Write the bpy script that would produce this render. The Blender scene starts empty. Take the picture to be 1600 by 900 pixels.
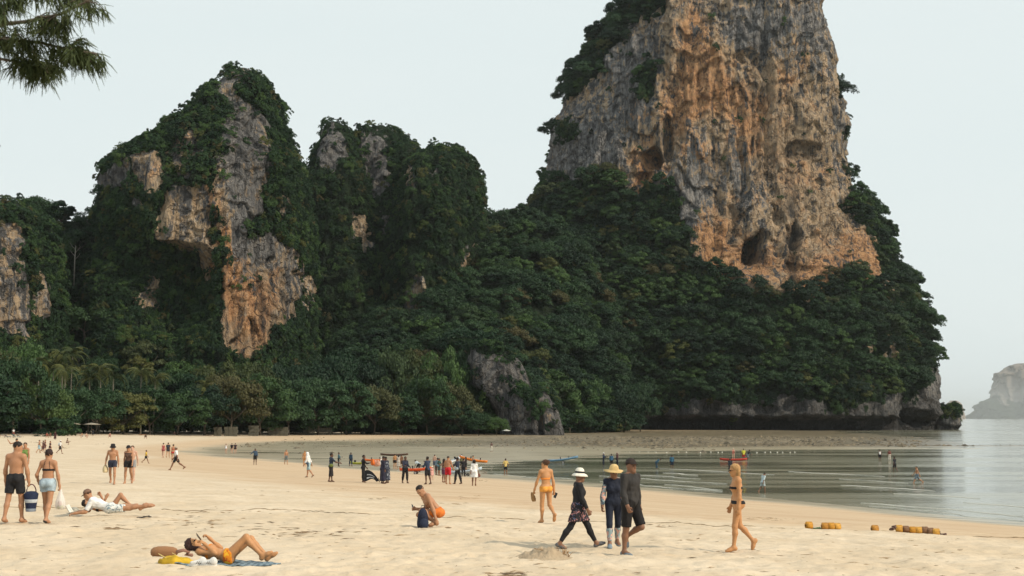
import bpy, math, random
import numpy as np
from mathutils import Vector, Matrix

S = bpy.context.scene
COL = S.collection
rng = np.random.default_rng(7)
random.seed(7)
PI = math.pi

# ------------------------------------------------------------------ camera
F = 2222.0                                   # focal length in photograph pixels (50 mm on 36 mm film)
HORIZON = 654.0
PITCH = math.atan((HORIZON - 450.0) / F)
EYE = 6.0                                    # camera height above the sea
cam_data = bpy.data.cameras.new('camera')
cam_data.sensor_width = 36.0
cam_data.lens = 36.0 * F / 1600.0
cam_data.clip_start = 0.5
cam_data.clip_end = 60000.0
cam_data.dof.use_dof = True
cam_data.dof.focus_distance = 36.0
cam_data.dof.aperture_fstop = 3.2
cam = bpy.data.objects.new('camera', cam_data)
COL.objects.link(cam)
cam.location = (0, 0, EYE)
cam.rotation_euler = (PI / 2 + PITCH, 0, 0)
S.camera = cam

# ------------------------------------------------------------------ sky, sun, exposure
SUN_DIR = Vector((0.72, -0.34, 0.60)).normalized()      # towards the sun: from the right, a little behind the camera
SUN_ELEV = math.asin(SUN_DIR.z)
SUN_AZ = math.atan2(SUN_DIR.x, SUN_DIR.y)
W = bpy.data.worlds.new('World')
S.world = W
W.use_nodes = True
wn = W.node_tree
for n in list(wn.nodes):
    wn.nodes.remove(n)
w_out = wn.nodes.new('ShaderNodeOutputWorld')
w_bg = wn.nodes.new('ShaderNodeBackground')
w_sky = wn.nodes.new('ShaderNodeTexSky')
w_sky.sky_type = 'NISHITA'
w_sky.sun_disc = False
w_sky.sun_elevation = SUN_ELEV
w_sky.sun_rotation = SUN_AZ
w_sky.dust_density = 4.0
w_sky.air_density = 1.0
w_mix = wn.nodes.new('ShaderNodeMix')
w_mix.data_type = 'RGBA'
w_mix.inputs[0].default_value = 0.93                     # a thin bright overcast veil
w_mix.inputs[7].default_value = (8.35, 9.15, 9.1, 1)
w_tc = wn.nodes.new('ShaderNodeTexCoord'); w_map = wn.nodes.new('ShaderNodeMapping'); w_map.inputs['Scale'].default_value = (1.2, 1.2, 5.0)
w_n = wn.nodes.new('ShaderNodeTexNoise'); w_n.inputs['Scale'].default_value = 1.6; w_n.inputs['Detail'].default_value = 5
w_cl = wn.nodes.new('ShaderNodeMix'); w_cl.data_type = 'RGBA'                # faint streaks in the veil
w_cl.inputs[6].default_value = (7.75, 8.75, 8.8, 1); w_cl.inputs[7].default_value = (8.85, 9.45, 9.3, 1)
wn.links.new(w_tc.outputs['Generated'], w_map.inputs[0]); wn.links.new(w_map.outputs[0], w_n.inputs['Vector']); wn.links.new(w_n.outputs['Fac'], w_cl.inputs[0])
wn.links.new(w_cl.outputs[2], w_mix.inputs[7])
wn.links.new(w_sky.outputs[0], w_mix.inputs[6])
wn.links.new(w_mix.outputs[2], w_bg.inputs[0])
w_bg.inputs[1].default_value = 0.1
wn.links.new(w_bg.outputs[0], w_out.inputs[0])

sun_data = bpy.data.lights.new('sun', 'SUN')
sun_data.energy = 3.5
sun_data.angle = math.radians(1.6)
sun_data.color = (1.0, 0.86, 0.66)
sun = bpy.data.objects.new('sun', sun_data)
COL.objects.link(sun)
sun.rotation_euler = SUN_DIR.to_track_quat('Z', 'Y').to_euler()

S.view_settings.view_transform = 'Standard'
S.view_settings.look = 'None'
S.view_settings.exposure = 0.0
S.view_settings.gamma = 1.0
S.view_settings.use_curve_mapping = False
S.cycles.use_denoising = True
S.cycles.max_bounces = 6
S.cycles.diffuse_bounces = 2
S.cycles.glossy_bounces = 3
S.cycles.transmission_bounces = 4
S.cycles.transparent_max_bounces = 8
S.cycles.volume_bounces = 0
S.cycles.caustics_reflective = False
S.cycles.caustics_refractive = False

# ------------------------------------------------------------------ numbers
CP, SP = math.cos(PITCH), math.sin(PITCH)

def at(px, py, d):
    """world point seen at photograph pixel (px, py) at distance d along +Y (arrays allowed)"""
    cx = (np.asarray(px, float) - 800.0) / F
    cy = (450.0 - np.asarray(py, float)) / F
    vy = CP - cy * SP
    vz = SP + cy * CP
    return cx / vy * d, d + 0 * cx, EYE + vz / vy * d

def project(x, y, z):
    dz = z - EYE
    depth = y * CP + dz * SP
    up = -y * SP + dz * CP
    return 800.0 + F * x / depth, 450.0 - F * up / depth

_G = np.random.default_rng(11).normal(size=(512, 3))
_G /= np.linalg.norm(_G, axis=1)[:, None]

def pnoise(p, seed=0):
    p = np.asarray(p, float)
    i = np.floor(p).astype(np.int64)
    f = p - i
    u = f * f * f * (f * (f * 6 - 15) + 10)
    res = 0.0
    for dx in (0, 1):
        wx = u[:, 0] if dx else 1 - u[:, 0]
        for dy in (0, 1):
            wy = u[:, 1] if dy else 1 - u[:, 1]
            for dz in (0, 1):
                wz = u[:, 2] if dz else 1 - u[:, 2]
                h = (i[:, 0] + dx) * 73856093 ^ (i[:, 1] + dy) * 19349663 ^ (i[:, 2] + dz) * 83492791 ^ (seed * 2654435 + 77)
                h = (h ^ (h >> 13)) * 1274126177
                h = (h ^ (h >> 16)) & 511
                g = _G[h]
                res = res + wx * wy * wz * (g[:, 0] * (f[:, 0] - dx) + g[:, 1] * (f[:, 1] - dy) + g[:, 2] * (f[:, 2] - dz))
    return res * 1.6

def fbm(p, octaves=4, seed=0, gain=0.5):
    a, s, q = 1.0, 0.0, np.asarray(p, float)
    for o in range(octaves):
        s = s + a * pnoise(q, seed + o)
        q = q * 2.03
        a *= gain
    return s

def sstep(a, b, x):
    t = np.clip((x - a) / (b - a), 0, 1)
    return t * t * (3 - 2 * t)

def inpoly(px, py, poly):
    poly = np.asarray(poly, float)
    c = np.zeros(px.shape, bool)
    j = len(poly) - 1
    for i in range(len(poly)):
        xi, yi = poly[i]
        xj, yj = poly[j]
        hit = ((yi > py) != (yj > py))
        c ^= hit & (px < (xj - xi) * (py - yi) / ((yj - yi) if yj != yi else 1e-9) + xi)
        j = i
    return c

# ------------------------------------------------------------------ meshes
def mesh(name, verts, quads=None, tris=None, smooth=False, attrs=None):
    """mesh from numpy arrays"""
    me = bpy.data.meshes.new(name)
    verts = np.asarray(verts, np.float32)
    me.vertices.add(len(verts))
    me.vertices.foreach_set('co', verts.ravel())
    loops, starts, n = [], [], 0
    if quads is not None and len(quads):
        q = np.asarray(quads, np.int32)
        loops.append(q.ravel()); starts.append(np.arange(len(q)) * 4); n = q.size
    if tris is not None and len(tris):
        t = np.asarray(tris, np.int32)
        loops.append(t.ravel()); starts.append(n + np.arange(len(t)) * 3)
    loops = np.concatenate(loops); starts = np.concatenate(starts)
    me.loops.add(len(loops))
    me.loops.foreach_set('vertex_index', loops.astype(np.int32))
    me.polygons.add(len(starts))
    me.polygons.foreach_set('loop_start', starts.astype(np.int32))
    me.polygons.foreach_set('use_smooth', np.full(len(starts), smooth, bool))
    for k, v in (attrs or {}).items():
        v = np.asarray(v, np.float32)
        if v.ndim == 2:
            me.attributes.new(k, 'FLOAT_VECTOR', 'POINT').data.foreach_set('vector', v.ravel())
        else:
            me.attributes.new(k, 'FLOAT', 'POINT').data.foreach_set('value', v)
    me.update(calc_edges=True)
    return me

class MB:
    """collects tubes, boxes and lathes into one mesh"""
    def __init__(self):
        self.v, self.q, self.t, self.n = [], [], [], 0
    def add(self, v, q=None, t=None):
        v = np.asarray(v, float).reshape(-1, 3)
        self.v.append(v)
        if q is not None and len(q): self.q.append(np.asarray(q, int) + self.n)
        if t is not None and len(t): self.t.append(np.asarray(t, int) + self.n)
        self.n += len(v)
        return self
    def tube(self, path, radii, k=8, cap=True, flat=1.0):
        path = np.asarray(path, float)
        radii = np.broadcast_to(np.asarray(radii, float), (len(path),))
        rings = []
        for i, p in enumerate(path):
            t = path[min(i + 1, len(path) - 1)] - path[max(i - 1, 0)]
            t = t / (np.linalg.norm(t) + 1e-9)
            ref = np.array([0, 0, 1.0]) if abs(t[2]) < 0.9 else np.array([1.0, 0, 0])
            s = np.cross(t, ref); s /= np.linalg.norm(s)
            u = np.cross(s, t)
            a = np.arange(k) * 2 * PI / k
            rings.append(p + radii[i] * (np.cos(a)[:, None] * s + flat * np.sin(a)[:, None] * u))
        m = len(path)
        idx = np.arange(m * k).reshape(m, k)
        q = np.stack([idx[:-1], np.roll(idx[:-1], -1, 1), np.roll(idx[1:], -1, 1), idx[1:]], -1).reshape(-1, 4)
        v = np.concatenate(rings)
        t = []
        if cap:
            v = np.concatenate([v, path[:1], path[-1:]])
            c0, c1 = m * k, m * k + 1
            for j in range(k):
                t.append((c0, idx[0, (j + 1) % k], idx[0, j]))
                t.append((c1, idx[-1, j], idx[-1, (j + 1) % k]))
        return self.add(v, q, t)
    def lathe(self, prof, k=20, center=(0, 0, 0), wob=None):
        prof = np.asarray(prof, float)
        a = np.arange(k) * 2 * PI / k
        rings = []
        for r, z in prof:
            rr = r * (1 + (wob(a, r) if wob else 0 * a))
            rings.append(np.stack([rr * np.cos(a), rr * np.sin(a), z + 0 * a], -1) + np.asarray(center))
        m = len(prof)
        idx = np.arange(m * k).reshape(m, k)
        q = np.stack([idx[:-1], np.roll(idx[:-1], -1, 1), np.roll(idx[1:], -1, 1), idx[1:]], -1).reshape(-1, 4)
        return self.add(np.concatenate(rings), q)
    def box(self, c, size, R=None, bev=0.15):
        """box with bevelled upright edges"""
        hx, hy, hz = [s / 2 for s in size]
        b = min(hx, hy) * bev
        ring = [(-hx + b, -hy), (hx - b, -hy), (hx, -hy + b), (hx, hy - b), (hx - b, hy), (-hx + b, hy), (-hx, hy - b), (-hx, -hy + b)]
        v = np.array([(x, y, z) for z in (-hz, hz) for x, y in ring] + [(0, 0, -hz), (0, 0, hz)])
        q = [(i, (i + 1) % 8, 8 + (i + 1) % 8, 8 + i) for i in range(8)]
        t = [(16, (i + 1) % 8, i) for i in range(8)] + [(17, 8 + i, 8 + (i + 1) % 8) for i in range(8)]
        if R is not None: v = v @ np.asarray(R).T
        return self.add(v + np.asarray(c), q, t)
    def mesh(self, name, smooth=True):
        return mesh(name, np.concatenate(self.v), np.concatenate(self.q) if self.q else None,
                    np.concatenate(self.t) if self.t else None, smooth)

def link(name, me, m=None, parent=None):
    if m is not None and len(me.materials) == 0:
        me.materials.append(m)
    o = bpy.data.objects.new(name, me)
    COL.objects.link(o)
    if parent is not None: o.parent = parent
    return o

def tag(o, label=None, cat=None, group=None, kind=None):
    if label: o['label'] = label
    if cat: o['category'] = cat
    if group: o['group'] = group
    if kind: o['kind'] = kind
    return o

def thing(name, label, cat, loc=(0, 0, 0), rz=0.0, group=None, scale=1.0):
    o = bpy.data.objects.new(name, None)
    COL.objects.link(o)
    o.empty_display_size = 0.3
    o.location = loc
    o.rotation_euler = (0, 0, rz)
    o.scale = (scale,) * 3
    return tag(o, label, cat, group)

def copy_tree(o, parent=None):
    c = o.copy()
    COL.objects.link(c)
    if parent is not None: c.parent = parent
    for ch in list(o.children):
        copy_tree(ch, c)
    return c

# ------------------------------------------------------------------ materials
class N:
    """small node-tree writer"""
    def __init__(self, name):
        self.m = bpy.data.materials.new(name)
        self.m.use_nodes = True
        self.t = self.m.node_tree
        for n in list(self.t.nodes): self.t.nodes.remove(n)
        self.out = self.t.nodes.new('ShaderNodeOutputMaterial')
    def n(self, typ, **kw):
        x = self.t.nodes.new('ShaderNode' + typ)
        for k, v in kw.items(): setattr(x, k, v)
        return x
    def l(self, a, b): self.t.links.new(a, b)
    def s(self, sock, v):
        if isinstance(v, bpy.types.NodeSocket): self.l(v, sock)
        elif isinstance(v, (tuple, list)) and len(v) == 3 and sock.type == 'RGBA': sock.default_value = (*v, 1)
        else: sock.default_value = v
    def pos(self): return self.n('NewGeometry').outputs['Position']
    def obj(self): return self.n('TexCoord').outputs['Object']
    def rand(self): return self.n('ObjectInfo').outputs['Random']
    def attr(self, a): return self.n('Attribute', attribute_name=a).outputs['Fac']
    def map(self, vec, scale=(1, 1, 1), loc=(0, 0, 0)):
        x = self.n('Mapping'); self.l(vec, x.inputs[0]); x.inputs['Scale'].default_value = scale; x.inputs['Location'].default_value = loc
        return x.outputs[0]
    def noise(self, vec, scale=1.0, detail=4, rough=0.55, dist=0.0):
        x = self.n('TexNoise'); self.l(vec, x.inputs['Vector'])
        x.inputs['Scale'].default_value = scale; x.inputs['Detail'].default_value = detail
        x.inputs['Roughness'].default_value = rough; x.inputs['Distortion'].default_value = dist
        return x.outputs['Fac']
    def voro(self, vec, scale=1.0, feature='F1'):
        x = self.n('TexVoronoi', feature=feature); self.l(vec, x.inputs['Vector']); x.inputs['Scale'].default_value = scale
        return x.outputs['Distance']
    def ramp(self, fac, lo, hi, a=0.0, b=1.0):
        x = self.n('MapRange', interpolation_type='SMOOTHSTEP'); self.s(x.inputs[0], fac)
        x.inputs[1].default_value = lo; x.inputs[2].default_value = hi; x.inputs[3].default_value = a; x.inputs[4].default_value = b
        return x.outputs[0]
    def math(self, op, a, b=0.0):
        x = self.n('Math', operation=op); self.s(x.inputs[0], a); self.s(x.inputs[1], b)
        return x.outputs[0]
    def mix(self, fac, a, b):
        x = self.n('Mix', data_type='RGBA'); self.s(x.inputs[0], fac); self.s(x.inputs[6], a); self.s(x.inputs[7], b)
        return x.outputs[2]
    def bump(self, h, strength=0.5, dist=0.1, normal=None):
        x = self.n('Bump'); self.s(x.inputs['Height'], h); x.inputs['Strength'].default_value = strength; x.inputs['Distance'].default_value = dist
        if normal is not None: self.l(normal, x.inputs['Normal'])
        return x.outputs[0]
    def princ(self, color, rough=0.6, normal=None, **kw):
        x = self.n('BsdfPrincipled'); self.s(x.inputs['Base Color'], color); self.s(x.inputs['Roughness'], rough)
        if normal is not None: self.l(normal, x.inputs['Normal'])
        for k, v in kw.items(): self.s(x.inputs[k.replace('_', ' ')], v)
        return x.outputs[0]
    def done(self, sh):
        self.l(sh, self.out.inputs['Surface'])
        return self.m

_mats = {}
def cloth(rgb, rough=0.8, var=0.25, scale=40.0, name='cloth'):
    """woven cloth or painted stuff: colour with slight wear"""
    key = (rgb, rough, var, scale)
    if key in _mats: return _mats[key]
    b = N(name)
    n = b.noise(b.obj(), scale, 3)
    n2 = b.noise(b.obj(), 5.0, 3)
    c = b.mix(b.ramp(n2, 0.3, 0.7), tuple(x * (1 - var) for x in rgb), tuple(min(1, x * (1 + var * 0.6)) for x in rgb))
    _mats[key] = b.done(b.princ(c, rough, b.bump(n2, 0.35, 0.03), Specular_IOR_Level=0.25))
    return _mats[key]
# ================================================================== the ground
GC = [  # photograph pixel (px, py) and distance d of points on the ground
    (0, 900, 21.5), (800, 900, 22.5), (1600, 900, 22.5), (330, 880, 23.0), (985, 867, 26.5), (905, 855, 28.0), (1150, 862, 28.8), (1500, 870, 27.5),
    (22, 817, 33.0), (160, 808, 34.0), (400, 815, 34.0), (680, 823, 34.0), (852, 818, 38.6), (1200, 826, 40), (1400, 832, 42), (1600, 840, 42),
    (0, 793, 39), (187, 757, 61), (480, 775, 58), (300, 760, 66), (600, 755, 88), (740, 757, 90), (517, 752, 92), (850, 775, 78),
    (482, 745, 95), (275, 734, 102), (397, 726, 151), (228, 724, 122), (260, 714, 164), (80, 709, 164), (0, 712, 150),
    (1600, 822, 79), (1400, 800, 91), (1200, 781, 105), (1000, 764, 121), (860, 752, 136), (760, 744, 148), (650, 738, 159), (540, 732, 171), (450, 722, 196), (380, 715, 218), (330, 707, 251),
    (0, 688, 280), (0, 680, 325), (100, 683, 300), (150, 679, 367), (300, 680, 410), (300, 690, 330), (480, 677, 500), (600, 678.5, 490), (740, 680, 490), (880, 678, 530), (420, 692, 345),
]
_gp = np.array(GC, float)
_gx, _gy, _gz = at(_gp[:, 0], _gp[:, 1], _gp[:, 2])
_extra = [  # flats, sea floor, land behind, foreground beyond the frame
    (-8, 8, 3.62), (8, 8, 3.55), (-20, -30, 3.9), (20, -30, 3.6), (60, -30, 1.5), (-60, -30, 4.2), (-60, 40, 4.2), (-90, 110, 3.2), (-110, 200, 2.6), (-150, 330, 2.6),
    (-25, 240, 0.10), (0, 230, 0.06), (-25, 200, 0.10), (-10, 185, 0.06), (-40, 300, 0.12), (0, 300, 0.16), (20, 200, -0.14), (20, 270, 0.04), (50, 150, -0.5), (70, 100, -0.7), (120, 150, -1.5), (90, 60, -0.8), (60, 230, -0.35), (140, 260, -1.0),
    (30, 330, 0.2), (70, 340, 0.2), (110, 350, -0.06), (60, 420, 0.2), (130, 430, -0.08), (160, 420, -0.4), (200, 500, -0.8), (30, 420, 0.25), (0, 480, 0.35), (90, 560, 0.15), (180, 600, -0.3), (250, 600, -1.5),
    (80, 690, 0.3), (160, 690, -0.05), (230, 700, -0.6), (40, 640, 0.4), (-40, 440, 0.5), (-100, 500, 2.0), (-200, 500, 3.0), (300, 800, -2), (-300, 300, 4), (-300, 800, 4), (0, 900, 3), (250, 300, -2), (200, 100, -2), (-10, 350, 0.12), (-60, 420, 0.7),
]
_cx = np.concatenate([_gx, [e[0] for e in _extra]]); _cy = np.concatenate([_gy, [e[1] for e in _extra]]); _cz = np.concatenate([_gz, [e[2] for e in _extra]])
def _warp(x, y): return x / 60.0, np.sign(y + 60) * np.log1p(np.abs(y + 60) / 60.0) * 2.2
def _tps(r2): return 0.5 * r2 * np.log(r2 + 1e-9)
_wx, _wy = _warp(_cx, _cy)
_n = len(_wx)
_K = _tps((_wx[:, None] - _wx) ** 2 + (_wy[:, None] - _wy) ** 2) + np.eye(_n) * 0.02
_P = np.stack([np.ones(_n), _wx, _wy], 1)
_A = np.block([[_K, _P], [_P.T, np.zeros((3, 3))]])
_sol = np.linalg.solve(_A, np.concatenate([_cz, np.zeros(3)]))

def ground_smooth(x, y):
    x = np.atleast_1d(np.asarray(x, float)); y = np.atleast_1d(np.asarray(y, float))
    out = np.empty(len(x))
    for s in range(0, len(x), 20000):
        wx, wy = _warp(x[s:s + 20000], y[s:s + 20000])
        out[s:s + 20000] = _tps((wx[:, None] - _wx) ** 2 + (wy[:, None] - _wy) ** 2) @ _sol[:_n] + _sol[_n] + _sol[_n + 1] * wx + _sol[_n + 2] * wy
    return np.clip(out, -4, 6)

def ground_z(x, y):
    z = ground_smooth(x, y)
    x = np.atleast_1d(np.asarray(x, float)); y = np.atleast_1d(np.asarray(y, float))
    p = np.stack([x, y, 0 * x], 1)
    dry = sstep(1.6, 2.6, z) * sstep(300, 60, y)
    near = sstep(90, 30, y)
    z = z + dry * (0.05 * fbm(p / 2.6, 2, 5) + near * (0.050 * pnoise(p / 0.62, 9) - 0.030 * np.abs(pnoise(p / 0.40, 15)) + 0.026 * pnoise(p / 0.24, 19)))
    flat = sstep(0.9, 0.25, z) * sstep(100, 170, y)
    z = z + flat * (0.035 + 0.08 * fbm(p / np.array([26.0, 8.0, 1]), 3, 21) + 0.09 * fbm(p / np.array([70.0, 4.5, 1]), 3, 29))
    reef = sstep(40, 60, x) * sstep(262, 300, y) * sstep(470, 420, y) * sstep(118, 88, x)
    z = z + reef * 0.22 * (0.4 + pnoise(p / np.array([14.0, 6.0, 1]), 33))
    # the thin spit of rubble that runs on to the right
    spit = np.exp(-((y - (312 + 0.02 * x)) / 5.0) ** 2) * sstep(70, 110, x)
    z = np.where(spit > 0.02, np.maximum(z, (-0.25 + 0.42 * spit + 0.1 * pnoise(p / np.array([5.0, 5.0, 1]), 35)) * spit + z * (1 - spit)), z)
    return z

def on_ground(px, py):
    """world point where the ray through a photograph pixel meets the ground or the sea"""
    d = np.concatenate([np.linspace(15, 120, 1500), np.linspace(120.1, 700, 3000)])
    x, y, z = at(px, py, d)
    g = np.maximum(ground_smooth(x, y), -0.02)
    i = int(np.argmax(z <= g))
    if z[i] > g[i]: i = len(d) - 1
    return float(x[i]), float(y[i]), float(ground_z(x[i:i + 1], y[i:i + 1])[0])

def gz(x, y): return float(ground_z([x], [y])[0])

_rows = np.concatenate([np.linspace(-40, 17, 20)[:-1], 17 * (70 / 17.0) ** np.linspace(0, 1, 420)[:-1], 70 * (1000 / 70.0) ** np.linspace(0, 1, 270)])
_u = np.linspace(-1, 1, 350)
_u = np.sign(_u) * (0.78 * np.abs(_u) + 0.22 * np.abs(_u) ** 6)
_hw = np.where(_rows < 17, 60, 0.52 * _rows + 4.0)
_hw = np.where(_rows < 17, 30, _hw)
_gxx = _u[None, :] * _hw[:, None]
_gxx = _gxx + np.sign(_u)[None, :] * (np.abs(_u)[None, :] > 0.985) * 400       # outer skirt
_gyy = np.repeat(_rows[:, None], len(_u), 1)
_gzz = ground_z(_gxx.ravel(), _gyy.ravel())
# footprints trodden into the dry sand
_rf = np.random.default_rng(77)
_G2 = _gzz.reshape(_gxx.shape)
_prints = []
for _k in range(240):
    _y = 21.0 * (60 / 21.0) ** _rf.random(); _x = _rf.uniform(-0.5, 0.5) * _y; _a = _rf.normal() * 0.7 + (PI if _rf.random() < 0.5 else 0)
    for _j in range(int(_rf.integers(5, 14))):
        _sd = 0.09 * (-1) ** _j
        _prints.append((_x - math.sin(_a) * _sd, _y + math.cos(_a) * _sd, _a + _rf.normal() * 0.1)); _x += math.cos(_a) * 0.62; _y += math.sin(_a) * 0.62; _a += _rf.normal() * 0.06
for _x, _y, _a in _prints:
    _i0, _i1 = np.searchsorted(_rows, [_y - 0.35, _y + 0.35]); _c = int(np.searchsorted(_u, np.clip(_x / (0.52 * _y + 4.0) / 0.78, -0.97, 0.97)))
    _sl = (slice(_i0, _i1), slice(max(0, _c - 12), _c + 12))
    _dx = _gxx[_sl] - _x; _dy = _gyy[_sl] - _y
    _lx = (_dx * math.cos(_a) + _dy * math.sin(_a)) / 0.155; _ly = (-_dx * math.sin(_a) + _dy * math.cos(_a)) / 0.085
    _r2 = _lx ** 2 + _ly ** 2
    _G2[_sl] += (-0.042 * np.exp(-_r2 ** 2) + 0.020 * np.exp(-((np.sqrt(_r2) - 1.55) / 0.35) ** 2)) * (_rf.uniform(0.6, 1.1))
_gzz = _G2.ravel()
_V = np.stack([_gxx.ravel(), _gyy.ravel(), _gzz], 1)
_idx = np.arange(len(_rows) * len(_u)).reshape(len(_rows), len(_u))
_Q = np.stack([_idx[:-1, :-1], _idx[:-1, 1:], _idx[1:, 1:], _idx[1:, :-1]], -1).reshape(-1, 4)
_gs = ground_smooth(_V[:, 0], _V[:, 1])
_p3 = np.stack([_V[:, 0], _V[:, 1], 0 * _gs], 1)
_left_dry = sstep(-25, -55, _V[:, 0]) * sstep(120, 170, _V[:, 1])
_dry_at = 2.75 - 0.006 * np.clip(_V[:, 1] - 60, 0, 150) - 1.0 * _left_dry
_damp = sstep(_dry_at + 0.12, _dry_at - 0.25, _gs + 0.12 * fbm(_p3 / np.array([9.0, 4.0, 1]), 2, 41))
_wet = sstep(0.42, 0.12, _gs + 0.10 * fbm(_p3 / np.array([22.0, 6.0, 1]), 3, 43))
_reefm = np.clip(sstep(-60, 20, _V[:, 0]) * sstep(285, 312, _V[:, 1]) * sstep(760, 640, _V[:, 1]) + 0.9 * np.exp(-((_V[:, 1] - 312 - 0.02 * _V[:, 0]) / 9.0) ** 2) * sstep(30, 90, _V[:, 0]), 0, 1)
_weedm = sstep(-70, -40, _V[:, 0]) * sstep(40, 0, _V[:, 0]) * np.exp(-((_V[:, 1] - 335) / 45.0) ** 2)
ground_me = mesh('beach_ground', _V, _Q, None, True, {'damp': _damp, 'wet': _wet, 'reef': _reefm, 'weed': _weedm})

b = N('sand')
p = b.pos()
n1 = b.noise(p, 0.35, 5)
n2 = b.noise(p, 3.0, 4)
n3 = b.noise(p, 22.0, 3)
damp, wet, reef, weed = b.attr('damp'), b.attr('wet'), b.attr('reef'), b.attr('weed')
streak = b.noise(b.map(p, (0.12, 0.9, 1)), 1.0, 4, 0.6)
dry_c = b.mix(b.ramp(n1, 0.35, 0.7), (0.55, 0.443, 0.315), (0.63, 0.523, 0.392))
dry_c = b.mix(b.ramp(n2, 0.45, 0.75, 0, 0.4), dry_c, (0.45, 0.34, 0.225))
dry_c = b.mix(b.ramp(b.noise(b.map(p, (1.0, 3.0, 1)), 1.1, 5, 0.7), 0.60, 0.72, 0, 0.5), dry_c, (0.36, 0.25, 0.155))
damp_c = b.mix(b.ramp(streak, 0.35, 0.65), (0.46, 0.325, 0.205), (0.55, 0.42, 0.28))
streak2 = b.noise(b.map(p, (0.035, 0.45, 1), (5, 2, 0)), 1.0, 5, 0.65)
wet_c = b.mix(b.ramp(streak, 0.4, 0.62), (0.27, 0.23, 0.155), (0.42, 0.37, 0.265))
wet_c = b.mix(b.ramp(streak2, 0.56, 0.64, 0, 0.85), wet_c, (0.075, 0.07, 0.045))
wet_c = b.mix(b.ramp(streak2, 0.42, 0.36, 0, 0.6), wet_c, (0.50, 0.46, 0.37))
c = b.mix(damp, dry_c, damp_c)
c = b.mix(wet, c, wet_c)
weed_n = b.ramp(b.noise(b.map(p, (0.15, 0.3, 1)), 1.0, 6, 0.7), 0.42, 0.6)
c = b.mix(b.math('MULTIPLY', weed, weed_n), c, (0.13, 0.12, 0.07))
reef_n = b.ramp(b.noise(b.map(p, (0.5, 0.25, 1)), 1.0, 6, 0.75), 0.40, 0.62)
reef_c = b.mix(reef_n, (0.085, 0.07, 0.043), (0.25, 0.20, 0.13))
c = b.mix(reef, c, reef_c)
foot = b.voro(b.map(p, (1, 1.3, 0.2)), 3.4, 'SMOOTH_F1')
h = b.math('ADD', b.math('MULTIPLY', n2, 0.5), b.math('ADD', b.math('MULTIPLY', foot, 0.35), b.math('MULTIPLY', n3, 0.10)))
bs = b.n('Bump'); b.l(h, bs.inputs['Height']); bs.inputs['Distance'].default_value = 0.10
b.l(b.ramp(damp, 0, 1, 1.0, 0.15), bs.inputs['Strength'])
sand_mat = b.done(b.princ(c, b.math('ADD', b.math('MULTIPLY', wet, -0.62), 0.92), bs.outputs[0], Specular_IOR_Level=0.3))
tag(link('beach', ground_me, sand_mat), 'pale sandy beach sloping down to wet tidal flats', None, None, 'structure')

# ------------------------------------------------------------------ the sea
_yr = np.concatenate([np.linspace(20, 60, 5), 60 * (40000 / 60.0) ** np.linspace(0, 1, 120)[1:]])
_us = np.linspace(-1, 1, 60)
_sx = (_us[None, :] * (400 + 0.9 * _yr[:, None])); _sy = np.repeat(_yr[:, None], 60, 1)
_si = np.arange(len(_yr) * 60).reshape(len(_yr), 60)
_SQ = np.stack([_si[:-1, :-1], _si[:-1, 1:], _si[1:, 1:], _si[1:, :-1]], -1).reshape(-1, 4)
_sv = np.stack([_sx.ravel(), _sy.ravel(), 0 * _sx.ravel()], 1)
b = N('sea_water')
p = b.pos()
w1 = b.noise(b.map(p, (0.16, 0.50, 1)), 1.0, 3, 0.55, 0.8)
w2 = b.noise(b.map(p, (0.9, 1.9, 1)), 1.0, 3, 0.6, 0.5)
w3 = b.noise(b.map(p, (0.012, 0.075, 1)), 1.0, 4, 0.55, 1.2)
hh = b.math('ADD', b.math('MULTIPLY', w1, 0.55), b.math('MULTIPLY', w2, 0.25))
wc = b.mix(b.ramp(w3, 0.35, 0.65), (0.15, 0.15, 0.105), (0.24, 0.235, 0.175))
water_mat = b.done(b.princ(wc, b.ramp(w3, 0.42, 0.62, 0.05, 0.20), b.bump(hh, 1.0, 0.13), IOR=1.36))
tag(link('sea', mesh('sea', _sv, _SQ, None, True), water_mat), 'calm shallow olive grey sea running out to the horizon', None, None, 'structure')

# ------------------------------------------------------------------ sea haze
HAZE_DENSITY = 3.0e-5
hb = MB()
x0, x1, y0, y1, z0, z1 = -42000, 42000, -300, 41000, -6, 420
hb.add([(x, y, z) for z in (z0, z1) for y in (y0, y1) for x in (x0, x1)], [(0, 2, 3, 1), (4, 5, 7, 6), (0, 1, 5, 4), (2, 6, 7, 3), (0, 4, 6, 2), (1, 3, 7, 5)])
b = N('haze')
v = b.n('VolumePrincipled')
v.inputs['Color'].default_value = (0.93, 0.97, 0.98, 1)
v.inputs['Density'].default_value = HAZE_DENSITY
v.inputs['Anisotropy'].default_value = 0.2
b.l(v.outputs[0], b.out.inputs['Volume'])
tag(link('haze', hb.mesh('haze', False), b.m), 'thin pale sea haze', None, None, 'stuff')
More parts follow.
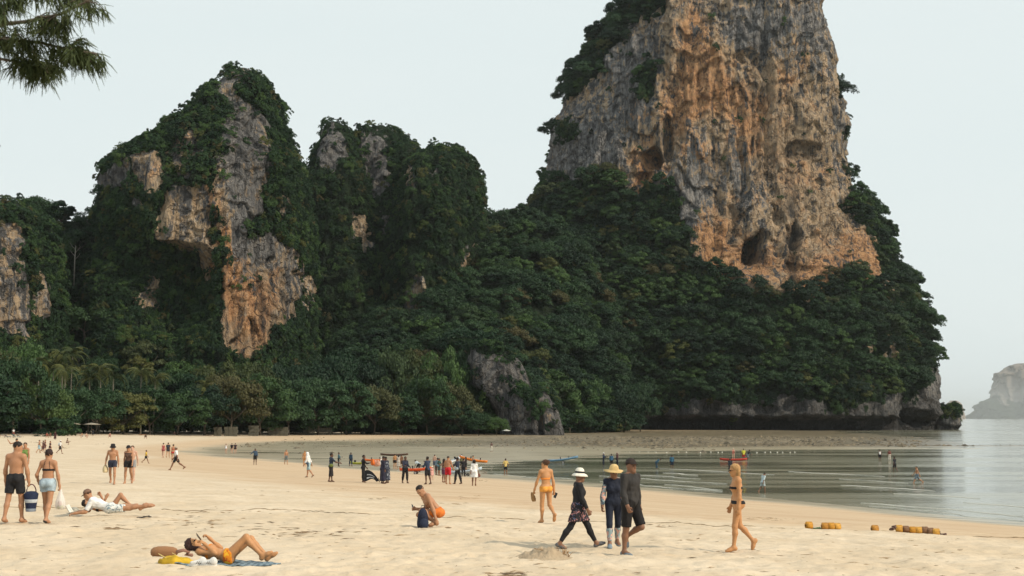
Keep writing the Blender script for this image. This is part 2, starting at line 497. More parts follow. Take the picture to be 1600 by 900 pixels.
# ================================================================== limestone towers
b = N('limestone')
p = b.pos()
orange, veg, dark, pale = b.attr('orange'), b.attr('veg'), b.attr('dark'), b.attr('pale')
st = b.noise(b.map(p, (0.30, 0.30, 0.030)), 1.0, 7, 0.68, 0.5)          # broad vertical streaks
st2 = b.noise(b.map(p, (0.9, 0.9, 0.055), (31, 7, 3)), 1.0, 6, 0.7, 0.4)     # fine vertical streaks
bl = b.noise(p, 0.11, 7, 0.68)
bl2 = b.noise(b.map(p, (1, 1, 0.7), (9, 3, 5)), 0.33, 6, 0.7)
grey = b.mix(b.ramp(st2, 0.36, 0.62), (0.12, 0.118, 0.122), (0.30, 0.292, 0.29))
grey = b.mix(b.ramp(bl2, 0.5, 0.66, 0, 0.55), grey, (0.33, 0.295, 0.25))
tan = b.mix(b.ramp(bl, 0.38, 0.62), (0.33, 0.235, 0.15), (0.56, 0.42, 0.28))
tan = b.mix(b.ramp(st2, 0.52, 0.62, 0, 0.7), tan, (0.56, 0.475, 0.38))
rust = b.mix(b.ramp(bl2, 0.38, 0.60), (0.43, 0.20, 0.085), (0.62, 0.34, 0.165))
warm = b.mix(b.ramp(b.math('ADD', orange, b.math('MULTIPLY', b.math('SUBTRACT', bl, 0.5), 2.2)), 0.45, 1.0, 0, 0.85), tan, rust)
g_sel = b.math('ADD', pale, b.math('ADD', b.math('MULTIPLY', b.math('SUBTRACT', st, 0.5), 3.0), b.math('MULTIPLY', b.math('SUBTRACT', bl2, 0.5), 2.2)))
rock = b.mix(b.ramp(g_sel, 0.36, 0.62), grey, warm)
grain = b.noise(b.map(p, (1.0, 1.0, 0.22), (2, 9, 4)), 0.9, 5, 0.75)
rock = b.mix(b.ramp(grain, 0.48, 0.36, 0, 0.6), rock, (0.075, 0.072, 0.072))
rock = b.mix(b.ramp(grain, 0.56, 0.70, 0, 0.4), rock, (0.60, 0.54, 0.46))
blk = b.ramp(b.math('ADD', b.math('MULTIPLY', st, 0.62), b.math('MULTIPLY', bl2, 0.38)), 0.485, 0.425)
rock = b.mix(b.math('MULTIPLY', blk, 0.75), rock, (0.052, 0.052, 0.056))
vd = b.n('VectorMath', operation='ADD'); b.l(b.map(p, (0.17, 0.17, 0.045)), vd.inputs[0])
nz_ = b.n('TexNoise'); b.l(p, nz_.inputs['Vector']); nz_.inputs['Scale'].default_value = 0.16; nz_.inputs['Detail'].default_value = 4
vs_ = b.n('VectorMath', operation='SCALE'); b.l(nz_.outputs['Color'], vs_.inputs[0]); vs_.inputs['Scale'].default_value = 1.5; b.l(vs_.outputs[0], vd.inputs[1])
crk = b.ramp(b.voro(vd.outputs[0], 1.0, 'DISTANCE_TO_EDGE'), 0.0, 0.05, 1.0, 0.0)
rock = b.mix(b.math('MULTIPLY', crk, 0.5), rock, (0.05, 0.048, 0.048))
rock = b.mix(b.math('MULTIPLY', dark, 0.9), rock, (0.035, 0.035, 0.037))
moss = b.mix(b.ramp(bl2, 0.35, 0.65), (0.008, 0.018, 0.009), (0.022, 0.042, 0.018))
vv = b.ramp(b.math('ADD', veg, b.math('MULTIPLY', b.math('SUBTRACT', bl2, 0.5), 0.9)), 0.38, 0.55)
rock = b.mix(vv, rock, moss)
hgt = b.math('ADD', b.math('MULTIPLY', b.math('SUBTRACT', st2, b.math('MULTIPLY', crk, 0.6)), 1.0), b.math('ADD', b.math('MULTIPLY', bl2, 1.2), b.math('MULTIPLY', b.noise(p, 1.1, 4, 0.7), 0.5)))
rock_mat = b.done(b.princ(rock, 0.9, b.bump(hgt, 1.0, 2.4), Specular_IOR_Level=0.2))

PTS = {'tree': [], 'shrub': []}        # where plants root, filled by the towers

def stack(name, label, D0, levels, nth, nz, seed, amp=(5.0, 2.6, 1.0), caves=(), orange=(), pale=(), dark=(), base_pale=0.5,
          rock=(), green=(), base_veg=0.0, lean=None, n_sh=0, n_tr=0, tuft=0.04, sup=2.4, zlow=-2.0, ns=1.0, base_orange=0.15):
    """a karst tower: rings of a superellipse that follow the outline, roughened by noise, flutes, ledges and caves"""
    L = np.array(levels, float)
    zs = at(800, L[:, 0], D0)[2]
    xl = at(L[:, 1], L[:, 0], D0)[0]; xr = at(L[:, 2], L[:, 0], D0)[0]
    bb = L[:, 3]
    ztop = zs[0]
    z = zlow + (ztop - zlow) * np.linspace(0, 1, nz) ** 0.93
    o = np.argsort(zs)
    cl, cr, cb = np.interp(z, zs[o], xl[o]), np.interp(z, zs[o], xr[o]), np.interp(z, zs[o], bb[o])
    th = np.concatenate([np.linspace(-PI, -1.9, max(8, nth // 14))[:-1], np.linspace(-1.9, 1.9, nth), np.linspace(1.9, PI, max(8, nth // 14))[1:-1]])
    nt = len(th)
    sx = np.sign(np.sin(th)) * np.abs(np.sin(th)) ** (2 / sup)
    sy = -np.sign(np.cos(th)) * np.abs(np.cos(th)) ** (2 / sup)
    X = ((cl + cr) / 2)[:, None] + ((cr - cl) / 2)[:, None] * sx
    Y = D0 + cb[:, None] * sy
    if lean is not None: Y = Y + np.interp(z, lean[0], lean[1])[:, None]
    Z = np.repeat(z[:, None], nt, 1)
    P = np.stack([X.ravel(), Y.ravel(), Z.ravel()], 1)
    ang = np.repeat(th[None], nz, 0).ravel()
    nx, ny = np.sin(ang), -np.cos(ang)
    taper = sstep(ztop, ztop - 14, P[:, 2])
    d = amp[0] * fbm(P / ns / np.array([34, 34, 46.0]), 3, seed) * 0.8
    fl = pnoise(P / ns / np.array([11, 11, 95.0]), seed + 5)
    fl2 = pnoise(P / ns / np.array([4.6, 4.6, 38.0]), seed + 6)
    fl3 = pnoise(P / ns / np.array([1.9, 1.9, 15.0]), seed + 11)
    d += amp[1] * (0.7 - 2.3 * np.abs(fl)) + 0.55 * amp[1] * (2.2 * np.abs(fl2) - 0.6) + 0.22 * amp[1] * (2.0 * np.abs(fl3) - 0.6)
    # overhangs: each band juts out over the one below it
    bands = P[:, 2] / ns / 17.0 + 1.3 * fbm(P / ns / np.array([24, 24, 60.0]), 3, seed + 7)
    saw = 0.5 - (bands - np.floor(bands))
    bands2 = P[:, 2] / ns / 6.5 + 1.2 * fbm(P / ns / np.array([9, 9, 30.0]), 2, seed + 8)
    saw2 = 0.5 - (bands2 - np.floor(bands2))
    jut = np.clip(0.5 + 1.2 * pnoise(P / ns / np.array([20, 20, 26.0]), seed + 15), 0, 1.2)
    d += amp[2] * (2.6 * saw * jut + 1.1 * saw2 * (1.2 - jut))
    d += amp[2] * fbm(P / ns / np.array([2.2, 2.2, 4.5]), 2, seed + 9) * 0.55
    px, py = project(P[:, 0], P[:, 1], P[:, 2])
    front = np.cos(ang) > -0.2
    wob = 9 * pnoise(P / ns / 11.0, seed + 20) + 5 * pnoise(P / ns / 4.0, seed + 21)
    wobx, woby = wob, 9 * pnoise(P / ns / 11.0, seed + 22) + 5 * pnoise(P / ns / 4.0, seed + 23)
    jx, jy = 16 * pnoise(P / ns / 3.2, seed + 24), 16 * pnoise(P / ns / 3.2, seed + 25)
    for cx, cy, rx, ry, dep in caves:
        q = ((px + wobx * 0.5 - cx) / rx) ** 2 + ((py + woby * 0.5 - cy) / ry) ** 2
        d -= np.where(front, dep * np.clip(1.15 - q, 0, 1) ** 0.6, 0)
    d *= 0.25 + 0.75 * taper
    P[:, 0] += nx * d; P[:, 1] += ny * d
    P[:, 2] += (1.5 * pnoise(P / np.array([8, 8, 30.0]), seed + 12)) * taper + 2.0 * (1 - taper) * pnoise(P / 6.0, seed + 13)
    def blobs(lst, base):
        a = np.full(len(P), float(base))
        for cx, cy, rx, ry, v in lst:
            q = ((px + 1.2 * wobx - cx) / rx) ** 2 + ((py + 1.2 * woby - cy) / ry) ** 2
            a = a + v * np.exp(-q)
        return np.clip(a, -0.5, 1.3)
    A_or, A_pa, A_da = blobs(orange, base_orange), blobs(pale, base_pale), np.clip(blobs(dark, 0.0), 0, 1)
    vg = np.full(len(P), float(base_veg))
    acc = 0
    for f1, f2 in ((0.9, 0.0), (0.9, 1.0), (1.5, 0.6)):
        v1 = np.full(len(P), float(base_veg)); ax_, ay_ = px + f1 * wobx + f2 * jx, py + f1 * woby + f2 * jy
        for poly in green: v1 = np.where(inpoly(ax_, ay_, poly), 1.0, v1)
        for poly in rock: v1 = np.where(inpoly(ax_, ay_, poly), 0.0, v1)
        acc = acc + v1
    vg = acc / 3.0
    vg = np.where(np.cos(ang) < -0.25, 1.0, vg)
    idx = np.arange(nz * nt).reshape(nz, nt)
    nxt = np.roll(idx, -1, 1)
    Q = np.stack([idx[:-1], nxt[:-1], nxt[1:], idx[1:]], -1).reshape(-1, 4)
    top = np.array([[P[idx[-1], 0].mean(), P[idx[-1], 1].mean(), ztop + 1.0]])
    T = np.stack([idx[-1], nxt[-1], np.full(nt, len(P))], -1)
    V = np.concatenate([P, top])
    ex = lambda a, v: np.append(a, v)
    me = mesh(name, V, Q, T, True, {'orange': ex(A_or, 0), 'pale': ex(A_pa, 0), 'dark': ex(A_da, 0), 'veg': ex(vg, vg[idx[-1]].mean())})
    ob = tag(link(name, me, rock_mat), label, None, None, 'structure')
    # roots for plants
    a, bq, c, dd = V[Q[:, 0]], V[Q[:, 1]], V[Q[:, 2]], V[Q[:, 3]]
    nrm = np.cross(c - a, dd - bq)
    ar = np.linalg.norm(nrm, axis=1) + 1e-9
    nrm /= ar[:, None]; ar *= 0.5
    cen = (a + bq + c + dd) / 4
    vq = vg[Q].mean(1); vq = np.where(vq > 0.25, vq, np.where(nrm[:, 2] > 0.45, tuft * 4, tuft * 0.3))
    face = (nrm[:, 1] < 0.35) & (cen[:, 2] > 2)
    r = np.random.default_rng(seed)
    for kind, n, ok in (('shrub', n_sh, (1.0 if not n_tr else sstep(0.62, 0.35, nrm[:, 2]))), ('tree', n_tr, sstep(0.25, 0.5, nrm[:, 2]) * (vq > 0.5))):
        if not n: continue
        w = ar * vq * face * ok
        if w.sum() <= 0: continue
        k = r.choice(len(w), n, p=w / w.sum())
        pos = cen[k] + r.normal(size=(n, 3)) * 0.6
        PTS[kind].append(np.concatenate([pos, nrm[k]], 1))
    return ob

# the great tower on the right, its wooded skirt and its undercut foot
E_JUNGLE = [(790, 700), (800, 330), (832, 318), (846, 292), (880, 281), (930, 274), (962, 288), (988, 304), (1040, 286), (1062, 300), (1066, 345), (1075, 372), (1090, 405), (1112, 426), (1135, 448),
            (1165, 458), (1190, 448), (1225, 456), (1262, 474), (1285, 452), (1296, 436), (1330, 432), (1362, 448), (1388, 470), (1380, 420), (1372, 380), (1392, 372), (1420, 410), (1520, 500), (1480, 640),
            (1466, 600), (1452, 560), (1440, 600), (1420, 625), (1395, 606), (1370, 632), (1300, 640), (1230, 612), (1170, 632), (1100, 622), (1040, 640), (960, 632), (880, 640), (860, 700)]
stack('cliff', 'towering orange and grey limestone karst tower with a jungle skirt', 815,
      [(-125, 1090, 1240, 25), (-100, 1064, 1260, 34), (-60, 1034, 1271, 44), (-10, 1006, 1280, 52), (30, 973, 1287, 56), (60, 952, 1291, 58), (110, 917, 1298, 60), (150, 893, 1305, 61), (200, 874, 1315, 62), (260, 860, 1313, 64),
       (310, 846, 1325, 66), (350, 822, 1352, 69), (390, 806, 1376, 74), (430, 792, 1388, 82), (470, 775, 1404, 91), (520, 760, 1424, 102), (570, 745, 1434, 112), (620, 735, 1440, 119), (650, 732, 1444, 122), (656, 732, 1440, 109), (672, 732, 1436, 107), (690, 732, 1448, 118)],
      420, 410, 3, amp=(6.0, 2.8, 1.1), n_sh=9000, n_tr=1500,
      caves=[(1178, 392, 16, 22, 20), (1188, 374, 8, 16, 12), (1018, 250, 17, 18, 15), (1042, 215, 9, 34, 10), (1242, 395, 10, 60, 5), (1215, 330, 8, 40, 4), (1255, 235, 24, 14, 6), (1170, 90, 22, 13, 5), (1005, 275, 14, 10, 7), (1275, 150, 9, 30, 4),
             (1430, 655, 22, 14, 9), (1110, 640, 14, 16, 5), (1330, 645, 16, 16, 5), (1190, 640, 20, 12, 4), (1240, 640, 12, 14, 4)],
      orange=[(1095, 120, 34, 60, 0.9), (1060, 170, 30, 50, 0.7), (1130, 140, 40, 34, 0.7), (1010, 270, 26, 36, 0.9), (990, 165, 20, 50, 0.5), (1080, 40, 24, 50, 0.6), (1115, 370, 34, 44, 0.8), (1095, 240, 26, 22, 0.6),
              (1260, 270, 60, 40, 0.3), (1200, 420, 60, 36, 0.45), (1300, 420, 60, 60, 0.45), (1240, 100, 40, 70, 0.3), (1200, 180, 40, 50, 0.3), (1160, 210, 24, 50, 0.5), (1150, 410, 40, 30, 0.6), (1340, 420, 30, 50, 0.6), (1180, 290, 60, 50, 0.15), (1275, 440, 22, 30, 0.5)],
      pale=[(900, 240, 60, 60, -0.9), (985, 110, 44, 90, -0.75), (1180, 40, 44, 34, -0.8), (1270, 40, 40, 60, -0.5), (1040, 300, 60, 50, -0.45), (1085, 260, 30, 60, -0.35), (1075, 340, 24, 34, -0.8), (1150, 260, 20, 60, -0.3),
            (1310, 250, 24, 120, -0.35), (1095, 130, 60, 60, 0.5), (1210, 200, 60, 60, 0.3), (1270, 330, 70, 90, 0.35), (1120, 380, 40, 50, 0.35), (1010, 270, 26, 36, 0.5), (1165, 60, 30, 20, -0.4), (1180, 310, 26, 50, -0.3),
            (1300, 640, 220, 44, -1.0), (1050, 640, 220, 44, -1.0), (1440, 610, 50, 70, -1.0), (1450, 570, 26, 60, -0.3), (1250, 470, 30, 20, 0.3)],
      dark=[(1185, 240, 5, 60, 0.5), (1238, 330, 10, 70, 0.8), (1180, 395, 18, 22, 0.8), (1150, 340, 10, 40, 0.5), (1180, 130, 10, 60, 0.45), (1020, 245, 10, 14, 0.5), (985, 200, 8, 40, 0.5), (1255, 235, 20, 10, 0.5),  # streaks and dark base rock, plus shade painted into caves and undercut
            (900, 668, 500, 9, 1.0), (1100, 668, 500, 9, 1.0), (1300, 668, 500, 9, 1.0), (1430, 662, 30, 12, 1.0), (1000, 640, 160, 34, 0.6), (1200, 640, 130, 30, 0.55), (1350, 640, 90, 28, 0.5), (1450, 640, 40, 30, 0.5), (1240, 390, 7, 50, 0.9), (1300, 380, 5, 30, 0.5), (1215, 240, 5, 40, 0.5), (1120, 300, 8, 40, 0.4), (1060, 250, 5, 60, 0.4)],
      base_pale=0.66, base_orange=0.36,
      green=[E_JUNGLE,
             [(940, -140), (1078, -140), (1062, -30), (1030, 14), (996, 30), (968, 62), (945, 104), (918, 128), (896, 150), (876, 170), (856, 182), (800, 200), (820, 100)],
             [(1004, 92), (1024, 100), (1022, 150), (1004, 160), (994, 120)], [(880, 186), (902, 190), (905, 222), (884, 224)], [(862, 180), (880, 176), (876, 206), (860, 206)],
             [(1318, 310), (1360, 310), (1420, 400), (1440, 450), (1385, 440), (1360, 380), (1338, 345)], [(1304, 128), (1330, 128), (1328, 156), (1308, 150)], [(1316, 200), (1340, 200), (1340, 222), (1318, 216)], [(1322, 262), (1350, 262), (1352, 290), (1326, 284)]],
      rock=[[(1385, 530), (1400, 528), (1402, 560), (1388, 572)], [(1352, 540), (1366, 540), (1364, 580), (1352, 578)]], tuft=0.012, sup=2.3)

# the left tower
stack('cliff', 'pointed left karst tower with an orange rock wall above the palms', 565,
      [(112, 374, 385, 7), (119, 366, 396, 12), (134, 354, 414, 18), (162, 336, 427, 25), (198, 304, 445, 30), (222, 264, 454, 34), (248, 218, 461, 38), (268, 190, 466, 42), (276, 182, 469, 44), (320, 180, 473, 47), (380, 174, 477, 50),
       (450, 164, 481, 52), (550, 152, 485, 54), (690, 130, 495, 58)],
      260, 330, 61, amp=(4.5, 2.2, 1.0), n_sh=8500, n_tr=0, base_veg=1.0, base_pale=0.55,
      caves=[(255, 455, 90, 75, 15), (300, 430, 44, 50, 9), (330, 350, 12, 30, 4), (200, 400, 50, 60, 6), (270, 250, 20, 40, 4)],
      orange=[(390, 505, 50, 60, 0.8), (370, 420, 30, 60, 0.7), (325, 290, 12, 60, 0.5), (342, 380, 16, 90, 0.7), (240, 265, 12, 30, 0.5), (210, 318, 10, 10, 0.9), (300, 225, 8, 18, 0.6), (420, 440, 50, 40, 0.5)],
      pale=[(340, 370, 16, 90, 0.4), (375, 190, 50, 60, -0.6), (360, 260, 30, 60, -0.5), (180, 280, 26, 40, -0.6), (385, 510, 40, 50, 0.4), (420, 480, 60, 60, 0.2), (395, 350, 30, 60, -0.6), (290, 350, 40, 40, 0.1), (465, 470, 20, 70, -0.2)],
      dark=[(386, 200, 40, 90, 0.42), (400, 300, 30, 60, 0.3), (180, 280, 30, 40, 0.35), (405, 460, 7, 60, 0.9), (445, 480, 7, 60, 0.9), (424, 430, 5, 60, 0.7), (465, 450, 6, 50, 0.7), (385, 410, 5, 50, 0.6), (430, 400, 20, 8, 0.4), (350, 470, 7, 60, 0.5)],
      rock=[[(343, 335), (352, 480), (346, 545), (372, 556), (402, 545), (440, 512), (478, 494), (484, 440), (470, 404), (444, 380), (424, 360), (396, 372), (380, 330), (372, 250), (352, 240), (330, 250), (338, 320)],
            [(245, 322), (262, 300), (300, 296), (330, 290), (334, 340), (318, 352), (300, 390), (268, 392), (246, 380)], [(318, 300), (334, 300), (338, 430), (322, 440), (306, 400)],
            [(212, 250), (230, 238), (252, 240), (254, 290), (236, 310), (222, 290)], [(290, 215), (308, 210), (312, 245), (300, 250)], [(340, 118), (362, 112), (372, 140), (346, 158)],
            [(346, 160), (372, 140), (400, 160), (424, 200), (416, 240), (412, 290), (418, 350), (372, 340), (352, 240)], [(432, 300), (446, 300), (448, 352), (436, 350)], [(372, 104), (396, 110), (392, 132), (372, 128)], [(262, 232), (286, 214), (292, 250), (288, 290), (264, 286)], [(164, 262), (205, 244), (208, 284), (190, 300), (164, 300)], [(188, 420), (206, 424), (216, 455), (206, 478), (194, 470)], [(202, 306), (216, 306), (214, 328), (203, 328)]],
      tuft=0.02, sup=2.6)

# three crags of the middle massif
MID = dict(base_veg=1.0, amp=(4.0, 2.0, 1.0), tuft=0.06, base_pale=0.2)
stack('cliff', 'leafy crag standing just right of the left tower', 680,
      [(197, 512, 536, 12), (203, 507, 546, 16), (232, 501, 558, 24), (280, 490, 575, 32), (340, 484, 590, 38), (450, 476, 610, 42), (690, 470, 620, 48)], 110, 220, 83, n_sh=3000,
      pale=[(520, 240, 30, 40, -0.7), (566, 355, 20, 30, 0.6)], dark=[(520, 235, 40, 60, 0.42)], orange=[(570, 360, 12, 20, 0.3)], rock=[[(503, 202), (534, 200), (540, 246), (526, 276), (504, 262)], [(552, 330), (568, 336), (582, 376), (570, 384), (552, 372)]], **MID)
stack('cliff', 'grey ribbed crag in the middle of the massif', 695,
      [(205, 566, 610, 14), (213, 556, 624, 18), (226, 548, 638, 24), (260, 535, 668, 32), (340, 525, 690, 38), (450, 520, 700, 42), (690, 510, 720, 48)], 130, 220, 97, n_sh=3000,
      pale=[(585, 245, 40, 60, -0.8)], dark=[(585, 250, 50, 70, 0.42)], rock=[[(562, 214), (604, 210), (612, 256), (606, 296), (580, 304), (562, 280)], [(600, 330), (612, 332), (610, 366), (600, 366)]], **MID)
stack('cliff', 'rounded leafy crag at the right of the middle massif', 675,
      [(236, 676, 708, 12), (243, 660, 722, 16), (257, 647, 733, 24), (275, 632, 741, 30), (308, 624, 745, 34), (350, 617, 748, 38), (430, 607, 747, 42), (690, 590, 770, 48)], 130, 220, 109, n_sh=4200,
      pale=[(640, 280, 14, 30, 0.5), (735, 420, 12, 50, 0.5), (655, 460, 20, 40, 0.3)], orange=[(733, 420, 10, 50, 0.5)],
      rock=[[(634, 256), (650, 262), (658, 296), (648, 302), (636, 286)], [(728, 382), (744, 376), (742, 410), (730, 455), (722, 455)], [(636, 436), (660, 430), (664, 470), (650, 500), (638, 486)], [(680, 262), (694, 264), (692, 284), (682, 282)]], **MID)
# the wooded saddle between the massif and the great tower
stack('wooded_hill', 'steep jungle saddle between the crags and the great tower', 715,
      [(352, 775, 830, 12), (366, 752, 862, 20), (400, 715, 900, 40), (440, 670, 920, 62), (480, 610, 935, 84), (520, 560, 945, 104), (560, 520, 955, 130), (600, 490, 960, 160), (640, 470, 965, 185), (690, 460, 970, 195)],
      170, 170, 127, amp=(5.0, 1.0, 0.8), base_veg=1.0, n_sh=4000, n_tr=1100, sup=2.1,
      rock=[[(640, 440), (662, 436), (664, 480), (648, 498)]])
# far left
stack('cliff', 'low grey crag at the left edge above the palms', 505,
      [(322, -30, 38, 12), (334, -70, 58, 18), (349, -110, 70, 24), (400, -150, 84, 30), (520, -180, 92, 34), (690, -220, 110, 40)], 130, 170, 139, amp=(3.5, 2.0, 0.9), base_veg=1.0, n_sh=2800, base_pale=0.5,
      orange=[(15, 400, 20, 40, 0.4)], pale=[(60, 470, 16, 40, -0.2)],
      rock=[[(-60, 352), (26, 348), (36, 380), (34, 430), (44, 470), (40, 520), (10, 524), (-60, 500)], [(52, 420), (70, 430), (74, 490), (64, 498), (54, 470)], [(10, 470), (50, 470), (52, 520), (40, 532), (14, 520)]])
stack('wooded_hill', 'jungle ridge between the left crag and the pointed tower', 585,
      [(352, 90, 150, 10), (372, 60, 170, 20), (430, 40, 190, 34), (500, 20, 220, 50), (560, -20, 330, 75), (620, -60, 480, 95), (690, -100, 560, 105)], 150, 130, 151, amp=(4.0, 1.2, 0.8), base_veg=1.0, n_sh=1500, n_tr=400)

# the rock knob on the beach in front of the jungle
stack('rock_outcrop', 'bare grey limestone knob leaning on the beach before the jungle', 505,
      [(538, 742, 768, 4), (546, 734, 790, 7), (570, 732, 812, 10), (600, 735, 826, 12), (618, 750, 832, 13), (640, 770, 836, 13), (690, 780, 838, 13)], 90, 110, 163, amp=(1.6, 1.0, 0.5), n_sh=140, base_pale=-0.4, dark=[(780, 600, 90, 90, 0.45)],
      pale=[(745, 590, 6, 26, 0.9)], green=[[(720, 520), (800, 520), (812, 560), (780, 552), (740, 548)], [(735, 612), (765, 606), (775, 690), (735, 690)]], tuft=0.12)
stack('rock_outcrop', 'lower split boulder wall at the foot of the grey knob', 495,
      [(606, 812, 836, 3), (618, 800, 858, 6), (640, 796, 872, 8), (660, 800, 879, 8), (672, 802, 880, 8), (690, 800, 882, 9)], 80, 70, 173, amp=(1.2, 1.2, 0.5), n_sh=70, base_pale=-0.1,
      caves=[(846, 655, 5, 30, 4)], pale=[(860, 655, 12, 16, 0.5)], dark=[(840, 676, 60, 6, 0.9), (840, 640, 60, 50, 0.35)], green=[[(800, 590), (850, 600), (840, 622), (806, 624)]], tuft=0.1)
# islet at the foot of the great tower
stack('islet', 'small undercut rock islet topped with yellowish scrub', 780,
      [(634, 1470, 1490, 4), (642, 1462, 1497, 7), (655, 1458, 1498, 9), (663, 1456, 1500, 9), (667, 1458, 1495, 8), (680, 1454, 1486, 8)], 60, 50, 181, amp=(0.8, 0.6, 0.5), n_sh=60, base_pale=0.0,
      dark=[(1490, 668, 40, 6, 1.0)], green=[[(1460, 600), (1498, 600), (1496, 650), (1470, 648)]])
# islands far out, faded by the air
stack('far_island', 'hazy cliffed island far out to sea on the right', 24000,
      [(568, 1590, 1680, 160), (574, 1574, 1700, 200), (582, 1558, 1720, 240), (583, 1550, 1720, 240), (612, 1548, 1730, 260), (622, 1545, 1740, 280), (632, 1528, 1750, 320), (645, 1514, 1760, 360), (655, 1506, 1770, 380)],
      150, 90, 191, amp=(90, 45, 24), ns=22.0, base_veg=0.0, base_pale=0.3, zlow=-20, sup=2.0, green=[[(1490, 660), (1506, 648), (1548, 618), (1570, 634), (1600, 622), (1700, 600), (1800, 660)]])
stack('far_island', 'pale domed island just beyond the small islet', 15000,
      [(626, 1484, 1496, 30), (630, 1480, 1501, 50), (638, 1476, 1505, 60), (655, 1470, 1508, 70)], 50, 30, 197, amp=(22, 10, 6), ns=13.0, base_veg=0.0, base_pale=0.5, zlow=-20)

# ================================================================== plants
def leaf_mat(name, lo, hi, dry=None):
    b = N(name)
    r = b.rand()
    n = b.noise(b.obj(), 0.45, 3)
    c = b.mix(b.ramp(b.math('ADD', b.math('MULTIPLY', n, 0.7), b.math('MULTIPLY', r, 0.75)), 0.35, 1.05), lo, hi)
    if dry: c = b.mix(b.ramp(r, 0.86, 1.0, 0, 0.75), c, dry)
    d = b.princ(c, 0.6, Specular_IOR_Level=0.25)
    t = b.n('BsdfTranslucent'); b.l(c, t.inputs[0])
    m = b.n('MixShader'); m.inputs[0].default_value = 0.22
    b.l(d, m.inputs[1]); b.l(t.outputs[0], m.inputs[2])
    return b.done(m.outputs[0])
LEAF = [leaf_mat('dark_leaves', (0.010, 0.030, 0.015), (0.032, 0.072, 0.028), (0.10, 0.075, 0.03)),
        leaf_mat('green_leaves', (0.012, 0.038, 0.017), (0.058, 0.112, 0.032), (0.11, 0.10, 0.03)),
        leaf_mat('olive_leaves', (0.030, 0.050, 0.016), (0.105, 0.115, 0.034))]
b = N('bark')
bark_mat = b.done(b.princ(b.mix(b.noise(b.map(b.obj(), (6, 6, 1.5)), 1.0, 4), (0.045, 0.035, 0.026), (0.12, 0.10, 0.075)), 0.9))

def leaf_quads(pos, nrm, size, r, aspect=0.6):
    n = len(pos)
    t = np.cross(nrm, r.normal(size=(n, 3))); t /= np.linalg.norm(t, axis=1)[:, None] + 1e-9
    u = np.cross(nrm, t)
    s = (size * r.uniform(0.6, 1.35, n))[:, None]
    v = np.stack([pos - t * s, pos + u * s * aspect - t * s * 0.1, pos + t * s, pos - u * s * aspect - t * s * 0.1], 1)
    v[:, 1] += nrm * s * 0.18; v[:, 3] += nrm * s * 0.18
    return v.reshape(-1, 3), np.arange(n * 4).reshape(n, 4)

def crown_mesh(name, seed, R, H, nclump, nleaf, size, spread=1.0, low=0.0):
    """leaf clumps spread through a domed volume of radius R and height H, its foot at z = 0"""
    r = np.random.default_rng(seed)
    P, M = [], []
    for i in range(nclump):
        while True:
            q = r.uniform(-1, 1, 3)
            l = np.linalg.norm(q)
            if 0.35 < l < 1 and q[2] > -0.35 + low: break
        q = q / l * (0.55 + 0.42 * l) 
        c = np.array([q[0] * R, q[1] * R, (0.38 + 0.62 * q[2]) * H])
        cr = R * r.uniform(0.20, 0.36) * spread
        d = r.normal(size=(nleaf, 3)); d /= np.linalg.norm(d, axis=1)[:, None]
        d[:, 2] = np.abs(d[:, 2]) * 1.0 - 0.25 * (r.random(nleaf) < 0.4)
        rad = cr * r.uniform(0.55, 1.05, (nleaf, 1))
        P.append(c + d * rad * np.array([1, 1, 0.72]))
        m = d + r.normal(size=(nleaf, 3)) * 0.55 + np.array([0, 0, 0.35])
        M.append(m / np.linalg.norm(m, axis=1)[:, None])
    v, q = leaf_quads(np.concatenate(P), np.concatenate(M), size, r)
    return mesh(name, v, q)

def trunk_mesh(name, seed, h, rad, R, H, n=5):
    r = np.random.default_rng(seed)
    m = MB()
    fork = np.array([r.normal() * 0.3, r.normal() * 0.3, h])
    m.tube([(0, 0, -0.6), (0.05, 0, h * 0.3), tuple(fork * 0.7), tuple(fork)], [rad * 1.4, rad, rad * 0.85, rad * 0.7], 8)
    for i in range(n):
        a = i * 2 * PI / n + r.uniform(-0.4, 0.4)
        e = np.array([math.cos(a) * R * 0.7, math.sin(a) * R * 0.7, h + H * r.uniform(0.3, 0.6)])
        s = fork * r.uniform(0.6, 1.0)
        m.tube([s, s * 0.5 + e * 0.5 + np.array([0, 0, -0.06 * R]), e], [rad * 0.5, rad * 0.33, rad * 0.1], 5)
    return m.mesh(name)

# hillside trees: four shapes, shared
HILL = []
for i, (R, H) in enumerate([(5.2, 6.0), (6.2, 5.4), (4.4, 6.6), (7.0, 6.4)]):
    HILL.append((crown_mesh('hill_crown', 200 + i, R, H, 24 + 3 * i, 150, 0.33), trunk_mesh('hill_trunk', 210 + i, 3.0, 0.28, R, H, 4), R))
SHRUB = []
for i, (R, H) in enumerate([(1.9, 2.0), (2.5, 2.2), (1.6, 2.9)]):
    SHRUB.append(crown_mesh('shrub', 230 + i, R, H, 10, 62, 0.24, 1.25))

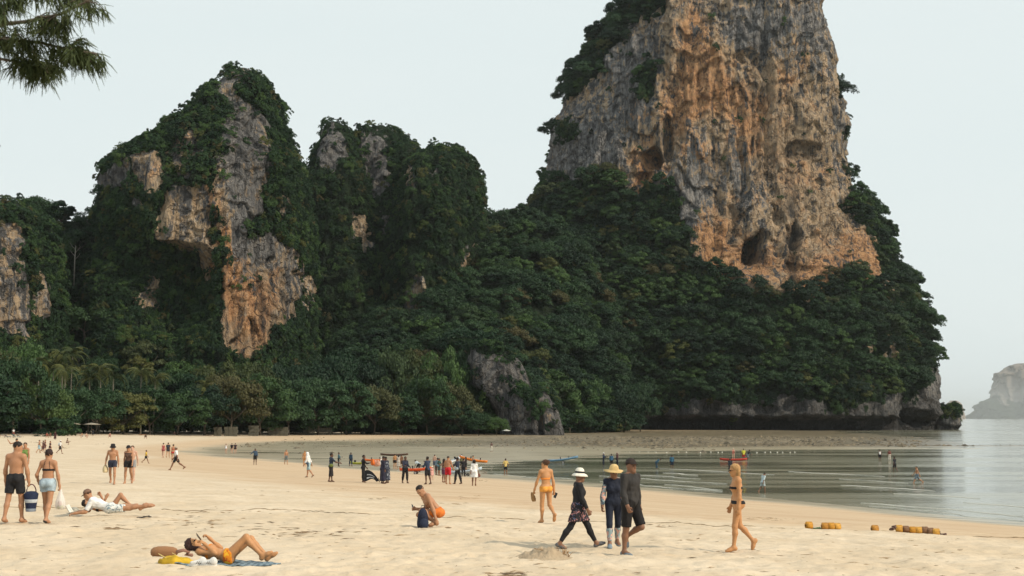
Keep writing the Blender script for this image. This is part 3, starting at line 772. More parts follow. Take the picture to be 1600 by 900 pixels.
def instanced(name, label, pts, protos, mats, lo, hi, upright, seed):
    """one mass of plants: meshes set on points that grow out of the rock"""
    r = np.random.default_rng(seed)
    n = len(pts)
    nr = pts[:, 3:6] * (1 - upright) + np.array([0, 0, 1.0]) * upright
    nr /= np.linalg.norm(nr, axis=1)[:, None]
    me = mesh(name, pts[:, :3], None, np.array([[0, 1, 2]]), False, {'up': nr, 'size': r.uniform(lo, hi, n) ** 1.0, 'kind_of': r.integers(0, len(protos), n).astype(float), 'turn': r.uniform(0, 6.28, n)})
    ob = tag(link(name, me), label, None, None, 'stuff')
    g = bpy.data.node_groups.new(name, 'GeometryNodeTree')
    g.interface.new_socket('Geometry', in_out='INPUT', socket_type='NodeSocketGeometry')
    g.interface.new_socket('Geometry', in_out='OUTPUT', socket_type='NodeSocketGeometry')
    nd = g.nodes.new; lk = g.links.new
    gi, go = nd('NodeGroupInput'), nd('NodeGroupOutput')
    m2p = nd('GeometryNodeMeshToPoints'); lk(gi.outputs[0], m2p.inputs[0])
    join = nd('GeometryNodeJoinGeometry')
    def att(a, t):
        x = nd('GeometryNodeInputNamedAttribute'); x.data_type = t; x.inputs[0].default_value = a
        return x.outputs[0]
    al = nd('FunctionNodeAlignRotationToVector'); al.axis = 'Z'
    lk(att('up', 'FLOAT_VECTOR'), al.inputs['Vector'])
    rot = nd('FunctionNodeRotateRotation'); rot.rotation_space = 'LOCAL'
    e2r = nd('FunctionNodeEulerToRotation'); comb = nd('ShaderNodeCombineXYZ')
    lk(att('turn', 'FLOAT'), comb.inputs[2]); lk(comb.outputs[0], e2r.inputs[0])
    lk(al.outputs[0], rot.inputs[0]); lk(e2r.outputs[0], rot.inputs[1])
    kind = att('kind_of', 'FLOAT'); size = att('size', 'FLOAT')
    for i, po in enumerate(protos):
        oi = nd('GeometryNodeObjectInfo'); oi.inputs['Object'].default_value = po; oi.inputs['As Instance'].default_value = True
        cmp = nd('FunctionNodeCompare'); cmp.data_type = 'FLOAT'; cmp.operation = 'EQUAL'
        lk(kind, cmp.inputs[0]); cmp.inputs[1].default_value = float(i); cmp.inputs['Epsilon'].default_value = 0.4
        iop = nd('GeometryNodeInstanceOnPoints')
        lk(m2p.outputs[0], iop.inputs['Points']); lk(cmp.outputs[0], iop.inputs['Selection']); lk(oi.outputs['Geometry'], iop.inputs['Instance'])
        lk(rot.outputs[0], iop.inputs['Rotation']); lk(size, iop.inputs['Scale'])
        lk(iop.outputs[0], join.inputs[0])
    lk(join.outputs[0], go.inputs[0])
    ob.modifiers.new('plants', 'NODES').node_group = g
    return ob

def thin(pts, dmin):
    """drop points that crowd each other"""
    keep, cells = [], {}
    for i, p in enumerate(pts[:, :3]):
        k = tuple(np.floor(p / dmin).astype(int))
        ok = True
        for dx in (-1, 0, 1):
            for dy in (-1, 0, 1):
                for dz in (-1, 0, 1):
                    for j in cells.get((k[0] + dx, k[1] + dy, k[2] + dz), ()):
                        if np.sum((pts[j, :3] - p) ** 2) < dmin * dmin: ok = False
        if ok:
            keep.append(i); cells.setdefault(k, []).append(i)
    return pts[keep]

# hillside trees one by one
hill_pts = thin(np.concatenate(PTS['tree']), 5.5)
hpx, hpy = project(hill_pts[:, 0], hill_pts[:, 1], hill_pts[:, 2])
rt = np.random.default_rng(5)
order = np.argsort(hill_pts[:, 1])                    # nearest first
N_SINGLE = 230
HCROWN = {}
hill_group = 'jungle trees on the wooded slopes'
protos_hill = []
for rank, i in enumerate(order[:N_SINGLE]):
    x, y, z = hill_pts[i, :3]
    k = int(rt.integers(0, 4))
    crown, trunk, R = HILL[k]
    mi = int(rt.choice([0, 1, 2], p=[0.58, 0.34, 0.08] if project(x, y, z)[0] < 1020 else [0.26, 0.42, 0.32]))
    key = (k, mi)
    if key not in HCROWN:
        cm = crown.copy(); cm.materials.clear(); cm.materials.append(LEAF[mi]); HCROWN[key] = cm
    ppx = float(project(x, y, z)[0])
    where = 'on the low slope left of the pointed tower' if ppx < 470 else ('on the wooded saddle left of the grey rock knob' if ppx < 735 else ('on the slope behind the grey rock knob' if ppx < 900 else ('on the skirt below the great tower' if ppx < 1180 else 'on the seaward skirt of the great tower')))
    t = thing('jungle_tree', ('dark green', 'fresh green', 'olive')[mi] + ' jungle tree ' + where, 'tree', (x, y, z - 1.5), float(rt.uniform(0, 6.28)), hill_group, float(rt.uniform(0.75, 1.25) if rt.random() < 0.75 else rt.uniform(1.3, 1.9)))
    link('trunk', trunk, bark_mat, t)
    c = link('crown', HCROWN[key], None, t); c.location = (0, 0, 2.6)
    if len(protos_hill) < 5 and key not in [q[0] for q in protos_hill] and [q[0][1] for q in protos_hill].count(mi) < (3, 2, 0)[mi]: protos_hill.append((key, c))
rest = hill_pts[order[N_SINGLE:]].copy()
instanced('forest', 'dense mass of dark jungle covering the upper slopes', rest, [q[1] for q in protos_hill], None, 0.85, 1.6, 0.85, 71)
# shrubs that cling to the rock
sh = np.concatenate(PTS['shrub'])
sh_protos = []
shx = project(sh[:, 0], sh[:, 1], sh[:, 2])
for i, (x0_, x1_, y0_, y1_, lab) in enumerate(((1006, 1022, 100, 145, 'dark shrub in the small green patch on the upper face of the great tower'), (350, 400, 100, 150, 'leafy shrub close to the summit of the pointed left tower'), (680, 720, 225, 260, 'leafy shrub on the crown of the rounded crag in the middle'))):
    ok_ = np.nonzero((shx[0] > x0_) & (shx[0] < x1_) & (shx[1] > y0_) & (shx[1] < y1_))[0]
    x, y, z = sh[ok_[0] if len(ok_) else i * 37, :3]
    t = thing('cliff_shrub', lab, 'shrub', (x, y, z), i * 1.3, 'shrubs clinging to the cliffs')
    c = link('foliage', SHRUB[i], LEAF[(0, 1, 0)[i]], t)
    m = MB(); m.tube([(0, 0, -0.5), (0.1, 0, 0.6), (0.2, 0.1, 1.2)], [0.09, 0.07, 0.03], 5); link('stem', m.mesh('shrub_stem'), bark_mat, t)
    sh_protos.append(c)
instanced('cliff_vegetation', 'creepers and shrubs growing all over the limestone', sh, sh_protos, None, 0.45, 1.15, 0.35, 73)

# a few bare pale trunks that stand out of the jungle
for px, py, d, h_ in ((1014, 372, 744, 12), (116, 408, 540, 10), (792, 352, 700, 9), (1146, 520, 716, 8), (706, 470, 640, 9)):
    x, y, z = [float(v) for v in at(px, py + 16, d)]
    t = thing('bare_tree', 'bare pale trunk of a dead tree sticking out of the jungle', 'tree', (x, y, z), 0, 'dead trunks in the jungle')
    m = MB(); m.tube([(0, 0, -8), (0.1, 0, h_ * 0.5), (0.3, 0, h_)], [0.28, 0.2, 0.07], 6); link('trunk', m.mesh('bare_trunk'), cloth((0.36, 0.33, 0.28)), t)
    for k in range(4):
        m = MB(); z0 = h_ * (0.45 + 0.13 * k); m.tube([(0.15, 0, z0), ((-1) ** k * 1.3, 0.4, z0 + 1.4), ((-1) ** k * 2.0, 0.5, z0 + 2.6)], [0.09, 0.06, 0.03], 5); link('branch', m.mesh('bare_branch'), cloth((0.36, 0.33, 0.28)), t)
# ================================================================== trees along the back of the beach
rb = np.random.default_rng(17)
BEACH_CROWN = [crown_mesh('broad_crown', 300 + i, R, H, 44, 190, 0.33, 0.95, lo) for i, (R, H, lo) in enumerate([(8, 9, -0.3), (9, 8, 0.0), (7, 9.5, -0.4), (9.5, 7.5, 0.1)])]
BEACH_R = [8, 9, 7, 9.5]; BEACH_H = [9, 8, 9.5, 7.5]
BEACH_TRUNK = [trunk_mesh('broad_trunk', 320 + i, 3.4, 0.26, BEACH_R[i], BEACH_H[i], 6) for i in range(4)]
_bc = {}
KIND = [('dark evergreen beach tree in the shadowy belt behind the sand', 0), ('mid green spreading beach tree in the belt behind the sand', 1), ('olive yellow topped spreading tree in the belt behind the sand', 2)]
def beach_tree(px, d, top, R, mi):
    x, y, zt = [float(v) for v in at(px, top, d)]
    g = gz(x, y)
    k = int(rb.integers(0, 4))
    lab = KIND[mi][0] + (', at its left end' if px < 150 else (', left of the stone walls' if px < 330 else (', behind the stone walls' if px < 560 else ', toward the grey rock knob')))
    t = thing('broad_tree', lab, 'tree', (x, y, g - 0.2), float(rb.uniform(0, 6.28)), 'trees along the back of the beach')
    s = R / BEACH_R[k]; hz = (zt - g) / (2.6 + BEACH_H[k])
    t.scale = (s, s, hz)
    link('trunk', BEACH_TRUNK[k], bark_mat, t)
    key = (k, mi)
    if key not in _bc:
        cm = BEACH_CROWN[k].copy(); cm.materials.append(LEAF[mi]); _bc[key] = cm
    c = link('crown', _bc[key], None, t); c.location = (0, 0, 2.4)
FRONT = [(-24, 332, 572, 10, 0), (24, 340, 570, 9.5, 0), (66, 346, 606, 7, 1), (98, 352, 640, 4, 1), (108, 362, 612, 7.5, 0), (152, 372, 608, 8.5, 0), (194, 380, 612, 8, 1), (236, 390, 606, 9, 0), (278, 398, 612, 8.5, 1), (320, 408, 604, 8.5, 0),
         (362, 420, 590, 10, 0), (408, 432, 588, 10, 1), (452, 446, 596, 9, 0), (498, 458, 592, 10.5, 0), (542, 466, 590, 9, 0), (586, 472, 606, 9, 0), (628, 476, 618, 8, 1), (668, 480, 596, 9.5, 1), (706, 484, 606, 9, 0), (722, 478, 634, 6, 0), (748, 476, 646, 5, 0), (776, 476, 652, 4, 1),
         (-60, 330, 585, 9, 0), (890, 555, 640, 9, 0), (930, 575, 636, 9, 1), (975, 600, 640, 8, 0), (812, 525, 640, 7, 1)]
BACK = [(-10, 385, 545, 9, 0), (40, 392, 548, 9, 1), (82, 400, 575, 8, 0), (135, 402, 585, 8, 0), (200, 415, 590, 8, 0), (262, 425, 582, 9, 0), (300, 430, 580, 8, 1), (342, 436, 569, 9, 2), (392, 446, 572, 9.5, 2), (436, 460, 574, 9, 0),
        (480, 470, 566, 10, 0), (520, 480, 560, 9.5, 1), (566, 488, 564, 9.5, 0), (612, 492, 558, 10, 0), (655, 498, 552, 9, 2), (690, 500, 548, 9, 1), (725, 510, 540, 8, 0), (840, 540, 600, 8, 0), (870, 555, 590, 9, 1), (910, 580, 590, 10, 1), (955, 600, 600, 10, 0), (1000, 625, 606, 10, 1)]
for a in FRONT + BACK: beach_tree(*a)
# low dark bushes that close the belt near the ground
for px in np.arange(-30, 800, 27.0):
    d = float(np.interp(px, [-30, 150, 300, 480, 800], [338, 378, 418, 474, 496])) + 9
    beach_tree(px + rb.uniform(-6, 6), d, float(rb.uniform(632, 648)), 6.0, int(rb.choice([0, 0, 1])))

# undergrowth added to darken the gaps between trunks where sunlit sand showed
ug = []
for k in range(1100):
    px = rb.uniform(-60, 960)
    d = float(np.interp(px, [-60, 150, 300, 480, 700, 960], [345, 390, 430, 485, 500, 590])) + rb.uniform(0, 22)
    x = float(at(px, 670, d)[0]); ug.append((x, d, gz(x, d) - 0.1 + rb.uniform(0, 2.2), rb.normal() * 0.2, -0.2, 1.0))
instanced('undergrowth', 'dark undergrowth added to fill the shaded space below the beach trees', np.array(ug), sh_protos, None, 0.9, 1.7, 0.7, 79)

# coconut palms
def frond_mesh(seed, L=4.0):
    r = np.random.default_rng(seed)
    m = MB(); n = 9
    t = np.linspace(0, 1, n)
    rib = np.stack([L * t * (1 - 0.18 * t), 0 * t, 0.9 * np.sin(t * 2.2) - 2.3 * t ** 2.2], 1)
    m.tube(rib, np.linspace(0.06, 0.015, n), 4)
    for i in range(1, n):
        for k in range(3):
            f = (i - 1 + (k + 0.5) / 3) / (n - 1)
            c = np.array([np.interp(f, t, rib[:, j]) for j in range(3)])
            ll = 0.85 * math.sin(PI * min(0.96, 0.12 + f * 0.88)) + 0.15
            for s in (-1, 1):
                e = c + np.array([0.35 * ll, s * ll * 0.75, -ll * r.uniform(0.35, 0.7)])
                w = np.array([0.075, 0, 0.0])
                m.add([c - w, c + w, e + w * 0.4, e - w * 0.2], [(0, 1, 2, 3)])
    return m.mesh('palm_frond', False)
FROND = frond_mesh(400); FROND.materials.append(LEAF[2])
m = MB(); m.tube([(0, 0, -0.5), (0.15, 0, 2), (0.5, 0, 7), (0.35, 0, 12)], [0.26, 0.17, 0.13, 0.12], 8)
PALM_TRUNK = m.mesh('palm_trunk')
b = N('palm_bark'); pale_bark = b.done(b.princ(b.mix(b.noise(b.map(b.obj(), (2, 2, 6)), 1.0, 3), (0.10, 0.09, 0.07), (0.21, 0.19, 0.155)), 0.9))
def palm(px, d, top):
    x, y, zt = [float(v) for v in at(px, top, d)]
    g = gz(x, y)
    t = thing('coconut_palm', 'slender coconut palm rising above the beach trees', 'palm tree', (x, y, g), float(rb.uniform(0, 6.28)), 'coconut palms behind the beach trees')
    h = (zt - g) / 13.0
    tr = link('trunk', PALM_TRUNK, pale_bark, t); tr.scale = (1.1, 1.1, h)
    for i in range(17):
        f = link('frond', FROND, None, t)
        f.location = (0.38, 0, 12 * h)
        f.rotation_euler = (0, float(rb.uniform(-0.75, 0.75)) - 0.1, i * 2.4 + float(rb.uniform(-0.2, 0.2)))
        f.scale = (1.25,) * 3
for a in [(97, 372, 546), (116, 374, 543), (62, 368, 560), (157, 378, 570), (178, 384, 580), (222, 388, 574), (240, 392, 586), (104, 366, 572), (8, 360, 560), (322, 414, 598), (84, 372, 566), (140, 376, 584)]: palm(*a)

# ------------------------------------------------------------------ casuarina that reaches into the top left corner
cas_x, cas_y = -6.6, 12.4
cas = thing('casuarina_tree', 'feathery casuarina branches hanging into the upper left corner', 'tree', (cas_x, cas_y, gz(cas_x, cas_y)))
g0 = gz(cas_x, cas_y)
m = MB(); m.tube([(0, 0, -0.4), (0.1, 0, 2.0), (0.0, 0.1, 5.0), (0.15, 0.1, 8.5), (0.1, 0, 10.5)], [0.24, 0.19, 0.15, 0.10, 0.04], 10)
link('trunk', m.mesh('casuarina_trunk'), bark_mat, cas)
rc = np.random.default_rng(23)
b = N('needles')
needle_mat = b.done(b.princ(b.mix(b.noise(b.obj(), 2.2, 3), (0.022, 0.040, 0.016), (0.080, 0.098, 0.036)), 0.7, Specular_IOR_Level=0.2))
def cas_branch(path, rad, ntw, spread, seed):
    """a limb with side twigs; every twig carries drooping needle tufts"""
    r = np.random.default_rng(seed)
    path = np.array(path, float) - np.array([cas_x, cas_y, g0])
    m = MB(); m.tube(path, np.linspace(rad, 0.008, len(path)), 6)
    tt = np.linspace(0, 1, len(path))
    nv, nq, cnt = [], [], 0
    for i in range(ntw):
        f = r.uniform(0.18, 1.0)
        c = np.array([np.interp(f, tt, path[:, j]) for j in range(3)])
        dr = np.array([r.normal() * 0.6 + 0.35, r.normal() * 0.7, r.normal() * 0.45 - 0.12]); dr /= np.linalg.norm(dr)
        L = spread * r.uniform(0.35, 1.0) * (1.1 - 0.5 * f)
        tw = np.stack([c, c + dr * L * 0.5 + np.array([0, 0, 0.02]), c + dr * L - np.array([0, 0, 0.12 * L])])
        m.tube(tw, [0.008, 0.006, 0.003], 4, False)
        for j in range(int(50 * L / spread) + 12):
            g = r.uniform(0.15, 1.0)
            q = tw[0] * (1 - g) + tw[2] * g + r.normal(size=3) * 0.02
            nl = r.uniform(0.07, 0.17)
            dd = dr * 0.45 + r.normal(size=3) * 0.40 + np.array([0, 0, -0.70]); dd /= np.linalg.norm(dd)
            side = np.cross(dd, r.normal(size=3)); side /= np.linalg.norm(side)
            w = 0.0046
            e = q + dd * nl + np.array([0, 0, -0.02])
            mid = (q + e) / 2 + np.array([0, 0, 0.008])
            nv += [q - side * w, q + side * w, mid + side * w, mid - side * w, e + side * w * 0.3, e - side * w * 0.3]
            nq += [(cnt, cnt + 1, cnt + 2, cnt + 3), (cnt + 3, cnt + 2, cnt + 4, cnt + 5)]; cnt += 6
    br = link('branch', m.mesh('casuarina_branch'), bark_mat, cas)
    nm = mesh('casuarina_needles', np.array(nv), np.array(nq))
    tag(link('needles', nm, needle_mat, br), kind='stuff')
def cp(px, py, d): return tuple(float(v) for v in at(px, py, d))
top = (cas_x + 0.1, cas_y, g0 + 5.6)
cas_branch([top, cp(-90, 20, 12.3), cp(-20, 40, 12.1), cp(40, 34, 12.0), cp(95, 22, 11.9), cp(140, 0, 11.8)], 0.03, 34, 0.36, 1)
cas_branch([top, cp(-70, 60, 12.6), cp(0, 62, 12.2), cp(60, 66, 12.1), cp(110, 78, 12.0), cp(152, 84, 12.0)], 0.026, 48, 0.30, 2)
cas_branch([(top[0], top[1], top[2] - 0.4), cp(-60, 95, 12.0), cp(0, 92, 12.1), cp(45, 100, 12.3), cp(86, 104, 12.4)], 0.02, 32, 0.26, 3)
cas_branch([(top[0], top[1], top[2] + 0.4), cp(-60, -40, 12.4), cp(20, -40, 12.3), cp(90, -30, 12.2), cp(130, -10, 12.2)], 0.026, 32, 0.36, 4)
cas_branch([(top[0], top[1], top[2] - 0.9), cp(-100, 210, 12.3), cp(-40, 222, 12.2), cp(0, 228, 12.1)], 0.016, 7, 0.14, 5)
cas_branch([(top[0], top[1], top[2] + 0.1), cp(-80, 10, 11.6), cp(-20, 0, 11.5), cp(30, -8, 11.5), cp(70, -16, 11.5)], 0.026, 24, 0.34, 6)
# ================================================================== people: one continuous skin grown from a field of tapered limbs
def unit(v):
    v = np.asarray(v, float)
    return v / (np.linalg.norm(v) + 1e-9)

def _eval(pr, P):
    if pr[0] == 'c':
        _, a, b_, ra, rb_ = pr[:5]
        ab = b_ - a
        t = np.clip(((P - a) @ ab) / (ab @ ab + 1e-12), 0, 1)
        d = np.linalg.norm(P - a - t[..., None] * ab, axis=-1) - (ra + (rb_ - ra) * t)
    else:
        _, c, r, R = pr[:4]
        q = (P - c) @ R
        k0 = np.linalg.norm(q / r, axis=-1); k1 = np.linalg.norm(q / (r * r), axis=-1)
        d = k0 * (k0 - 1) / np.maximum(k1, 1e-6)
    for pt, nn in (pr[5] if len(pr) > 5 else ()):
        d = np.maximum(d, (P - pt) @ nn)
    return d

def field_mesh(name, groups, vox, clips=()):
    """surface net of smoothly joined primitives; groups = [(blend, prims)]"""
    lo, hi = np.full(3, 1e9), np.full(3, -1e9)
    def bounds(pr):
        if pr[0] == 'c':
            r = max(pr[3], pr[4]); return np.minimum(pr[1], pr[2]) - r, np.maximum(pr[1], pr[2]) + r
        e = np.sqrt(((pr[3] * pr[2]) ** 2).sum(1))
        return pr[1] - e, pr[1] + e
    for k, prs in groups:
        for pr in prs:
            a, b_ = bounds(pr); lo = np.minimum(lo, a); hi = np.maximum(hi, b_)
    lo -= 3 * vox; hi += 3 * vox
    n = np.ceil((hi - lo) / vox).astype(int) + 1
    ax = [lo[i] + np.arange(n[i]) * vox for i in range(3)]
    total = None
    for k, prs in groups:
        acc = np.zeros(n)
        for pr in prs:
            a, b_ = bounds(pr)
            m = 5 * k + 2 * vox
            i0 = np.maximum(np.floor((a - m - lo) / vox).astype(int), 0); i1 = np.minimum(np.ceil((b_ + m - lo) / vox).astype(int) + 1, n)
            g = np.stack(np.meshgrid(ax[0][i0[0]:i1[0]], ax[1][i0[1]:i1[1]], ax[2][i0[2]:i1[2]], indexing='ij'), -1)
            d = _eval(pr, g)
            acc[i0[0]:i1[0], i0[1]:i1[1], i0[2]:i1[2]] += np.exp(-np.clip(d / k, -30, 30))
        f = -k * np.log(acc + 1e-13)
        if total is None: total = f
        else:
            kk = 0.010
            h = np.clip(0.5 + 0.5 * (f - total) / kk, 0, 1)
            total = f * (1 - h) + total * h - kk * h * (1 - h)
    if clips:
        G = np.stack(np.meshgrid(*ax, indexing='ij'), -1)
        for pt, nn in clips: total = np.maximum(total, (G - pt) @ nn)
    f = total
    s = f < 0
    c = [f[:-1, :-1, :-1], f[1:, :-1, :-1], f[:-1, 1:, :-1], f[1:, 1:, :-1], f[:-1, :-1, 1:], f[1:, :-1, 1:], f[:-1, 1:, 1:], f[1:, 1:, 1:]]
    cnt = sum((x < 0).astype(np.int8) for x in c)
    act = (cnt > 0) & (cnt < 8)
    ids = -np.ones(act.shape, int); ids[act] = np.arange(act.sum())
    C = np.stack([x[act] for x in c], 1)
    off = np.array([[0, 0, 0], [1, 0, 0], [0, 1, 0], [1, 1, 0], [0, 0, 1], [1, 0, 1], [0, 1, 1], [1, 1, 1]], float)
    sm = np.zeros((len(C), 3)); w = np.zeros(len(C))
    for i, j in ((0, 1), (2, 3), (4, 5), (6, 7), (0, 2), (1, 3), (4, 6), (5, 7), (0, 4), (1, 5), (2, 6), (3, 7)):
        cr = (C[:, i] < 0) != (C[:, j] < 0)
        t = np.where(cr, C[:, i] / np.where(cr, C[:, i] - C[:, j], 1), 0)
        sm += np.where(cr[:, None], off[i] + t[:, None] * (off[j] - off[i]), 0); w += cr
    base = np.stack(np.nonzero(act), 1)
    V = lo + (base + sm / w[:, None]) * vox
    quads = []
    for a in range(3):
        b_, c_ = (a + 1) % 3, (a + 2) % 3
        sl = lambda d0, d1: tuple(d0 if i == a else d1 for i in range(3))
        s0 = s[tuple(slice(0, -1) if i == a else slice(1, -1) for i in range(3))]
        s1 = s[tuple(slice(1, None) if i == a else slice(1, -1) for i in range(3))]
        for flip, mask in ((False, s0 & ~s1), (True, ~s0 & s1)):
            e = np.stack(np.nonzero(mask), 1)
            if not len(e): continue
            q = []
            for db, dc in ((0, 0), (1, 0), (1, 1), (0, 1)):
                k = e.copy(); k[:, b_] += db; k[:, c_] += dc
                q.append(ids[k[:, 0], k[:, 1], k[:, 2]])
            q = np.stack(q, 1)
            quads.append(q[:, ::-1] if flip else q)
    Q = np.concatenate(quads)
    Q = Q[(Q >= 0).all(1)]
    return V, Q

I3 = np.eye(3)
def unit_rows(a): return a / (np.linalg.norm(a, axis=1)[:, None] + 1e-9)
def cone(a, b_, ra, rb_, clip=()): return ('c', np.asarray(a, float), np.asarray(b_, float), ra, rb_, clip)
def ell(c, r, R=I3, clip=()): return ('e', np.asarray(c, float), np.asarray(r, float), np.asarray(R, float), None, clip)
def frame(u, f):
    u = unit(u); l = unit(np.cross(u, f)); f = np.cross(l, u)
    return np.stack([f, l, u], 1)               # columns: forward, left, up
def swing(a, b_):                               # limb hanging down, swung forward a and sideways b (degrees)
    a, b_ = math.radians(a), math.radians(b_)
    return np.array([math.sin(a) * math.cos(b_), math.sin(b_), -math.cos(a) * math.cos(b_)])

class Body:
    def __init__(s, sex='m', lean=0, side=0, twist=0, legs=((0, 3, 0), (0, 3, 0)), arms=((0, 8, 8), (0, 8, 8)), head=(0, 0), hip=0, hands=(0.5, 0.5), feet=(None, None), fdir=(None, None), stout=1.0, pn=(None, None), fine=True):
        s.sex, s.fine, k = sex, fine, stout
        m = sex == 'm'
        A = math.radians
        s.PF = frame((math.sin(A(hip)), 0, math.cos(A(hip))), (1, 0, 0))
        tu = np.array([math.sin(A(lean)), math.sin(A(side)), math.cos(A(lean))])
        s.TF = frame(tu, (math.cos(A(twist)), math.sin(A(twist)), 0))
        F_, L_, U_ = s.TF.T; pF, pL, pU = s.PF.T
        s.pel = np.zeros(3)
        s.neck = U_ * 0.47
        s.sh = [U_ * 0.425 + L_ * q * (0.175 if m else 0.152) for q in (1, -1)]
        hp, hy = A(head[0]), A(head[1])
        fw = s.TF @ np.array([math.cos(hy), math.sin(hy), 0])
        hu = unit(unit(U_ * 0.6 + np.array([0, 0, 0.4])) if abs(lean) < 80 else U_)
        s.HF = frame(hu * math.cos(hp) + fw * math.sin(hp), fw * math.cos(hp) - hu * math.sin(hp))
        s.hc = s.neck + s.HF[:, 2] * 0.140 + s.HF[:, 0] * 0.027
        s.hip = [pL * q * 0.088 - pU * 0.04 for q in (1, -1)]
        s.knee, s.ank, s.toe, s.elb, s.wri, s.hd, s.pn = [], [], [], [], [], [], []
        for i, q in enumerate((1, -1)):
            a, b_, kn = legs[i][:3]
            t = swing(a, b_ * q); sh = swing(a - kn, b_ * q * 0.4)
            if len(legs[i]) > 3: sh = unit(legs[i][3])
            s.knee.append(s.hip[i] + t * 0.43); s.ank.append(s.knee[i] + sh * 0.405)
            fd = feet[i]
            if fd is None: fd = np.array([1.0, 0.12 * q, -0.15])
            s.toe.append(unit(fd))
            a, b_, el = arms[i][:3]
            ua = s.TF @ swing(a, b_ * q); fa = s.TF @ swing(a + el, b_ * q * 0.5)
            if fdir[i] is not None: fa = unit(fdir[i])
            s.elb.append(s.sh[i] + ua * 0.285); s.wri.append(s.elb[i] + fa * 0.245)
            s.hd.append(fa)
            pn_ = np.array([0, -q, 0.0]) if pn[i] is None else np.asarray(pn[i], float)
            s.pn.append(unit(pn_ - fa * (pn_ @ fa)))
        s.curl = hands
        s.k = k

    def torso(s, t=0.0):
        m = s.sex == 'm'; k = s.k
        F_, L_, U_ = s.TF.T; T, Pf = s.TF, s.PF
        pr = [ell(s.pel + Pf[:, 2] * 0.0, np.array([0.102 * k, 0.160 if m else 0.166, 0.115]) + t, Pf),
              ell(U_ * 0.13, np.array([(0.090 if m else 0.080) * k, (0.135 if m else 0.120) * (0.5 + 0.5 * k), 0.13]) + t, T),
              ell(U_ * 0.29 + F_ * 0.008, np.array([0.108 * (0.6 + 0.4 * k), 0.152 if m else 0.132, 0.165]) + t, T),
              cone(s.sh[0] * 0.82 + U_ * 0.39 * 0.18, s.sh[1] * 0.82 + U_ * 0.39 * 0.18, 0.062 + t, 0.062 + t),
              cone(s.neck + U_ * 0.012, s.sh[0] * 0.9 + s.neck * 0.1, 0.050 + t, 0.048 + t), cone(s.neck + U_ * 0.012, s.sh[1] * 0.9 + s.neck * 0.1, 0.050 + t, 0.048 + t)]
        for q in (1, -1):
            pr.append(ell(s.pel - Pf[:, 0] * 0.062 + Pf[:, 1] * q * 0.072 - Pf[:, 2] * 0.045, np.array([0.078, 0.078, 0.085]) * (1 if not m else 0.9) + t, Pf))
            if not m: pr.append(ell(U_ * 0.275 + F_ * 0.080 + L_ * q * 0.066, np.array([0.056, 0.058, 0.058]) + t, T))
            else: pr.append(ell(U_ * 0.33 + F_ * 0.075 + L_ * q * 0.07, np.array([0.04, 0.07, 0.05]) + t, T))
        return pr
    def leg(s, i, t=0.0, upto=2.0, tight=1.0):
        """upto: 0..1 along the thigh, 1..2 along the shin"""
        m = s.sex == 'm'
        h, kn, an = s.hip[i], s.knee[i], s.ank[i]
        r0, r1 = (0.084, 0.054) if m else (0.087, 0.054)
        pr = []
        if upto <= 1:
            e = h + (kn - h) * upto; d = unit(kn - h)
            pr.append(cone(h, h + (kn - h) * (upto + 0.08), r0 + t, r0 + (r1 - r0) * upto * tight + t, ((e, d),)))
        else:
            pr.append(cone(h, kn, r0 + t, r1 + t))
            g = (upto - 1); d = unit(an - kn); e = kn + (an - kn) * g
            back = unit(np.cross(np.cross(an - kn, s.toe[i]), an - kn)) * -1
            calf = kn + (an - kn) * 0.32 + back * 0.014
            clip = ((e, d),) if g < 1 else ()
            pr.append(cone(kn, calf, 0.050 + t, 0.052 + t, clip))
            pr.append(cone(calf, an, 0.052 + t, 0.032 + t, clip))
        return pr
    def foot(s, i, t=0.0):
        an, to = s.ank[i], s.toe[i]
        dn = unit(np.cross(np.cross(to, an - s.knee[i]), to)); dn = dn if dn @ (an - s.knee[i]) > 0 else -dn
        sd = np.cross(to, dn)
        b0 = an + dn * 0.030
        pr = [cone(an, b0 - to * 0.035, 0.033 + t, 0.032 + t), cone(b0 - to * 0.03, b0 + to * 0.10 + dn * 0.006, 0.032 + t, 0.027 + t),
              cone(an + to * 0.02, b0 + to * 0.10, 0.028 + t, 0.024 + t)]
        for q in (-0.026, 0.0, 0.024):
            pr.append(cone(b0 + to * 0.09 + sd * q + dn * 0.010, b0 + to * (0.165 - abs(q) * 0.4) + sd * q + dn * 0.016, 0.020 + t, 0.014 + t))
        return pr
    def arm(s, i, t=0.0, upto=2.0):
        m = s.sex == 'm'; g = 1.0 if m else 0.86
        a, e, w = s.sh[i], s.elb[i], s.wri[i]
        if upto <= 1:
            c = a + (e - a) * upto; d = unit(e - a)
            return [cone(a, a + (e - a) * (upto + 0.06), 0.050 * g + t, 0.044 * g + t, ((c, d),))]
        pr = [cone(a, e, 0.049 * g + t, 0.037 * g + t)]
        f = upto - 1; c = e + (w - e) * f; d = unit(w - e)
        clip = ((c, d),) if f < 1 else ()
        mid = e + (w - e) * 0.28
        pr += [cone(e, mid, 0.037 * g + t, 0.040 * g + t, clip), cone(mid, w, 0.040 * g + t, 0.026 * g + t, clip)]
        return pr
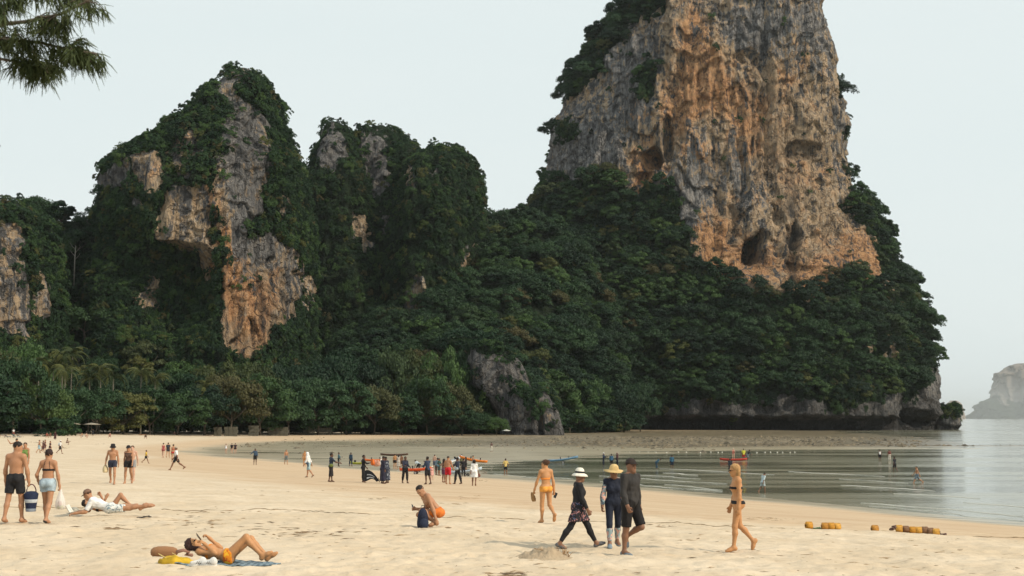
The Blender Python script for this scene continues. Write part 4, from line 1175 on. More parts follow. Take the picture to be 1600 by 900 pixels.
    def hand(s, i):
        w, hd, pn, q = s.wri[i], s.hd[i], s.pn[i], (1, -1)[i]
        wd = np.cross(pn, hd) * q
        k = 1.0 if s.fine else 1.25
        R = np.stack([hd, wd, pn], 1)
        pr = [cone(w - hd * 0.01, w + hd * 0.03, 0.025, 0.024), ell(w + hd * 0.055, (0.050, 0.041, 0.017), R)]
        c = s.curl[i]
        fin = []
        for o, L in ((0.030, 0.070), (0.010, 0.080), (-0.010, 0.075), (-0.029, 0.058)):
            p0 = w + hd * 0.088 + wd * o
            a = c * 0.6
            for seg, (fr, r0, r1) in enumerate(((0.45, 0.0095, 0.009), (0.32, 0.009, 0.008), (0.25, 0.008, 0.0065))):
                d = hd * math.cos(a) + pn * math.sin(a) + wd * o * 2.0
                p1 = p0 + unit(d) * L * fr
                fin.append(cone(p0, p1, r0 * k, r1 * k)); p0 = p1; a += c * 0.8
        p0 = w + hd * 0.030 + wd * 0.030
        p1 = p0 + unit(hd * 0.75 + wd * 0.6 + pn * 0.35) * 0.042
        p2 = p1 + unit(hd * 0.9 + wd * 0.15 + pn * 0.5) * 0.034
        fin += [cone(p0, p1, 0.012 * k, 0.0105 * k), cone(p1, p2, 0.010 * k, 0.008 * k)]
        return pr, fin
    def h(s, f, l, u): return s.hc + s.HF @ np.array([f, l, u])
    def headp(s, t=0.0):
        H = s.HF; h = s.h
        m = s.sex == 'm'
        pr = [cone(s.neck - s.TF[:, 2] * 0.03, h(-0.022, 0, -0.04), (0.056 if m else 0.046), (0.052 if m else 0.044)),
              ell(h(-0.010, 0, 0.035), np.array([0.096, 0.077, 0.090]) + t, H), ell(h(0.024, 0, -0.028), np.array([0.066, 0.060, 0.082]) + t, H),
              cone(h(-0.01, 0.048, -0.045), h(0.060, 0.012, -0.092), 0.022, 0.019), cone(h(-0.01, -0.048, -0.045), h(0.060, -0.012, -0.092), 0.022, 0.019)]
        face = [cone(h(0.090, 0, 0.012), h(0.106, 0, -0.026), 0.008, 0.013), cone(h(0.082, 0.034, 0.026), h(0.082, -0.034, 0.026), 0.010, 0.010),
                cone(h(0.087, 0.016, -0.060), h(0.087, -0.016, -0.060), 0.009, 0.009), ell(h(0.074, 0, -0.092), (0.018, 0.020, 0.016), H)]
        for q in (1, -1): face.append(ell(h(-0.004, q * 0.078, -0.006), (0.019, 0.009, 0.031), H))
        return pr, face

def skin_mat(rgb):
    key = ('skin', rgb)
    if key in _mats: return _mats[key]
    b = N('skin')
    n = b.noise(b.obj(), 9.0, 3)
    c = b.mix(b.ramp(n, 0.3, 0.75), tuple(x * 0.86 for x in rgb), rgb)
    _mats[key] = b.done(b.princ(c, 0.55, None, Specular_IOR_Level=0.35))
    return _mats[key]
def print_mat(base, spot, spot2, scale=14.0, lo=0.52):
    """printed cloth: irregular flowers or daubs"""
    key = ('print', base, spot, spot2, scale)
    if key in _mats: return _mats[key]
    b = N('printed_cloth')
    n = b.noise(b.obj(), scale, 2, 0.5, 0.6); n2 = b.noise(b.map(b.obj(), loc=(3, 5, 1)), scale * 0.8, 2)
    c = b.mix(b.ramp(n, lo, lo + 0.06), base, spot)
    c = b.mix(b.ramp(n2, lo + 0.04, lo + 0.09), c, spot2)
    _mats[key] = b.done(b.princ(c, 0.8, Specular_IOR_Level=0.25))
    return _mats[key]

SKIN = {'light': (0.52, 0.30, 0.19), 'tan': (0.42, 0.215, 0.12), 'gold': (0.50, 0.25, 0.11), 'brown': (0.22, 0.11, 0.065), 'dark': (0.115, 0.06, 0.04), 'pink': (0.56, 0.34, 0.25)}
BLACK, NAVY, WHITE, DENIM, RED, YELLOW, ORANGE, GREY = (0.018, 0.018, 0.021), (0.016, 0.021, 0.038), (0.72, 0.73, 0.74), (0.34, 0.43, 0.50), (0.42, 0.03, 0.03), (0.66, 0.43, 0.05), (0.72, 0.23, 0.03), (0.25, 0.25, 0.26)
TEAL, GREEN = (0.06, 0.13, 0.17), (0.16, 0.25, 0.07)
HAIR_D, HAIR_B, HAIR_BL = (0.018, 0.013, 0.011), (0.07, 0.035, 0.02), (0.36, 0.21, 0.09)

def hair_prims(B, style):
    h, H = B.h, B.HF
    face_cut = ((h(0.050, 0, 0.045), unit(H @ np.array([1.0, 0, -0.75]))),)
    pr = [ell(h(-0.014, 0, 0.042), (0.104, 0.086, 0.095), H, face_cut)]
    if style == 'crop':
        pr = [ell(h(-0.012, 0, 0.046), (0.100, 0.081, 0.090), H, ((h(0.045, 0, 0.055), unit(H @ np.array([0.8, 0, -1.0]))),))]
    if style in ('bun',): pr.append(ell(h(-0.105, 0, 0.075), (0.045, 0.048, 0.045), H))
    if style == 'topbun': pr.append(ell(h(-0.04, 0, 0.150), (0.045, 0.045, 0.04), H))
    if style in ('long', 'bob'):
        L = 0.30 if style == 'long' else 0.14
        base = h(-0.05, 0, 0.02)
        dn = unit(-B.TF[:, 2] * 0.8 - np.array([0, 0, 0.2]))
        for q in (-0.055, -0.02, 0.02, 0.055):
            st = base + H[:, 1] * q
            out = -H[:, 0] * (0.035 if abs(q) < 0.03 else 0.0)
            pr.append(cone(st, st + dn * L + out, 0.050, 0.026))
    if style == 'pony': pr += [cone(h(-0.10, 0, 0.05), h(-0.15, 0, -0.02), 0.03, 0.028), cone(h(-0.15, 0, -0.02), h(-0.14, 0, -0.15), 0.028, 0.012)]
    if style == 'scarf':
        pr = [ell(h(-0.012, 0, 0.03), (0.112, 0.095, 0.105), H, ((h(0.070, 0, 0), unit(H @ np.array([1.0, 0, -0.1]))),)), cone(h(-0.03, 0, -0.03), B.neck - B.TF[:, 2] * 0.06, 0.085, 0.15)]
    return pr

def dress_prims(B, hem, r0, r1, t=0.012):
    """torso plus a skirt that falls to the given height below the hip joint"""
    mid = (B.hip[0] + B.hip[1]) / 2
    kn = (B.knee[0] + B.knee[1]) / 2
    d = unit(kn - mid) if np.linalg.norm(kn - mid) > 0.2 else np.array([0, 0, -1.0])
    e = mid + d * hem
    sp = [h + (k - h) * min(1, hem / 0.43) for h, k in zip(B.hip, B.knee)]
    pr = [cone(B.hip[i] + np.array([0, 0, 0.03]), sp[i] + d * max(0, hem - 0.43) + d * 0.05, r0, r1, ((e, d),)) for i in (0, 1)]
    pr.append(cone(mid + np.array([0, 0, 0.05]), e + d * 0.05, r0 * 0.95, r1, ((e, d),)))
    return pr

NEAR, FAR = 0.0125, 0.026
def person(label, px, py, B, H=1.70, yaw=0.0, skin='tan', wear=(), hair=('short', HAIR_D), lying=None, group=None, vox=FAR, face=True, sink=0.012, dz=0.0, hatspec=None, loc=None):
    fine = vox <= NEAR
    R = I3
    if lying == 'back': R = np.array([[0, 0, -1.0], [0, 1, 0], [1, 0, 0]])
    if lying == 'front': R = np.array([[0, 0, -1.0], [0, -1, 0], [-1, 0, 0]])
    sc = H / 1.70
    if loc is None: x, y, z = on_ground(px, py)
    else: x, y = loc; z = gz(x, y)
    if z < -0.05: z = max(z, -0.12)
    hp, fp = B.headp()
    body = B.torso() + [p for i in (0, 1) for p in B.leg(i) + B.foot(i) + B.arm(i)] + hp
    fine_pr = list(fp)
    for i in (0, 1):
        a, f = B.hand(i); body += a[:1]; fine_pr += a[1:] + f
    V, Q = field_mesh('b', [(0.014, body), (0.0045 if fine else 0.007, fine_pr)], vox)
    V = V @ R.T * sc
    z0 = V[:, 2].min()
    t = thing('person', label, 'person', (x, y, z - sink + dz), math.radians(yaw), group)
    fix = lambda v: v @ R.T * sc - np.array([0, 0, z0])
    link('body', mesh('body', V - np.array([0, 0, z0]), Q, None, True), skin_mat(SKIN[skin]), t)
    def cloth_part(name, prims, k, mat, clips=(), lab=None):
        v, q = field_mesh(name, [(k, prims)], vox, clips)
        if len(q) == 0: return None
        if name in ('shirt', 'shorts', 'dress', 'skirt', 'trousers', 'towel', 'top'):
            v = v + unit_rows((v - v.mean(0)) * np.array([1, 1, 0.2])) * (0.009 * pnoise(v * np.array([16, 16, 9.0]), 3) + 0.005 * pnoise(v * np.array([30, 30, 20.0]), 4))[:, None]
        o = link(name, mesh(name, fix(v), q, None, True), mat, t)
        if lab: o['label'] = lab
        return o
    F_, L_, U_ = B.TF.T; pU = B.PF[:, 2]
    def rough_part(name, prims, mat):
        v, q = field_mesh(name, [(0.012, prims)], vox)
        c = v.mean(0)
        v = v + unit_rows(v - c) * (0.011 * pnoise(v * np.array([38, 38, 16.0]), 5) + 0.006 * pnoise(v * 70, 6))[:, None]
        return link(name, mesh(name, fix(v), q, None, True), mat, t)
    for w in wear:
        kind, mat = w[0], w[1]
        if not isinstance(mat, bpy.types.Material): mat = cloth(mat)
        a = w[2] if len(w) > 2 else None
        if kind == 'shirt':                     # a = sleeve length 0..2, hem
            sl, hem = a if isinstance(a, tuple) else (a or 0.75, -0.10)
            pr = B.torso(0.013) + [p for i in (0, 1) for p in B.arm(i, 0.012, sl)]
            cloth_part('shirt', pr, 0.014, mat, ((U_ * 0 + U_ * hem, -U_), (B.neck + U_ * 0.02, U_)))
        elif kind == 'tank':
            cloth_part('top', B.torso(0.010), 0.014, mat, ((U_ * (a or -0.06), -U_), (U_ * 0.415, U_)))
        elif kind == 'shorts':
            pr = B.torso(0.012)[:1] + B.torso(0.010)[6:7] + B.torso(0.010)[8:9] + [p for i in (0, 1) for p in B.leg(i, 0.020, a or 0.6, 0.6)]
            cloth_part('shorts', pr, 0.014, mat, ((pU * 0.085, pU),))
        elif kind == 'leggings':
            pr = B.torso(0.008)[:1] + B.torso(0.008)[6:7] + B.torso(0.008)[8:9] + [p for i in (0, 1) for p in B.leg(i, 0.008, a or 1.9)]
            cloth_part('leggings', pr, 0.014, mat, ((pU * 0.09, pU),))
        elif kind == 'trousers':
            pr = B.torso(0.012)[:1] + B.torso(0.012)[6:7] + B.torso(0.012)[8:9] + [p for i in (0, 1) for p in B.leg(i, 0.022, a or 1.9, 0.5)]
            cloth_part('trousers', pr, 0.016, mat, ((pU * 0.09, pU),))
        elif kind == 'cuffs':                   # printed lower legs of leggings
            pr = [p for i in (0, 1) for p in B.leg(i, 0.011, 1.85)[1:]]
            cloth_part('leg_cuffs', pr, 0.012, mat, ((B.knee[0] * 0.5 + B.knee[1] * 0.5 + np.array([0, 0, -0.07]), np.array([0, 0, 1.0])),))
        elif kind == 'sleeves':
            cloth_part('sleeves', [p for i in (0, 1) for p in B.arm(i, 0.0165, 1.9)], 0.014, mat)
        elif kind == 'bikini_bottom':
            pr = B.torso(0.006)[:1] + [B.torso(0.006)[6], B.torso(0.006)[8]] + [p for i in (0, 1) for p in B.leg(i, 0.004, 0.22)]
            f0 = B.PF[:, 0]
            cloth_part('bikini_bottom', pr, 0.014, mat, ((pU * 0.03, pU), (B.pel - pU * (0.115 if a is None else a), -pU)))
        elif kind == 'bikini_top':
            cloth_part('bikini_top', [p for p in B.torso(0.007)], 0.014, mat, ((U_ * (0.315 if a is None else a), U_), (U_ * (0.235 if a is None else a - 0.05), -U_)))
        elif kind == 'strap':
            cloth_part('strap', [cone(B.neck + L_ * q * 0.05 - F_ * 0.07, U_ * 0.27 + L_ * q * 0.085 - F_ * 0.115, 0.008, 0.008) for q in (1, -1)], 0.004, mat)
        elif kind == 'dress':                   # a = (hem below hip, sleeve, flare)
            hem, sl, fl = a
            pr = B.torso(0.016) + ([p for i in (0, 1) for p in B.arm(i, 0.016, sl)] if sl else []) + dress_prims(B, hem, 0.115, 0.115 + fl)
            cloth_part('dress', pr, 0.016, mat, ((B.neck + U_ * 0.01, U_),))
        elif kind == 'skirt':
            hem, fl = a
            cloth_part('skirt', B.torso(0.014)[:1] + [B.torso(0.012)[6], B.torso(0.012)[8]] + dress_prims(B, hem, 0.112, 0.112 + fl), 0.014, mat, ((pU * 0.10, pU),))
        elif kind == 'vest':
            cloth_part('life_vest', B.torso(0.035), 0.014, mat, ((U_ * 0.04, -U_), (U_ * 0.42, U_)))
        elif kind == 'shoes':
            for i in (0, 1):
                an = B.ank[i]; up = unit(B.knee[i] - an)
                cloth_part('shoe', B.foot(i, 0.007), 0.010, mat, ((an + up * 0.005, up),))
        elif kind == 'sandals':
            for i in (0, 1):
                an = B.ank[i]; up = unit(B.knee[i] - an)
                cloth_part('sandal', B.foot(i, 0.006), 0.010, mat, ((an - up * 0.038, up),))
        elif kind == 'backpack':
            cloth_part('backpack', [ell(U_ * 0.26 - F_ * 0.19, (0.10, 0.14, 0.22), B.TF), ell(U_ * 0.16 - F_ * 0.24, (0.06, 0.11, 0.10), B.TF)], 0.012, mat)
        elif kind == 'hipbag':
            cloth_part('shoulder_bag', [ell(L_ * (a or 0.19) - F_ * 0.04 + U_ * 0.02, (0.13, 0.06, 0.10), B.TF), cone(L_ * (a or 0.19) + U_ * 0.08, B.neck - L_ * (a or 0.19) * 0.5 + F_ * 0.10, 0.012, 0.012)], 0.01, mat)
        elif kind == 'wrap':                    # cloth bundled round the waist
            cloth_part('towel', [cone(L_ * 0.19 + F_ * 0.08 + U_ * 0.02, -L_ * 0.19 + F_ * 0.08 + U_ * 0.03, 0.075, 0.075), cone(L_ * 0.2, L_ * 0.22 - U_ * 0.2, 0.07, 0.05)], 0.02, mat)
        elif kind == 'sunglasses':
            cloth_part('sunglasses', [ell(B.h(0.093, 0.032, 0.006), (0.010, 0.028, 0.019), B.HF), ell(B.h(0.093, -0.032, 0.006), (0.010, 0.028, 0.019), B.HF), cone(B.h(0.09, 0.05, 0.01), B.h(0, 0.084, 0.01), 0.006, 0.006), cone(B.h(0.09, -0.05, 0.01), B.h(0, -0.084, 0.01), 0.006, 0.006)], 0.004, mat)
    if hair and hair[0] != 'none':
        (rough_part if hair[0] != 'scarf' else lambda n, p_, m_: cloth_part(n, p_, 0.012, m_))('head_scarf' if hair[0] == 'scarf' else 'hair', hair_prims(B, hair[0]), cloth(hair[1], 0.6, 0.3, 60, 'hair') if not isinstance(hair[1], bpy.types.Material) else hair[1])
    if face and fine and 'sunglasses' not in [w[0] for w in wear]:
        for q in (1, -1):
            m = MB(); m.lathe([(0.0005, -0.0125), (0.009, -0.009), (0.0125, 0), (0.009, 0.009), (0.0005, 0.0125)], 8)
            o = link('eye', m.mesh('eye'), cloth((0.03, 0.02, 0.018), 0.3), t); o.location = tuple(fix(B.h(0.083, q * 0.032, 0.004)[None])[0])
    if hatspec:
        kind, col = hatspec[0], hatspec[1]
        mat = cloth(col) if not isinstance(col, bpy.types.Material) else col
        Hw = R @ B.HF
        M4 = Matrix(((*Hw[0], 0), (*Hw[1], 0), (*Hw[2], 0), (0, 0, 0, 1)))
        pos = fix(B.h(-0.012, 0, 0.062)[None])[0]
        def hatpart(name, m, mat, par):
            o = link(name, m.mesh(name), mat, par)
            return o
        m = MB()
        if kind == 'sunhat':
            brim = hatspec[3] if len(hatspec) > 3 else 0.19
            droop = hatspec[4] if len(hatspec) > 4 else 0.03
            wob = lambda a, r: 0.07 * np.sin(a * 3 + 1) * (r > 0.13) + 0.05 * np.sin(a * 5) * (r > 0.13)
            m.lathe([(0.001, 0.118), (0.05, 0.113), (0.084, 0.085), (0.098, 0.03), (0.103, 0.0), (0.14, -0.008 - droop * 0.3), (brim, -0.01 - droop), (brim - 0.003, -0.016 - droop), (0.10, -0.008)], 28, wob=wob)
        elif kind == 'bucket':
            m.lathe([(0.001, 0.098), (0.06, 0.096), (0.085, 0.088), (0.100, 0.0), (0.140, -0.045), (0.137, -0.05), (0.096, -0.01)], 24)
        else:
            m.lathe([(0.001, 0.082), (0.04, 0.078), (0.078, 0.052), (0.098, 0.0), (0.100, -0.012), (0.094, -0.012)], 22)
            s = 1 if kind == 'cap' else -1
            a = np.linspace(-1.0, 1.0, 9)
            vi = np.stack([np.cos(a) * 0.098 * s, np.sin(a) * 0.094, 0 * a - 0.006], 1); vo = np.stack([(np.cos(a) * 0.10 + 0.072 * np.cos(a * 1.1)) * s, np.sin(a) * 0.090, -0.018 - 0.012 * np.abs(np.sin(a))], 1)
            v = np.concatenate([vi, vo, vi - [0, 0, 0.006], vo - [0, 0, 0.006]])
            q = [(i, i + 1, 10 + i, 9 + i) for i in range(8)] + [(19 + i - 1, 18 + i - 1, 27 + i - 1, 28 + i - 1) for i in range(1, 9)] + [(9 + i, 10 + i, 28 + i, 27 + i) for i in range(8)]
            m.add(v, q)
        o = hatpart('cap' if kind.startswith('cap') else 'hat', m, mat, t)
        o.matrix_local = Matrix.Translation(pos) @ M4 @ Matrix.Scale(sc, 4)
        if len(hatspec) > 2 and hatspec[2] is not None:
            m2 = MB(); m2.lathe([(0.1005, 0.004), (0.1035, 0.004), (0.099, 0.042), (0.095, 0.042)], 28)
            hatpart('hat_band', m2, cloth(hatspec[2]), o)
    t['_fix'] = 0
    del t['_fix']
    wr = [fix(B.wri[i][None] + B.hd[i] * 0.07)[0] for i in (0, 1)]
    M = Matrix.Translation((x, y, z - sink + dz)) @ Matrix.Rotation(math.radians(yaw), 4, 'Z')
    return t, [M @ Vector(p) for p in wr], M

def walkpose(s, amp=22, sw=18):
    """s = +1 left leg forward, -1 right leg forward"""
    f, k = (amp, 6, 4), (-amp, 6, 18)
    legs = ((amp, 3, 6), (-amp, 3, 26)) if s > 0 else ((-amp, 3, 26), (amp, 3, 6))
    arms = ((-sw, 9, 10), (sw, 9, 16)) if s > 0 else ((sw, 9, 16), (-sw, 9, 10))
    back = (1, 0, -0.75)
    feet = (None, back) if s > 0 else (back, None)
    return dict(legs=legs, arms=arms, feet=feet)
# ================================================================== the people, nearest first
P = {}
def hold(w, i): return w[1][i]

# shirtless man with the cooler bag
P['cooler'] = person('shirtless man in black shorts walking away with a striped cooler bag', 22, 817,
    Body('m', legs=((-6, 5, 12), (6, 5, 4)), arms=((4, 12, 14), (2, 14, 6)), head=(4, -42), hands=(0.5, 1.9), stout=1.0), 1.83, 84, 'tan', [('shorts', BLACK, 0.70)], ('crop', HAIR_D), vox=NEAR)
P['denim'] = person('woman in a black bikini top and pale denim shorts walking away', 73, 817,
    Body('f', legs=((14, -1, 8), (-10, -1, 16)), arms=((-8, 20, 62), (-2, 16, 8)), head=(5, 15), hands=(0.6, 1.8), stout=1.18), 1.70, 86, 'tan',
    [('shorts', cloth(DENIM, 0.85, 0.3, 90), 0.40), ('bikini_top', BLACK, 0.30), ('strap', BLACK), ('sandals', (0.06, 0.05, 0.045))], ('bob_' if False else 'short', (0.03, 0.016, 0.014)), vox=NEAR)
# squatting man
P['squat'] = person('man in orange shorts squatting beside a navy backpack and holding a phone', 684, 824,
    Body('m', lean=40, hip=18, twist=8, legs=((98, 12, 150), (84, 8, 152)), arms=((22, 10, 4), (20, 8, 112)), head=(16, 32), hands=(0.5, 1.5), feet=((1, 0.2, -0.1), (1, -0.1, -0.5)), stout=1.02), 1.80, 192, 'tan',
    [('shorts', (0.62, 0.17, 0.03), 0.62)], ('crop', HAIR_D), vox=NEAR)
# lying pair on the left
P['prone'] = person('person in white t-shirt and brown cap lying face down and reading', 170, 808,
    Body('m', lean=-27, legs=((-2, 4, 4), (0, 5, 8)), arms=((88, 10, 0), (92, 8, 0)), fdir=((0.12, 0.1, 1), (0.12, -0.1, 1)), head=(-42, 0), hands=(0.9, 0.9), feet=((0.25, 0.1, -1), (0.25, -0.1, -1)), pn=((1, 0, 0), (1, 0, 0))), 1.74, 4, 'tan',
    [('shirt', WHITE, (0.85, -0.13)), ('shorts', print_mat((0.62, 0.64, 0.62), (0.2, 0.26, 0.3), (0.75, 0.75, 0.72), 16), 0.75)], ('crop', HAIR_B), lying='front', vox=NEAR, hatspec=('cap', (0.20, 0.12, 0.085)))
P['behind'] = person('sunbather on their back with one knee raised behind the reader in white', 170, 801,
    Body('f', lean=8, legs=((58, 4, 104), (14, 4, 22)), arms=((20, 10, 100), (10, 14, 60)), fdir=((0.9, 0, 0.5), None), head=(22, 0), hands=(1.2, 0.6), feet=((0.6, 0, -1), (0.6, 0, -1))), 1.68, 2, 'tan',
    [('bikini_bottom', BLACK), ('bikini_top', BLACK)], ('short', HAIR_D), lying='back', vox=NEAR)
# woman on the blue towel
P['towel'] = person('woman in an orange bikini lying on a blue towel with knees up', 354, 878,
    Body('f', lean=10, legs=((38, 2, 84), (46, 2, 94)), arms=((16, 6, 90), (6, 14, 90)), fdir=((0.68, -0.12, 0.76), (0.62, 0.16, 0.78)), head=(26, -8), hands=(1.3, 1.3), feet=((0.75, 0.05, -1), (0.75, -0.05, -1)), stout=1.12,
         pn=((-0.5, -0.2, 0.8), (-0.5, 0.2, 0.8))), 1.68, 0, 'gold',
    [('bikini_bottom', print_mat((0.75, 0.24, 0.02), (0.80, 0.42, 0.03), (0.62, 0.12, 0.02), 18)), ('bikini_top', (0.76, 0.22, 0.02), 0.335), ('sunglasses', BLACK)], ('long', (0.045, 0.02, 0.018)), lying='back', vox=NEAR, dz=0.015)
# walking woman in yellow bikini
P['yellow'] = person('woman in an orange yellow bikini with her hair in a bun, carrying sandals', 853, 818,
    Body('f', legs=((4, 2, 4), (-4, 1, 48)), arms=((14, 16, 8), (-10, 10, 10)), head=(0, 38), hands=(1.7, 1.7), feet=(None, (0.5, 0, -1))), 1.68, 112, 'gold',
    [('bikini_bottom', (0.70, 0.31, 0.06)), ('bikini_top', (0.70, 0.24, 0.05), 0.26), ('sunglasses', BLACK)], ('bun', HAIR_B), vox=NEAR)
# three in dark swimwear
P['hat'] = person('woman in black rash shirt and floral skirt striding right under a white black banded hat', 904, 856,
    Body('f', legs=((30, 2, 4), (-26, 2, 8)), arms=((-6, 12, 14), (10, 12, 16)), head=(4, -6), hands=(1.2, 1.2), feet=((1, 0, 0.35), (1, 0, -0.35)), stout=1.22), 1.61, 6, 'brown',
    [('shirt', BLACK, (1.9, -0.09)), ('skirt', print_mat((0.02, 0.02, 0.026), (0.42, 0.20, 0.20), (0.10, 0.11, 0.19), 24, 0.56), (0.27, 0.015)), ('leggings', BLACK, 1.84), ('shoes', (0.12, 0.12, 0.13))],
    ('short', HAIR_D), vox=NEAR, hatspec=('sunhat', (0.74, 0.71, 0.62), BLACK, 0.165, 0.045))
RASH_PRINT = print_mat((0.26, 0.34, 0.37), (0.62, 0.36, 0.30), (0.06, 0.09, 0.12), 16, 0.50)
P['straw'] = person('woman in navy rash suit with printed sleeves and a wide yellow straw hat', 959, 856,
    Body('f', legs=((-8, 2, 14), (12, 2, 6)), arms=((4, 9, 16), (2, 14, 14)), head=(10, 6), hands=(1.2, 1.2), stout=1.05), 1.60, -84, 'brown',
    [('shirt', NAVY, (1.85, -0.20)), ('sleeves', RASH_PRINT), ('leggings', NAVY, 1.82), ('cuffs', RASH_PRINT), ('shoes', (0.17, 0.22, 0.26))], ('short', HAIR_D), vox=NEAR, hatspec=('sunhat', (0.60, 0.43, 0.20), None, 0.205, 0.012))
P['tall'] = person('tall man in black cap, long sleeved black shirt and knee length shorts striding forward', 986, 868,
    Body('m', legs=((20, 3, 82), (-3, 2, 3)), arms=((-8, 12, 14), (6, 12, 22)), head=(-2, -6), hands=(1.0, 1.2), feet=((0.5, 0, -1), (1, 0, -0.05)), stout=1.22), 1.78, -44, 'brown',
    [('shirt', (0.036, 0.034, 0.034), (1.92, -0.10)), ('shorts', (0.013, 0.012, 0.013), 0.93), ('shoes', (0.14, 0.17, 0.20))], ('crop', HAIR_D), vox=NEAR, hatspec=('cap', (0.03, 0.022, 0.02)))
P['blonde'] = person('blonde woman in a black bikini and sunglasses walking left by the water', 1153, 862,
    Body('f', legs=((10, 1, 6), (-8, 1, 34)), arms=((-2, 7, 8), (2, 8, 16)), head=(6, 0), hands=(0.6, 0.6), feet=(None, (0.5, 0, -1)), stout=1.05), 1.70, 183, 'gold',
    [('bikini_bottom', BLACK, 0.04), ('bikini_top', BLACK, 0.30), ('sunglasses', BLACK)], ('long', HAIR_BL), vox=NEAR)

# ---- the middle distance
MIDV = 0.018
P['bucket'] = person('shirtless man in a black bucket hat and navy trunks holding a pale bag behind him', 175, 757, Body('m', **{**walkpose(1, 14), 'arms': ((-6, 10, 8), (-22, 18, 30)), 'head': (14, 10)}), 1.74, -84, 'tan', [('shorts', (0.03, 0.035, 0.06), 0.45)], ('crop', HAIR_D), vox=MIDV, hatspec=('bucket', BLACK))
P['blackcap'] = person('woman in a sheer black top, black shorts and cap walking beside the bucket hat', 200, 757, Body('f', **{**walkpose(-1, 10), 'head': (10, -12)}), 1.70, -86, 'tan', [('tank', (0.10, 0.06, 0.045)), ('strap', BLACK), ('shorts', BLACK, 0.45)], ('short', HAIR_D), vox=MIDV, hatspec=('cap', BLACK))
person('person half hidden behind the woman in the black cap', 206, 751, Body('m', **walkpose(1, 12)), 1.74, -90, 'pink', [('shorts', GREY, 0.6)], ('short', HAIR_B), vox=MIDV)
person('person in a green tank top standing behind the shirtless cooler carrier', 38, 751, Body('f', arms=((0, 8, 10), (0, 12, 8)), head=(8, 20)), 1.68, -100, 'tan', [('tank', GREEN), ('shorts', (0.3, 0.28, 0.22), 0.4)], ('short', HAIR_B), vox=MIDV)
person('shirtless man with one elbow raised, far behind the cooler carrier', 25, 724, Body('m', arms=((60, 70, 120), (0, 14, 6))), 1.78, 92, 'tan', [('shorts', (0.2, 0.24, 0.26), 0.7)], ('crop', HAIR_D), vox=MIDV)

def fp(label, px, py, yaw, sex, skin, wear, H=1.70, hair='short', hc=HAIR_D, lying=None, hat=None, group=None, **pose):
    return person(label, px, py, Body(sex, fine=False, **pose), H, yaw, skin, wear, (hair, hc), lying, group, FAR, hatspec=hat)
SIT = dict(hip=-12, lean=-6, legs=((96, 8, 118), (92, 8, 112)), arms=((-20, 14, 10), (30, 12, 40)), feet=((1, 0, -0.3), (1, 0, -0.3)))
SITUP = dict(hip=0, lean=14, legs=((100, 14, 120), (100, 14, 124)), arms=((50, 12, 40), (50, 12, 40)), feet=((1, 0, -0.3), (1, 0, -0.3)))
walk, rwalk = walkpose(1), walkpose(-1)
# left edge of the beach
fp('person in pale blue shorts, leftmost of the small strolling group on the left', 61, 708, 20, 'm', 'tan', [('shorts', (0.3, 0.45, 0.52), 0.85)], 1.72, **walkpose(1, 12))
fp('person in a dark plum dress walking in the small strolling group', 67, 708, 30, 'f', 'brown', [('dress', (0.07, 0.03, 0.035), (0.30, 0.4, 0.03))], 1.66, **walkpose(-1, 14))
fp('person in a brown shirt just behind the plum dress in the strolling group', 70, 706, 10, 'm', 'tan', [('shirt', (0.12, 0.05, 0.045), (0.7, -0.12)), ('shorts', (0.08, 0.04, 0.04), 0.8)], 1.74, **walkpose(1, 12))
fp('person in a dark maroon shirt stepping out with one leg back in the strolling group', 78, 708, 0, 'f', 'tan', [('shirt', (0.06, 0.022, 0.025), (0.9, -0.2)), ('shorts', (0.05, 0.02, 0.025), 0.4)], 1.66, **walkpose(1, 24))
fp('person in white shirt, white cap and black shorts walking alone on the left sand', 94, 709, 10, 'm', 'brown', [('shirt', WHITE, (0.8, -0.14)), ('shorts', BLACK, 0.8), ('backpack', (0.55, 0.56, 0.56))], 1.75, hat=('cap', WHITE), **walkpose(-1, 20))
fp('bather sitting on the sand just right of the white capped walker', 104, 695, 20, 'm', 'brown', [('shorts', (0.15, 0.08, 0.06), 0.6)], 1.74, **SITUP)
fp('person standing in a white top by the clutter at the left edge', 21, 682, -60, 'f', 'brown', [('shirt', WHITE, (0.8, -0.12)), ('skirt', (0.16, 0.05, 0.04), (0.4, 0.03))], 1.68)
fp('figure in a long dark maroon robe standing near the trees on the left', 86, 687, -80, 'f', 'dark', [('dress', (0.055, 0.018, 0.018), (0.72, 1.8, 0.04))], 1.68)
fp('person sitting low in red near the trees, left of the maroon robe', 73, 684.5, -60, 'f', 'tan', [('shirt', (0.3, 0.07, 0.05), (0.8, -0.1)), ('shorts', BLACK, 0.5)], 1.66, **SITUP)
fp('person sitting in brown next to the one in red near the trees', 79, 684, -100, 'm', 'brown', [('shorts', (0.2, 0.12, 0.08), 0.6)], 1.7, **SITUP)
fp('black clad figure standing at the edge of the trees with an arm out', 145, 681, -70, 'f', 'brown', [('dress', BLACK, (0.6, 1.8, 0.03))], 1.68, arms=((20, 50, 60), (0, 10, 8)))
fp('left one of two sunbathers sitting on the far sand', 129, 684.5, 200, 'm', 'tan', [('shorts', GREY, 0.6)], 1.7, **SITUP)
fp('right one of two sunbathers sitting on the far sand', 134, 684.5, -20, 'f', 'pink', [('bikini_bottom', BLACK), ('bikini_top', BLACK)], 1.66, **SITUP)
fp('person in dark red sitting upright alone on the far sand', 172, 684.5, -90, 'f', 'pink', [('tank', (0.28, 0.05, 0.05)), ('shorts', BLACK, 0.5)], 1.72, **SITUP)
